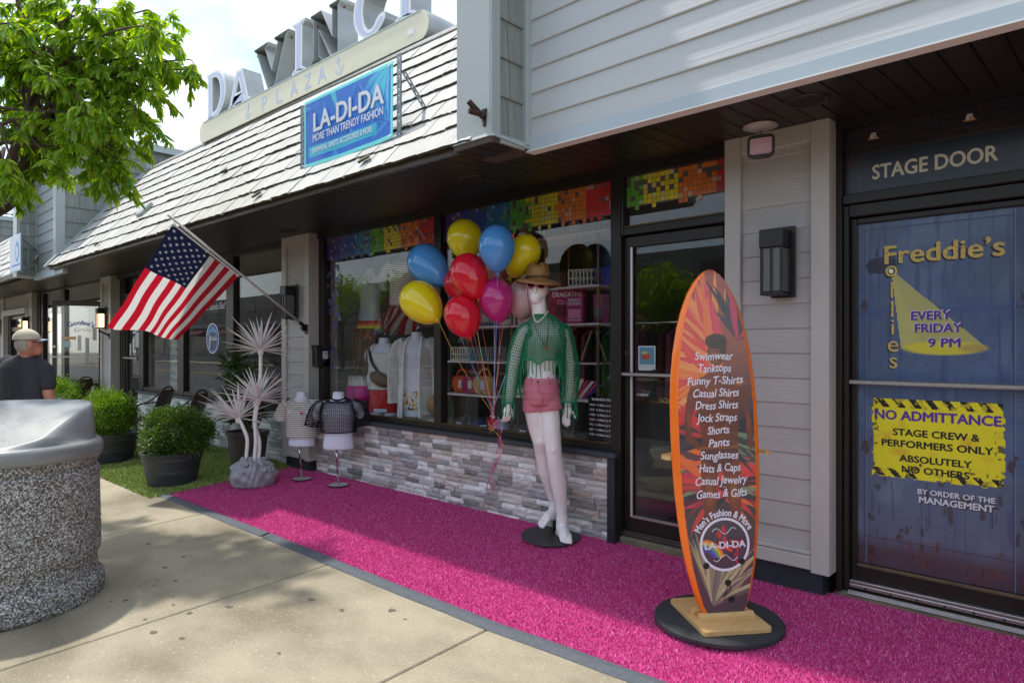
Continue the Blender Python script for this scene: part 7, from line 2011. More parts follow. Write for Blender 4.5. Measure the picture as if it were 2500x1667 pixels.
CAP = pm('beige_cap', S(216, 208, 184), .8, nz=((30, 30, 30), .2, 4, S(180, 170, 146)), bump=(240, .3, .002))
b = MB(); rg = []
for i in range(12):
    t_ = i / 11; th = math.pi * .5 * t_; rg.append([hd((.083 * math.cos(th) + .002) * math.cos(a) * (1 + .012 * math.cos(6 * a)), (.104 * math.cos(th) + .002) * math.sin(a), .038 + .098 * math.sin(th) - .012 * math.sin(a) * (1 - t_)) for a in np.linspace(0, 6.283, 36, endpoint=False)])
b.rings(rg, cap=False); o = obj('cap', b, CAP, man, smooth=True); so = o.modifiers.new('s', 'SOLIDIFY'); so.thickness = .004; bake(o)
b = MB(); rg = []
for i in range(7):
    t_ = i / 6; rg.append([hd(x * .078 * (1 - .25 * t_ ** 2), .085 * math.sqrt(max(0, 1 - (x * .8) ** 2)) + t_ * .075 * math.sqrt(max(0, 1 - (x) ** 2 * .96)), .034 - .012 * t_ - .018 * x * x) for x in np.linspace(-1, 1, 13)])
b.rings(rg, cap=False, closed=False); br_o = obj('cap_brim', b, pm('pale_blue_brim', S(176, 190, 206), .8), man, smooth=True); so = br_o.modifiers.new('s', 'SOLIDIFY'); so.thickness = .004; bake(br_o)
b = MB(); ball(b, hd(0, 0, .136), .008); obj('cap_button', b, CAP, man)
b = MB(); b.tube([hd(.078, -.01, .012), hd(.074, .06, .012), hd(.06, .098, .004)], .0028, 6); b.tube([hd(-.078, -.01, .012), hd(-.074, .06, .012), hd(-.06, .098, .004)], .0028, 6); b.tube([hd(-.06, .098, .014), hd(.06, .098, .014)], .0028, 6); obj('glasses', b, PLUG, man)

# ================================================================ balloons
def balloon_mat(name, col):
    m_ = pm(name, col, .14, coat=.5, sss=.0); nt_ = m_.node_tree; o_ = nt_.nodes['Material Output']
    t_ = nt_.nodes.new('ShaderNodeBsdfTranslucent'); t_.inputs['Color'].default_value = (*col, 1); x_ = nt_.nodes.new('ShaderNodeMixShader'); x_.inputs[0].default_value = .25
    nt_.links.new(nt_.nodes['Principled BSDF'].outputs[0], x_.inputs[1]); nt_.links.new(t_.outputs[0], x_.inputs[2]); nt_.links.new(x_.outputs[0], o_.inputs['Surface']); return m_
BC = {'blue': balloon_mat('blue_latex', S(96, 172, 240)), 'yellow': balloon_mat('yellow_latex', S(252, 232, 36)), 'red': balloon_mat('red_latex', S(238, 36, 58)), 'magenta': balloon_mat('magenta_latex', S(214, 56, 138)), 'white': balloon_mat('white_latex', S(226, 196, 200)), 'pink': balloon_mat('pink_latex', S(226, 160, 160))}
RIB = {k: pm('ribbon_' + k, c, .25, coat=.3) for k, c in (('gold', S(222, 176, 60)), ('blue', S(120, 160, 220)), ('red', S(200, 30, 60)), ('magenta', S(196, 40, 150)), ('lilac', S(190, 160, 220)))}
HAND = Vector((-3.315, 3.335, .885))
def balloon(c, rx, ry, tail, col, rib, label):
    c, q = Vector(c), Vector(tail); ax = (c - q).normalized(); t = thing('balloon', label, 'balloon', tuple(c), 0, 'balloons tied to the mannequin’s hand')
    Mq = ax.to_track_quat('Z', 'Y').to_matrix().to_4x4(); dist = (c - q).length; b = MB(); pr_ = []
    for i in range(31):
        th = math.pi * (i + .01) / 30.02; z = -math.cos(th); r_ = math.sin(th)
        if z < 0: zz2 = z * dist * .985; r2 = rx * (r_ * (1 - .20 * (-z) ** 2) if True else r_)
        else: zz2 = z * ry * .98; r2 = rx * r_
        if z < -.88: r2 = max(r2, .006)
        pr_.append((r2, zz2))
    b.lathe(pr_, 48, 0, Mq); obj('skin', b, BC[col], t, smooth=True)
    b = MB(); b.lathe([(.006, -dist * .975), (.011, -dist * 1.0), (.007, -dist * 1.02), (.014, -dist * 1.06), (.010, -dist * 1.075)], 14, 0, Mq); obj('knot', b, BC[col], t, smooth=True)
    e = HAND - c; s_ = Mq @ Vector((0, 0, -dist * 1.03)); b = MB(); mid = s_.lerp(e, .5) + Vector((random.uniform(-.02, .02), random.uniform(-.02, .02), -.03))
    cv = spline([s_, s_.lerp(mid, .5) + Vector((0, 0, -.012)), mid, e + Vector((random.uniform(-.012, .012), random.uniform(-.012, .012), .02)), e], 7)
    b.rings([[p + Vector((.0023, 0, 0)), p + Vector((0, .0006, .0006)), p + Vector((-.0023, 0, 0)), p + Vector((0, -.0006, -.0006))] for p in cv]); b.tube(spline([s_, s_ + Vector((.02, -.01, .01)), s_ + Vector((-.012, -.012, -.012)), s_ + Vector((.012, .01, -.016)), s_], 4), .0013, 4); obj('ribbon', b, RIB[rib], t)
for a in (((-3.994, 3.3, 2.008), .144, .165, (-3.786, 3.3, 1.838), 'blue', 'blue', 'blue balloon at the left end of the bunch'),
          ((-3.893, 3.15, 1.712), .146, .158, (-3.685, 3.15, 1.561), 'yellow', 'gold', 'yellow balloon lowest on the left, tail pointing right'),
          ((-3.649, 3.38, 2.173), .131, .145, (-3.611, 3.38, 2.00), 'yellow', 'gold', 'yellow balloon at the top of the bunch'),
          ((-3.138, 3.2, 2.037), .123, .150, (-3.13, 3.2, 1.862), 'blue', 'blue', 'blue balloon upper right above the magenta one'),
          ((-3.13, 3.46, 2.02), .118, .140, (-3.26, 3.46, 1.862), 'yellow', 'gold', 'orange yellow balloon half hidden behind the right blue balloon'),
          ((-3.357, 3.15, 1.871), .128, .150, (-3.262, 3.15, 1.690), 'red', 'red', 'red balloon in the middle, biggest in front'),
          ((-3.70, 3.38, 1.835), .120, .135, (-3.62, 3.38, 1.68), 'red', 'red', 'red balloon half hidden behind two other red ones'),
          ((-3.368, 3.1, 1.58), .125, .145, (-3.29, 3.1, 1.431), 'red', 'red', 'red balloon lowest in the bunch'),
          ((-3.221, 3.28, 1.698), .125, .145, (-3.187, 3.28, 1.530), 'magenta', 'magenta', 'magenta balloon beside the straw hat'),
          ((-3.155, 3.50, 1.72), .125, .142, (-3.205, 3.50, 1.56), 'white', 'lilac', 'pale pinkish white balloon behind the straw hat brim'),
          ((-3.50, 3.52, 1.92), .120, .135, (-3.482, 3.52, 1.76), 'pink', 'lilac', 'pale pink balloon peeping out behind the red and blue ones')):
    balloon(*a)
tl = thing('ribbon_tails', 'tangle of gold, red and magenta ribbon tails hanging from the mannequin hand', 'ribbon', tuple(HAND))
rz = Vector((math.cos(CAMR), math.sin(CAMR), 0)); rb = random.Random(12)
def world_uz(u, z): return Vector((-2.93, 3.515, 0)) + rz * u + Vector((0, -.10, z)) - HAND
for k, (col, pts) in enumerate((('red', [(-.30, .88), (-.285, .77), (-.30, .60), (-.325, .48), (-.33, .35), (-.375, .26)]), ('red', [(-.30, .88), (-.28, .76), (-.29, .62), (-.335, .50), (-.36, .44), (-.33, .40)]), ('magenta', [(-.31, .88), (-.275, .76), (-.285, .65), (-.335, .55), (-.32, .50), (-.37, .44)]), ('magenta', [(-.31, .88), (-.27, .78), (-.30, .62), (-.36, .46), (-.345, .40), (-.355, .36), (-.40, .32), (-.385, .29)]), ('gold', [(-.30, .88), (-.34, .82), (-.31, .80), (-.27, .74), (-.265, .66), (-.285, .60), (-.262, .56), (-.29, .54)]), ('lilac', [(-.29, .90), (-.262, .84), (-.265, .76), (-.275, .68), (-.285, .60)]), ('magenta', [(-.30, .9), (-.33, .86), (-.30, .82), (-.28, .79), (-.27, .80)]), ('gold', [(-.32, .9), (-.345, .85), (-.32, .83), (-.335, .79)]))):
    cv = spline([world_uz(*p) + Vector((rb.uniform(-.01, .01), rb.uniform(-.012, .012), 0)) for p in pts], 6); b = MB()
    b.rings([[p + Vector((.0024 * math.cos(i * .5), .0024 * math.sin(i * .5), 0)), p + Vector((0, 0, .0012)), p - Vector((.0024 * math.cos(i * .5), .0024 * math.sin(i * .5), 0)), p - Vector((0, 0, .0012))] for i, p in enumerate(cv)])
    obj('ribbon', b, RIB[col], tl)
b = MB()
for k in range(9):
    a = rb.uniform(0, 6.28); b.tube(spline([Vector((rb.gauss(0, .018), rb.gauss(0, .014), rb.uniform(-.12, .0))) for _ in range(5)], 5), .0017, 5)
o = obj('ribbon_knot', b, RIB['red'], tl)
# ================================================================ inside the clothes shop window
plat = thing('display_platform', 'low display platform right behind the clothes shop window', 'platform')
m = MB(); m.cbox(-6.45, -2.52, 3.86, 4.62, .10, .64, .01); obj('plinth', m, pm('display_plinth_paint', S(150, 146, 142), .6), plat)
ZP = .642
HOOK = CHROME
def hanger_hook(t, z):
    b = MB(); b.tube(spline([(0, 0, z), (0, 0, z + .03), (.022, 0, z + .05), (.012, 0, z + .075), (-.012, 0, z + .07)], 5), .004, 6); obj('hanger_hook', b, HOOK, t)
def wform(label, at, rot, w, z0, parts):
    t = thing('torso_form', label, 'torso form', at, rot); return t
f1 = thing('torso_form', 'torso form in white tank top, brown sling bag and red shorts behind glass', 'torso form', (-5.66, 4.12, ZP), R(26))
b = MB(); bust_parts(b, 1.12, .29, ); b.rings([ell((0, 0, z), a, c, 24) for z, a, c in ((.06, .135, .10), (.14, .15, .108), (.22, .15, .105), (.30, .143, .098), (.34, .142, .098))])
for sg in (-1, 1): b.tube([(sg * .075, 0, .10), (sg * .078, 0, .02)], [.078, .072], 16)
fuse('form', b, BUSTM, f1, .007, 3)
hanger_hook(f1, .82)
tk = tee_rings(.29, .0, 48, 26, 1.14)[7:]; cloth_surface('tank_top', tk, pm('white_cotton', S(226, 222, 216), .85, bump=((50, 50, 8), .4, .004)), f1)
b = MB()
for sg in (-1, 1): b.tube(spline([(sg * .105, -.095, .645), (sg * .10, -.075, .715), (sg * .09, -.02, .745), (sg * .095, .05, .72)], 6), .017, 8)
obj('shoulder_strap', b, MATS['white_cotton'], f1)
b = MB(); b.rings([ell((0, 0, z), a, c, 26) for z, a, c in ((.10, .155, .115), (.18, .162, .118), (.26, .158, .112), (.30, .152, .106))])
for sg in (-1, 1): b.tube([(sg * .078, 0, .16), (sg * .082, 0, .055)], [.085, .086], 18)
fuse('red_shorts', b, pm('red_cotton', S(206, 34, 44), .8, bump=((26, 26, 26), .4, .006)), f1, .008, 3)
b = MB(); b.tube(spline([(-.12, -.09, .70), (-.06, -.135, .56), (.06, -.14, .42), (.14, -.11, .36)], 6), .016, 8); obj('bag_strap', b, PLUG, f1)
b = MB(); M_ = Matrix.Translation((.035, -.145, .40)) @ Matrix.Rotation(R(24), 4, 'Y'); ball(b, (0, 0, 0), (.125, .05, .07), 16, 0, M_.to_3x3()); b.v = [tuple(Vector(v) + Vector((.035, -.150, .40))) for v in b.v]; obj('sling_bag', b, pm('brown_camo_nylon', S(104, 84, 62), .6, nz=(16, .6, 3, S(74, 60, 44)), bump=(30, .4, .006)), f1, smooth=True)
b = MB(); b.cbox(-.105, -.075, -.165, -.16, .36, .45, .002); obj('swing_tag', b, PAPER, f1)
f2 = thing('torso_form', 'torso form in a long open white crochet cardigan behind glass', 'torso form', (-5.13, 4.12, ZP), R(28))
b = MB(); bust_parts(b, 1.10, .34); b.rings([ell((0, 0, z), a, c, 24) for z, a, c in ((.05, .13, .10), (.20, .148, .105), (.36, .14, .096))]); fuse('form', b, BUSTM, f2, .007, 3); hanger_hook(f2, .87)
b = MB(); b.rings([ell((0, 0, z), a, c, 26) for z, a, c in ((.12, .146, .112), (.20, .156, .115), (.30, .152, .106))], cap=False)
FLOR = pm('floral_print', S(226, 222, 214), .8, nz=(26, 1.0, 2, S(226, 170, 40), (.5, .54)), nz2=(34, 1.0, 2, S(40, 40, 40), (.58, .61))); obj('floral_briefs', b, FLOR, f2, smooth=True)
card = pm('white_crochet', S(240, 238, 234), .9)
cg = bpy.data.objects.new('cardigan', None); COL.objects.link(cg); cg.parent = f2
cr_ = []; base = tee_rings(.34, .0, 80, 20, 1.14); 
for i in range(62):
    t_ = i / 61
    if t_ < .55:
        r_ = base[min(19, int(t_ / .55 * 19))]; 
    rg = []
    z = .34 + .46 - (.80 - .05) * t_ if t_ >= .55 else None
    src = base[min(19, int(t_ / .55 * 19))] if t_ < .55 else ell((0, 0, .34 + .0 - (t_ - .55) / .45 * .30), .18 + .03 * (t_ - .55), .13 + .03 * (t_ - .55), 80)
    for k in range(7, 74): rg.append(src[(k + 60) % 80])
    cr_.append(rg)
net('knit_body', cr_, card, cg, .0095, closed=False)
for sg in (-1, 1): net('knit_sleeve', sleeve([(sg * .12, 0, .745), (sg * .19, 0, .71), (sg * .225, .0, .56), (sg * .235, -.01, .36), (sg * .225, -.02, .18)], [.075, .072, .066, .062, .062], 26, 8), card, cg, .0095)
b = MB()
for sg in (-1, 1): b.tube(spline([(sg * .05, .03, .82), (sg * .075, -.06, .79), (sg * .085, -.125, .62), (sg * .085, -.145, .35), (sg * .095, -.15, .05)], 6), .013, 8)
obj('knit_edge', b, card, cg)
f3 = thing('hip_form', 'hip form in bright pink trunks low behind the glass', 'hip form', (-6.07, 4.10, ZP), R(24))
b = MB(); b.rings([ell((0, 0, z), a, c, 26) for z, a, c in ((.16, .125, .095), (.24, .148, .108), (.32, .138, .098), (.42, .126, .088))]); fuse('form', b, pm('translucent_form', S(206, 210, 206), .3), f3, .008, 3)
b = MB(); b.rings([ell((0, 0, z), a, c, 26) for z, a, c in ((.155, .130, .10), (.20, .150, .112), (.25, .155, .114), (.315, .146, .104))]); obj('pink_trunks', b, pm('hot_pink_jersey', S(226, 30, 150), .6, bump=(40, .3, .004)), f3, smooth=True)
b = MB(); b.tube([(0, -.105, .315), (0, -.118, .25), (0, -.11, .17)], .004, 6); obj('trunk_piping', b, PLUG, f3)
b = MB(); b.cbox(-.11, .11, -.09, .09, 0, .155, .004); obj('riser', b, pm('display_riser', S(120, 112, 108), .6), f3)
f4 = thing('torso_form', 'hanging torso form in a striped cropped tee behind glass', 'torso form', (-5.43, 4.20, 1.67), R(26))
b = MB(); bust_parts(b, 1.0, .12); fuse('form', b, pm('pale_grey_form', S(176, 184, 190), .4), f4, .007, 3); hanger_hook(f4, .645)
S2 = STRIPE.copy(); S2.name = 'thin_striped_jersey'
cloth_surface('tee_shirt', tee_rings(.12, .0, 50, 22, 1.02), STRIPE, f4)
for sg in (-1, 1): cloth_surface('tee_sleeve', tee_sleeve(sg, .12, 24, 6, 1.02), STRIPE, f4)
f5 = thing('torso_form', 'hanging pale torso form in rainbow briefs at the window edge', 'torso form', (-6.05, 4.22, 1.50), R(24))
b = MB(); bust_parts(b, 1.0, .18); b.rings([ell((0, 0, z), a, c, 24) for z, a, c in ((0, .12, .09), (.10, .138, .1), (.2, .13, .09))]); fuse('form', b, pm('pale_grey_form', S(176, 184, 190), .4), f5, .008, 3); hanger_hook(f5, .70)
b = MB(); 
for k, c in enumerate(('red', 'orange', 'yellow', 'green', 'blue')):
    b2 = MB(); b2.rings([ell((0, 0, .145 - k * .026), .142, .105, 26), ell((0, 0, .145 - (k + 1) * .026), .143, .106, 26)], cap=False); obj('rainbow_band', b2, pm('band_' + c, RAIN[c], .7), f5, smooth=True)
fr_ = thing('fringed_netting', 'tan fringed netting hanging behind the glass', 'netting', (-5.92, 4.0, 1.55)); b = MB(); rq = random.Random(4)
for k in range(60):
    x = rq.uniform(-.16, .20); L_ = rq.uniform(.25, .55); b.tube(spline([(x, rq.uniform(-.03, .05), 0), (x + rq.gauss(0, .03), rq.uniform(-.03, .05), -L_ * .5), (x + rq.gauss(0, .045), rq.uniform(-.03, .05), -L_)], 4), [.006, .005, .004, .003, .004, .003, .003, .003, .002], 4)
o = obj('fringe', b, pm('tan_raffia', S(128, 100, 66), .9), fr_); o['kind'] = 'stuff'
b = MB(); b.tube([(-.20, 0, .0), (.24, 0, .0)], .006, 6); obj('rod', b, PLUG, fr_)
hb_ = thing('leather_bag', 'tan leather bag at the foot of the window beside the cardigan', 'bag', (-4.72, 4.02, ZP + .14)); b = MB(); ball(b, (0, 0, .05), (.13, .06, .10), 18); obj('body', b, pm('tan_leather', S(150, 104, 54), .5, nz=(12, .3)), hb_, smooth=True)
b = MB(); b.cbox(-.14, .14, -.07, .07, -.14, -.052, .004); obj('riser', b, pm('display_riser', S(120, 112, 108), .6), hb_)

# shelf unit
shf = thing('shelf_unit', 'gold pole shelf unit with white boards behind the right pane', 'shelf unit')
GOLDM = pm('antique_gold_pole', S(132, 98, 48), .4, metal=.5)
SHB = pm('white_shelf_board', S(222, 218, 214), .5)
for x in (-4.77, -4.10, -3.90, -3.52, -3.0):
    for y in (4.16, 4.46):
        b = MB(); b.tube([(x, y, ZP), (x, y, 2.52)], .011, 8); obj('pole', b, GOLDM, shf)
SHELVES = [(-4.78, -4.05, .935), (-4.78, -4.05, 1.235), (-4.62, -2.98, 1.545), (-3.92, -2.98, 1.835), (-4.10, -2.90, 2.245), (-3.95, -2.98, .955)]
for a, c, z in SHELVES:
    b = MB(); b.cbox(a, c, 4.13, 4.48, z - .012, z + .006, .003); obj('shelf', b, SHB, shf)
def item(name, label, cat, at, rz=0.0, group=None): return thing(name, label, cat, at, R(rz), group)
def boxitem(label, at, w, d, h, col, lines=(), rz=20, panel=None):
    t = item('gift_box', label, 'box', at, rz, 'boxed gifts on the shelves'); b = MB(); b.cbox(-w / 2, w / 2, -d / 2, d / 2, .001, h, .002); obj('carton', b, pm('carton_' + '_'.join(str(int(v * 255)) for v in col), col, .4), t)
    if panel:
        b = MB(); b.box(-w * .36, w * .36, -d / 2 - .0012, -d / 2 - .0004, h * .18, h * .52); obj('front_panel', b, pm('panel_' + '_'.join(str(int(v * 255)) for v in panel), panel, .4), t)
    for s_, hh, z, ww, mt in lines: text(s_, hh, mt, t, (0, -d / 2 - .0016, z), width=ww, bold=.04)
    return t
YEL = pm('yellow_print', S(240, 210, 70), .4); PNK = pm('pink_print', S(250, 170, 200), .4); REDP = pm('red_print', S(216, 30, 50), .5); CYA = pm('cyan_print', S(120, 200, 220), .5)
boxitem('magenta game box lettered DRAGATHA Christie on the shelf', (-3.36, 4.25, 1.553), .29, .07, .30, S(176, 26, 92), (('DRAGATHA', .042, .215, .25, WHITE), ('Christie', .04, .155, .17, PNK)), 24, S(120, 40, 60))
boxitem('small pink card box lettered DRAG QUEEN in front of the magenta box', (-3.23, 4.17, 1.553), .14, .05, .21, S(168, 52, 118), (('DRAG', .022, .17, .10, WHITE), ('QUEEN', .022, .142, .11, WHITE), ('ORACLES', .014, .018, .11, WHITE)), 24, S(236, 150, 190))
boxitem('pink and silver folded packet at the end of the middle shelf', (-3.06, 4.28, 1.553), .13, .06, .22, S(150, 44, 110), (), -20, S(60, 120, 150))
boxitem('white mug box behind the balloon strings', (-4.0, 4.25, 1.553), .13, .10, .13, S(214, 212, 210), (('HOME', .03, .05, .09, MATS['dark_print']),), 20)
boxitem('grey photo box behind the magenta balloon', (-4.30, 4.28, 1.553), .15, .08, .20, S(120, 116, 118), (), 20, S(190, 188, 184))
boxitem('blue game box lying on the top shelf', (-3.55, 4.25, 2.252), .26, .12, .12, S(36, 66, 140), (('PARTY', .035, .04, .16, CYA),), 22)
boxitem('purple and red tin standing on the top shelf', (-3.28, 4.25, 2.252), .12, .10, .18, S(120, 34, 74), (('BOOK', .022, .12, .08, WHITE), ('CLUB', .022, .08, .08, WHITE)), 22, S(206, 200, 190))
boxitem('dark card box with the number 80s on the top shelf', (-3.02, 4.25, 2.252), .12, .06, .2, S(34, 52, 66), (('80s', .045, .07, .09, WHITE),), 22)
t = boxitem('small black sign with red letters S and M', (-3.98, 4.20, 2.252), .16, .04, .12, S(30, 22, 24), (), 24)
text('S&M', .05, pm('red_glow', S(226, 40, 60), .4, emit=(S(230, 30, 50), .6)), t, (0, -.022, .035), width=.12, bold=.03)
def basket(label, at, w, d, h, mat, rz=22, n=9):
    t = item('wire_basket', label, 'basket', at, rz, 'small baskets on the shelves'); b = MB(); b.box(-w / 2, w / 2, -d / 2, d / 2, .001, .006); obj('floor_plate', b, mat, t)
    b = MB()
    for k in range(n):
        x = -w / 2 + w * k / (n - 1)
        for y in (-d / 2, d / 2): b.tube([(x, y, 0.002), (x, y, h)], .0045, 5)
    for z in (.01, h * .5, h):
        for y in (-d / 2, d / 2): b.tube([(-w / 2, y, z), (w / 2, y, z)], .0045, 5)
        for x in (-w / 2, w / 2): b.tube([(x, -d / 2, z), (x, d / 2, z)], .0045, 5)
    obj('lattice', b, mat, t)
basket('white lattice basket on the upper shelf', (-3.20, 4.27, 1.842), .24, .14, .13, pm('white_plastic', S(226, 222, 208), .4))
basket('royal blue lattice basket on the upper shelf', (-2.99, 4.27, 1.842), .17, .14, .13, pm('blue_plastic', S(60, 70, 190), .4))
basket('brown lattice basket behind the straw hat', (-3.45, 4.27, 1.842), .19, .14, .12, pm('brown_plastic', S(110, 70, 48), .5))
basket('white lattice basket on the lower shelf', (-4.62, 4.27, 1.242), .20, .14, .12, MATS['white_plastic'])
basket('teal lattice basket on the lower shelf', (-4.36, 4.27, 1.242), .20, .14, .12, pm('teal_plastic', S(64, 170, 176), .4))
basket('grey lattice basket on the lower shelf', (-4.15, 4.27, 1.242), .16, .14, .12, pm('grey_plastic', S(150, 156, 160), .4))
def tote(label, at, col, s=1.0):
    t = item('straw_tote', label, 'bag', at, 24, 'round straw bags on the lower shelf'); mt = pm('raffia_' + '_'.join(str(int(v * 99)) for v in col), col, .8, nz=((90, 90, 200), .5), bump=((130, 130, 260), .9, .004)); b = MB()
    b.rings([ell((0, 0, z * s), a * s, c * s, 26) for z, a, c in ((.002, .07, .04), (.03, .095, .055), (.08, .11, .062), (.13, .10, .055), (.155, .085, .045))]); obj('body', b, mt, t, smooth=True)
    b = MB(); b.tube([(.052 * s * math.cos(a), -.01, (.155 + .06 * math.sin(a)) * s) for a in np.linspace(0, math.pi * 2, 22)], .009 * s, 8); obj('handle', b, mt, t, smooth=True)
    b = MB(); b.box(-.018 * s, .018 * s, -.066 * s, -.064 * s, .05 * s, .12 * s); obj('price_tag', b, PAPER, t)
tote('orange straw tote on the lower shelf', (-4.60, 4.24, .942), S(226, 92, 44)); tote('magenta straw tote between two others', (-4.43, 4.20, .942), S(190, 44, 112)); tote('natural straw tote beside the ribbons', (-4.24, 4.18, .942), S(206, 172, 120), 1.08)
t = item('rainbow_fan', 'open rainbow striped hand fan on the right shelf', 'fan', (-3.22, 4.2, .962), 25)
for k, c in enumerate((S(226, 120, 50), S(236, 196, 60), S(236, 226, 206), S(196, 40, 80), S(230, 222, 226), S(190, 40, 120), S(60, 60, 150))):
    b = MB(); b.rings([[(-.10 + k * .022 + x, y, z) for x, y in ((0, -.02 + k * .006), (.03, -.026 + k * .006), (.03, -.02 + k * .006), (0, -.014 + k * .006))] if z == 0 else [(-.06 + k * .040 + x, y, .17 - k * .008) for x, y in ((0, -.02 + k * .006), (.03, -.026 + k * .006), (.03, -.02 + k * .006), (0, -.014 + k * .006))] for z in (0, 1)]); obj('fan_blade', b, pm('fan_' + str('abcdefg'[k]), c, .5), t)
t = item('necklace_stand', 'triangular wire stand hung with bead necklaces', 'jewellery stand', (-3.07, 4.2, 1.245), 20); b = MB(); b.tube([(-.10, 0, .002), (0, 0, .26), (.10, 0, .002)], .005, 6); b.tube([(-.10, 0, .002), (.10, 0, .002)], .005, 6); obj('frame', b, GOLDM, t)
b = MB()
for k in range(24): ball(b, ((k % 2 * 2 - 1) * (.02 + .0034 * k), -.012, .24 - .0095 * k), .007, 6)
o = obj('beads', b, pm('cream_beads', S(206, 196, 180), .3), t); o['kind'] = 'stuff'
b = MB(); b.cbox(-3.98 + 3.07, .07, -.06, .27, -.012, 0.0, .003); obj('board', b, SHB, t)
for x, y, lab, c in ((-4.40, 4.10, 'black and white patterned cap on the platform', S(60, 60, 64)), (-4.16, 4.06, 'navy cap on the platform behind the glass', S(44, 58, 92)), (-3.93, 4.05, 'white and navy cap on the platform by the ribbons', S(176, 184, 200)), (-3.60, 4.05, 'dark navy cap behind the mannequin hips', S(36, 44, 66)), (-3.36, 4.05, 'olive cap on the platform beside the mannequin thigh', S(70, 72, 60))):
    t = item('baseball_cap', lab, 'cap', (x, y, ZP + .001), rq.uniform(-20, 60), 'caps on the display platform'); mt = pm('cap_' + '_'.join(str(int(v * 255)) for v in c), c, .85, nz=(40, .5 if c[0] < .1 else .2, 2, S(220, 220, 220), (.62, .66)) if 'pattern' in lab else (12, .2)); b = MB(); rg = []
    for i in range(9):
        th = math.pi * .5 * i / 8; rg.append([(.088 * math.cos(th) * math.cos(a), .10 * math.cos(th) * math.sin(a), .012 + .10 * math.sin(th)) for a in np.linspace(0, 6.283, 26, endpoint=False)])
    b.rings(rg); obj('crown', b, mt, t, smooth=True)
    b = MB(); b.rings([[(-.07, -.06, .012), (.07, -.06, .012), (.07, -.06, .016), (-.07, -.06, .016)], [(-.065, -.13, .010), (.065, -.13, .010), (.065, -.13, .014), (-.065, -.13, .014)], [(-.035, -.165, .004), (.035, -.165, .004), (.035, -.165, .008), (-.035, -.165, .008)]]); obj('peak', b, mt, t)
    b = MB(); b.box(-.03, .03, -.101, -.099, .045, .06); obj('print_patch', b, PAPER, t)
t = item('paper_stack', 'stack of white leaflets on the platform', 'papers', (-4.66, 4.0, ZP + .001), 20)
for k in range(5):
    b = MB(); b.cbox(-.09, .09, -.06, .06, k * .012, k * .012 + .011, .001); obj('leaflet', b, PAPER, t, rot=(0, 0, rq.uniform(-.05, .05)))
for x, z, w_, h_, c, nm in ((-4.50, 1.553, .10, .16, S(206, 120, 60), 'orange'), (-4.16, 1.553, .11, .18, S(70, 110, 170), 'blue'), (-3.80, 1.553, .13, .20, S(214, 208, 196), 'cream'), (-3.66, 1.553, .10, .15, S(196, 60, 80), 'crimson'), (-3.82, .963, .15, .12, S(96, 150, 120), 'sea green'), (-3.62, .963, .14, .16, S(224, 196, 90), 'yellow'), (-3.44, .963, .13, .11, S(150, 90, 160), 'violet'), (-3.76, 1.842, .13, .17, S(220, 216, 210), 'white'), (-3.60, 1.842, .10, .14, S(64, 150, 190), 'turquoise'), (-3.78, 2.252, .14, .15, S(190, 150, 90), 'tan')):
    boxitem('small %s gift box on the %s shelf' % (nm, {1.553: 'middle', .963: 'lower right', 1.842: 'upper', 2.252: 'top'}[z]), (x, 4.24, z), w_, .09, h_, c, (), 22, tuple(min(.9, v * .5 + .4) for v in c))
# a few garments on rails deeper in the shop
rail = thing('clothes_rail', 'rail of dark and coloured clothes deeper inside the shop', 'clothes rail', (-3.2, 5.6, .1)); b = MB(); b.tube([(-1.6, 0, 0), (-1.6, 0, 1.5), (1.2, 0, 1.5), (1.2, 0, 0)], .014, 8); obj('rail', b, CHROME, rail)
for k in range(30):
    x = -1.5 + k * .088; b = MB(); c = rq.choice((S(50, 50, 56), S(120, 40, 44), S(190, 190, 186), S(40, 60, 90), S(70, 130, 60), S(170, 90, 120), S(36, 36, 38))); b.rings([[(x - .012, -.03, 1.47), (x + .012, -.03, 1.47), (x + .012, .03, 1.47), (x - .012, .03, 1.47)], [(x - .02, -.20, 1.38), (x + .02, -.20, 1.38), (x + .02, .20, 1.38), (x - .02, .20, 1.38)], [(x - .03, -.22, .75), (x + .03, -.22, .75), (x + .03, .22, .75), (x - .03, .22, .75)]]); obj('garment', b, pm('garment_' + '_'.join(str(int(v * 255)) for v in c), c, .9), rail)
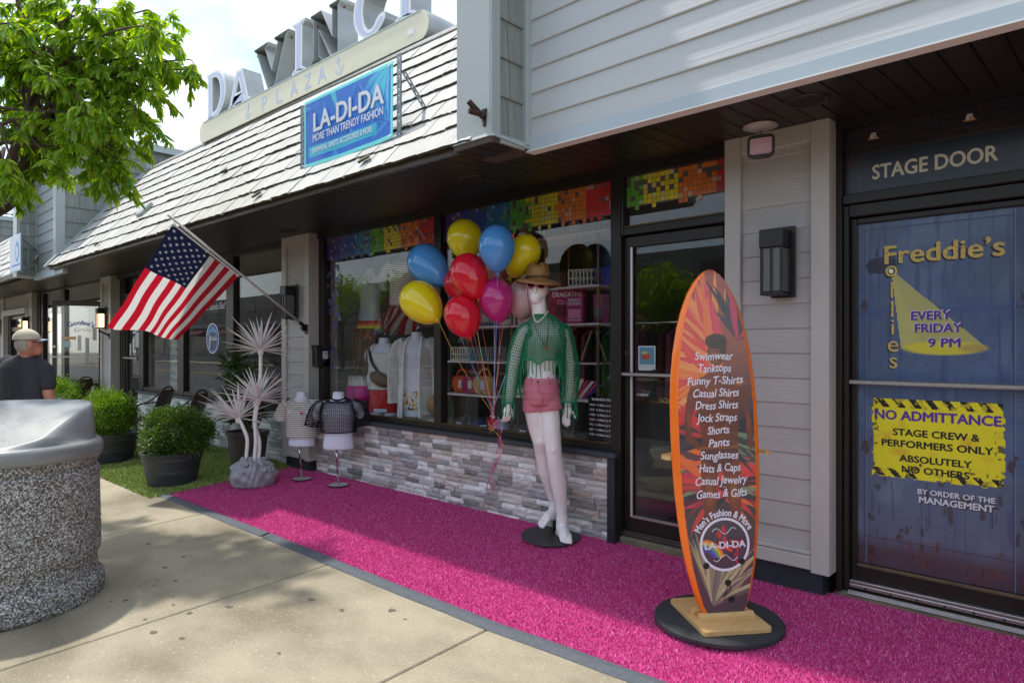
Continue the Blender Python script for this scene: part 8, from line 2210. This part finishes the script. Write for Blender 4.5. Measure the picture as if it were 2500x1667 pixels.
# ================================================================ street tree
tree = thing('street_tree', 'street tree with drooping bright green leaves over the pavement, upper left', 'tree', (0, 0, 0))
BARK = pm('tree_bark', S(96, 80, 68), .9, nz=((20, 20, 5), .6), bump=((50, 50, 8), .8, .01))
TLEAF = leaf_mat('tree_leaf', S(140, 178, 54), .54, .35, .32, .03, per_vert=True)
TLEAF1 = leaf_mat('single_tree_leaf', S(140, 178, 54), .54, .35, .32, .03)
TB = Vector((-6.66, .92, g(.92))); FORK = Vector((-6.60, .96, 2.25))
b = MB(); b.tube(spline([TB + Vector((0, 0, -.05)), TB + Vector((.0, .0, .25)), TB + Vector((.02, .01, 1.2)), FORK, FORK + Vector((.0, .02, .25))], 6), list(np.linspace(.15, .10, 25)), 14)
obj('trunk', b, BARK, tree, smooth=True)
CL = [(-6.16, 0.99, 3.88), (-6.58, 1.22, 4.11), (-6.05, 1.24, 3.95), (-5.96, 1.38, 3.96), (-5.48, 1.43, 3.78), (-5.61, 1.64, 3.91), (-5.66, 1.84, 3.98), (-5.97, 0.92, 3.67), (-5.69, 1.0, 3.6), (-5.98, 1.25, 3.78), (-6.11, 1.42, 3.9), (-5.65, 1.46, 3.75), (-5.62, 1.67, 3.78), (-5.05, 1.65, 3.6), (-5.97, 2.07, 4.07), (-6.34, 1.05, 3.71), (-6.16, 1.15, 3.67), (-6.07, 1.32, 3.68), (-5.62, 1.38, 3.6), (-5.9, 1.62, 3.77), (-5.39, 1.61, 3.59), (-5.41, 1.8, 3.68), (-5.65, 2.0, 3.81), (-6.88, 1.08, 3.72), (-6.31, 1.12, 3.6), (-5.75, 1.18, 3.45), (-5.91, 1.42, 3.54), (-5.62, 1.47, 3.46), (-6.19, 1.84, 3.78), (-5.52, 1.75, 3.54), (-5.86, 2.04, 3.73), (-5.47, 2.05, 3.61), (-6.18, 1.13, 3.45), (-5.6, 1.2, 3.3), (-6.45, 1.53, 3.67), (-5.8, 1.58, 3.44), (-5.83, 1.72, 3.51), (-5.42, 1.76, 3.39), (-5.63, 2.01, 3.54), (-5.54, 2.07, 3.56), (-6.09, 1.37, 3.38), (-5.54, 1.35, 3.24), (-5.7, 1.56, 3.31), (-5.85, 1.82, 3.42), (-5.44, 1.8, 3.3), (-5.38, 1.36, 3.07), (-6.24, 1.76, 3.35), (-5.47, 1.68, 3.17), (-5.93, 1.88, 3.3), (-6.21, 1.61, 3.18), (-5.52, 1.52, 2.98), (-5.62, 1.63, 3.06), (-6.12, 1.95, 3.24), (-5.54, 1.82, 3.09), (-6.2, 1.58, 3.04), (-6.23, 1.71, 3.04), (-5.92, 1.72, 3.02), (-5.95, 1.8, 3.04), (-6.25, 1.65, 2.87), (-6.17, 1.75, 2.94), (-5.72, 1.66, 2.83), (-5.69, 1.57, 2.65), (-5.72, 1.65, 2.68), (-5.73, 1.73, 2.72), (-6.58, 1.48, 3.06), (-5.56, 1.32, 2.84), (-5.72, 1.02, 2.62), (-6.42, 1.28, 2.86), (-5.64, 1.25, 2.68), (-6.45, 1.38, 3.35), (-5.93, 1.4, 3.25), (-6.65, 1.06, 3.21), (-6.34, 1.25, 3.17), (-6.27, 1.07, 2.66), (-6.47, 1.26, 2.77)]
rt = random.Random(21); q = np.random.default_rng(21)
vis = len(CL)
for k in range(90):      # the rest of the crown, above and behind the frame
    d = Vector((rt.gauss(0, 1), rt.gauss(0, 1), rt.gauss(.25, .8))).normalized(); p = Vector((-6.9, .55, 3.9)) + Vector((d.x * 1.75, d.y * 1.6, d.z * 1.35)) * rt.uniform(.55, 1.0)
    if p.z < 2.7 or p.x > -6.45 or (p.x > -5.6 and p.y > 1.2 and p.z < 4.1) or (p - Vector((-5.9, 1.3, 3.0))).length < .55: continue
    CL.append(tuple(p))
lim, P_, D_, W_ = MB(), [], [], []
mains = []
for k in range(11):
    a = -1.2 + 6.0 * k / 11 + rt.uniform(-.2, .2); mains.append(FORK + Vector((math.cos(a) * .55, math.sin(a) * .5, rt.uniform(.55, 1.05))))
for mn in mains:
    b = MB(); cv = spline([FORK + Vector((0, 0, .12)), FORK.lerp(mn, .45) + Vector((0, 0, -.06)), mn, mn + (mn - FORK) * .5 + Vector((0, 0, .05))], 7); b.tube(cv, list(np.linspace(.045, .016, len(cv))), 8); obj('limb', b, BARK, tree, smooth=True)
tw_ = MB()
for ci, c in enumerate(CL):
    c = Vector(c); mn = min(mains, key=lambda p: (p - c).length + rt.uniform(0, .25))
    st_ = mn + (mn - FORK) * rt.uniform(-.25, .3); mid = st_.lerp(c, .55) + Vector((rt.gauss(0, .05), rt.gauss(0, .05), .10))
    cv = spline([st_, mid, c, c + (c - mid) * .2 + Vector((0, 0, -.05))], 7)
    tw_.tube(cv, list(np.linspace(.013, .0025, len(cv))), 5)
    nsub = 8 if ci < vis else 6
    for s_ in range(nsub):
        a0 = cv[rt.randrange(7, len(cv))]; d = Vector((rt.gauss(0, 1) + .5 * (c.x > -6.2), rt.gauss(0, 1), rt.gauss(-.15, .5))).normalized(); L_ = rt.uniform(.08, .17); e = a0 + d * L_ + Vector((0, 0, -.05)); sc = spline([a0, a0.lerp(e, .5) + Vector((0, 0, .02)), e], 5)
        tw_.tube(sc, list(np.linspace(.0035, .0012, len(sc))), 4)
        for i in range(2, len(sc)):
            tn = (sc[i] - sc[i - 1]).normalized(); sd_ = tn.cross(Vector((0, 0, 1)));
            for sg in (-1, 1, 0):
                if sg == 0 and rt.random() < .4: continue
                P_.append(sc[i]); D_.append(tn * .55 + sd_ * sg * .7 + Vector((rt.gauss(0, .25), rt.gauss(0, .25), rt.uniform(-1.0, -.15)))); W_.append(ci)
obj('twigs', tw_, BARK, tree)['kind'] = 'stuff'
P_ = [tuple(p) for p in P_]; D_ = [tuple(d) for d in D_]
camp = Vector((0, 0, 1.37)); order = sorted((i for i in range(len(P_)) if W_[i] < vis), key=lambda i: (Vector(P_[i]) - camp).length)
single = set(order[:2400:9])
rest = [i for i in range(len(P_)) if i not in single]
o = leaf_cloud('crown', [P_[i] for i in rest], [D_[i] for i in rest], .094, .026, TLEAF, tree, curve=.12); o['kind'] = 'stuff'
lm = []
for k in range(5):
    oo = leaf_cloud('leaf', [(0, 0, 0)], [(0, 0, -1)], .098, .027, TLEAF1, None, curve=.12); lm.append(oo.data); bpy.data.objects.remove(oo)
for i in single:
    o = link('leaf', lm[i % 5], tree, P_[i]); o.rotation_mode = 'QUATERNION'; o.rotation_quaternion = Vector(D_[i]).to_track_quat('-Z', 'Y') @ Matrix.Rotation(rt.uniform(0, 6.28), 3, 'Z').to_quaternion(); s_ = rt.uniform(.8, 1.15); o.scale = (s_, s_, s_)

# ================================================================ overhead wires, far street
for k, (a, c) in enumerate((((-60, 30, 24), (-20, 9.6, 9.6)), ((-60, 30, 22.4), (-20, 9.6, 9.05)), ((-60, 30, 20.6), (-20, 9.6, 8.5)))):
    b = MB(); A, C_ = Vector(a), Vector(c); b.tube([A.lerp(C_, t_) + Vector((0, 0, -1.6 * 4 * t_ * (1 - t_))) for t_ in np.linspace(0, 1, 14)], .012, 4); t = obj('overhead_wire', b, BLACK); tag(t, ('topmost', 'middle', 'lowest')[k] + ' thin overhead wire crossing the pale sky above the roofs', 'wire', 'overhead wires behind the roofs', 'thing')
ba = thing('far_banner', 'pale blue and white vertical banner at the far left edge', 'banner', (0, 0, 0)); fbp = Print(.75, .56, 60, 45, S(222, 230, 240)); 
fbp.ellipse((.52, .30), (.13, .16), S(120, 170, 215)); fbp.ellipse((.50, .30), (.07, .10), S(222, 230, 240)); fbp.put((abs(fbp.Y - .10) < .012) & (fbp.X > .15), S(90, 140, 200)); fbp.put((fbp.X > .70) | (fbp.Y > .53) | (fbp.Y < .02), S(196, 212, 228))
o = link('cloth', fbp.mesh('cloth', lambda x, y: (-13.05 + x, 2.30 + x * 0, 2.52 + y), PRINT_MATT), ba); so = o.modifiers.new('s', 'SOLIDIFY'); so.thickness = .004; bake(o)
b = MB(); b.tube([(-12.31, 2.32, 2.49), (-12.31, 2.32, 3.10)], .012, 6); b.tube([(-12.31, 2.32, 3.0), (-12.9, 2.62, 2.9)], .010, 6); b.tube([(-12.31, 2.32, 2.55), (-12.9, 2.6, 2.62)], .010, 6); obj('bracket', b, GALV, ba)

# ---------------------------------------------------------------- across the road (seen mirrored in the glass)
ow = thing('white_building', 'white two storey building across the road, mirrored in the shop glass', 'building', (0, 0, 0))
WW_ = pm('white_render', S(132, 130, 128), .8, nz=(.8, .15)); AW = pm('maroon_awning', S(110, 56, 66), .8); DKW = pm('dark_window', S(30, 34, 38), .15)
b = MB(); b.box(-95, 16, -31, -22.5, zr - .1, 6.2); obj('wall', b, WW_, ow)
b = MB(); b.box(-95.2, 16.2, -22.6, -22.2, 3.35, 3.75); obj('cornice', b, pm('grey_cornice', S(150, 150, 148), .8), ow)
for k in range(26):
    x = -92 + k * 4.0
    b = MB(); b.box(x, x + 2.9, -22.56, -22.44, .35, 2.45); obj('window', b, DKW, ow)
    b = MB(); b.box(x + .4, x + 2.2, -22.56, -22.44, 4.2, 5.5); obj('window', b, DKW, ow)
    if k % 2 == 0:
        b = MB(); b.rings([[(q_, -22.5, 3.2), (q_, -21.5, 2.7), (q_, -21.5, 2.45), (q_, -22.5, 2.55)] for q_ in (x - .3, x + 3.3)]); obj('awning', b, AW, ow, fix=True)
b = MB(); b.tube([(-95, -22.0, 4.75), (16, -22.0, 4.75)], .035, 6); b.tube([(-95, -22.0, 3.85), (16, -22.0, 3.85)], .025, 6)
for k in range(220): b.tube([(-95 + k * .5, -22.0, 3.8), (-95 + k * .5, -22.0, 4.75)], .015, 4)
obj('railing', b, BLACK, ow)
text('TIME SQUARE', .42, MATS['dark_print'], ow, (-27.0, -22.42, 5.62), xd=(-1, 0, 0), width=5.0); text('THE EDGE', .55, MATS['dark_print'], ow, (-26.0, -22.15, 3.4), xd=(-1, 0, 0), width=4.4, bold=.04)
tag(ow, group=None)
def far_tree(x, y, h, r_, seed, lab):
    t = thing('far_tree', lab, 'tree', (x, y, zr), 0, 'street trees across the road'); b = MB(); b.tube(spline([(0, 0, 0), (.05, 0, h * .3), (0, .1, h * .6), (0, 0, h * .8)], 5), list(np.linspace(.18, .06, 16)), 8); obj('trunk', b, BARK, t)
    rr_ = np.random.default_rng(seed); c = rr_.normal(0, 1, (70, 3)); c /= np.linalg.norm(c, axis=1)[:, None]; c = c * np.array((r_, r_, r_ * .8)) * rr_.uniform(.4, 1, (70, 1)) + np.array((0, 0, h * .78)); k = rr_.integers(0, 70, 2600)
    P2 = c[k] + rr_.normal(0, .28, (2600, 3)); o = leaf_cloud('crown', P2, rr_.normal(0, 1, (2600, 3)) + np.array((0, 0, -.5)), .26, .13, TLEAF, t); o['kind'] = 'stuff'
far_tree(-16, -19.6, 5.2, 1.7, 1, 'leafy street tree across the road, left of the white building sign'); far_tree(-4.5, -19.4, 5.6, 1.9, 2, 'leafy street tree across the road facing the clothes shop'); far_tree(-27, -19.4, 6.6, 2.4, 5, 'big leafy street tree across the road beside the white building sign'); far_tree(-34, -19.4, 6.0, 2.3, 6, 'second big leafy street tree across the road from the left'); far_tree(-42, -19.4, 6.6, 2.6, 7, 'big leafy street tree at the left end across the road'); far_tree(6.5, -19.6, 5.0, 1.6, 3, 'leafy street tree across the road near its right end')
ps = MB(); ps.cbox(-80, 40, -22.5, -19.0, zr - .1, zr + .12, .01); tag(obj('far_pavement', ps, CONC), kind='structure')

# ---------------------------------------------------------------- a few fallen leaves
for x, y, lab, c in ((-1.62, 2.93, 'small brown fallen leaf on the pink carpet beside the surfboard base', S(150, 90, 60)), (-.86, 3.745, 'small yellow leaf lying against the stage doorstep', S(196, 150, 60)), (-3.05, 1.95, 'curled brown leaf on the concrete near the carpet edging', S(120, 86, 56))):
    t = obj('fallen_leaf', MB().add([(-.018, 0, .004), (0, .008, .010), (.018, 0, .005), (0, -.008, .009), (0, 0, .004)], [(0, 4, 1), (1, 4, 2), (0, 3, 4), (3, 2, 4)]), pm('dry_leaf_' + str(int(x * -100)), c, .8), loc=(x, y, g(y) + .018 if y > 2.3 else g(y)), rot=(0, 0, x * 7)); tag(t, lab, 'leaf', None, 'thing')
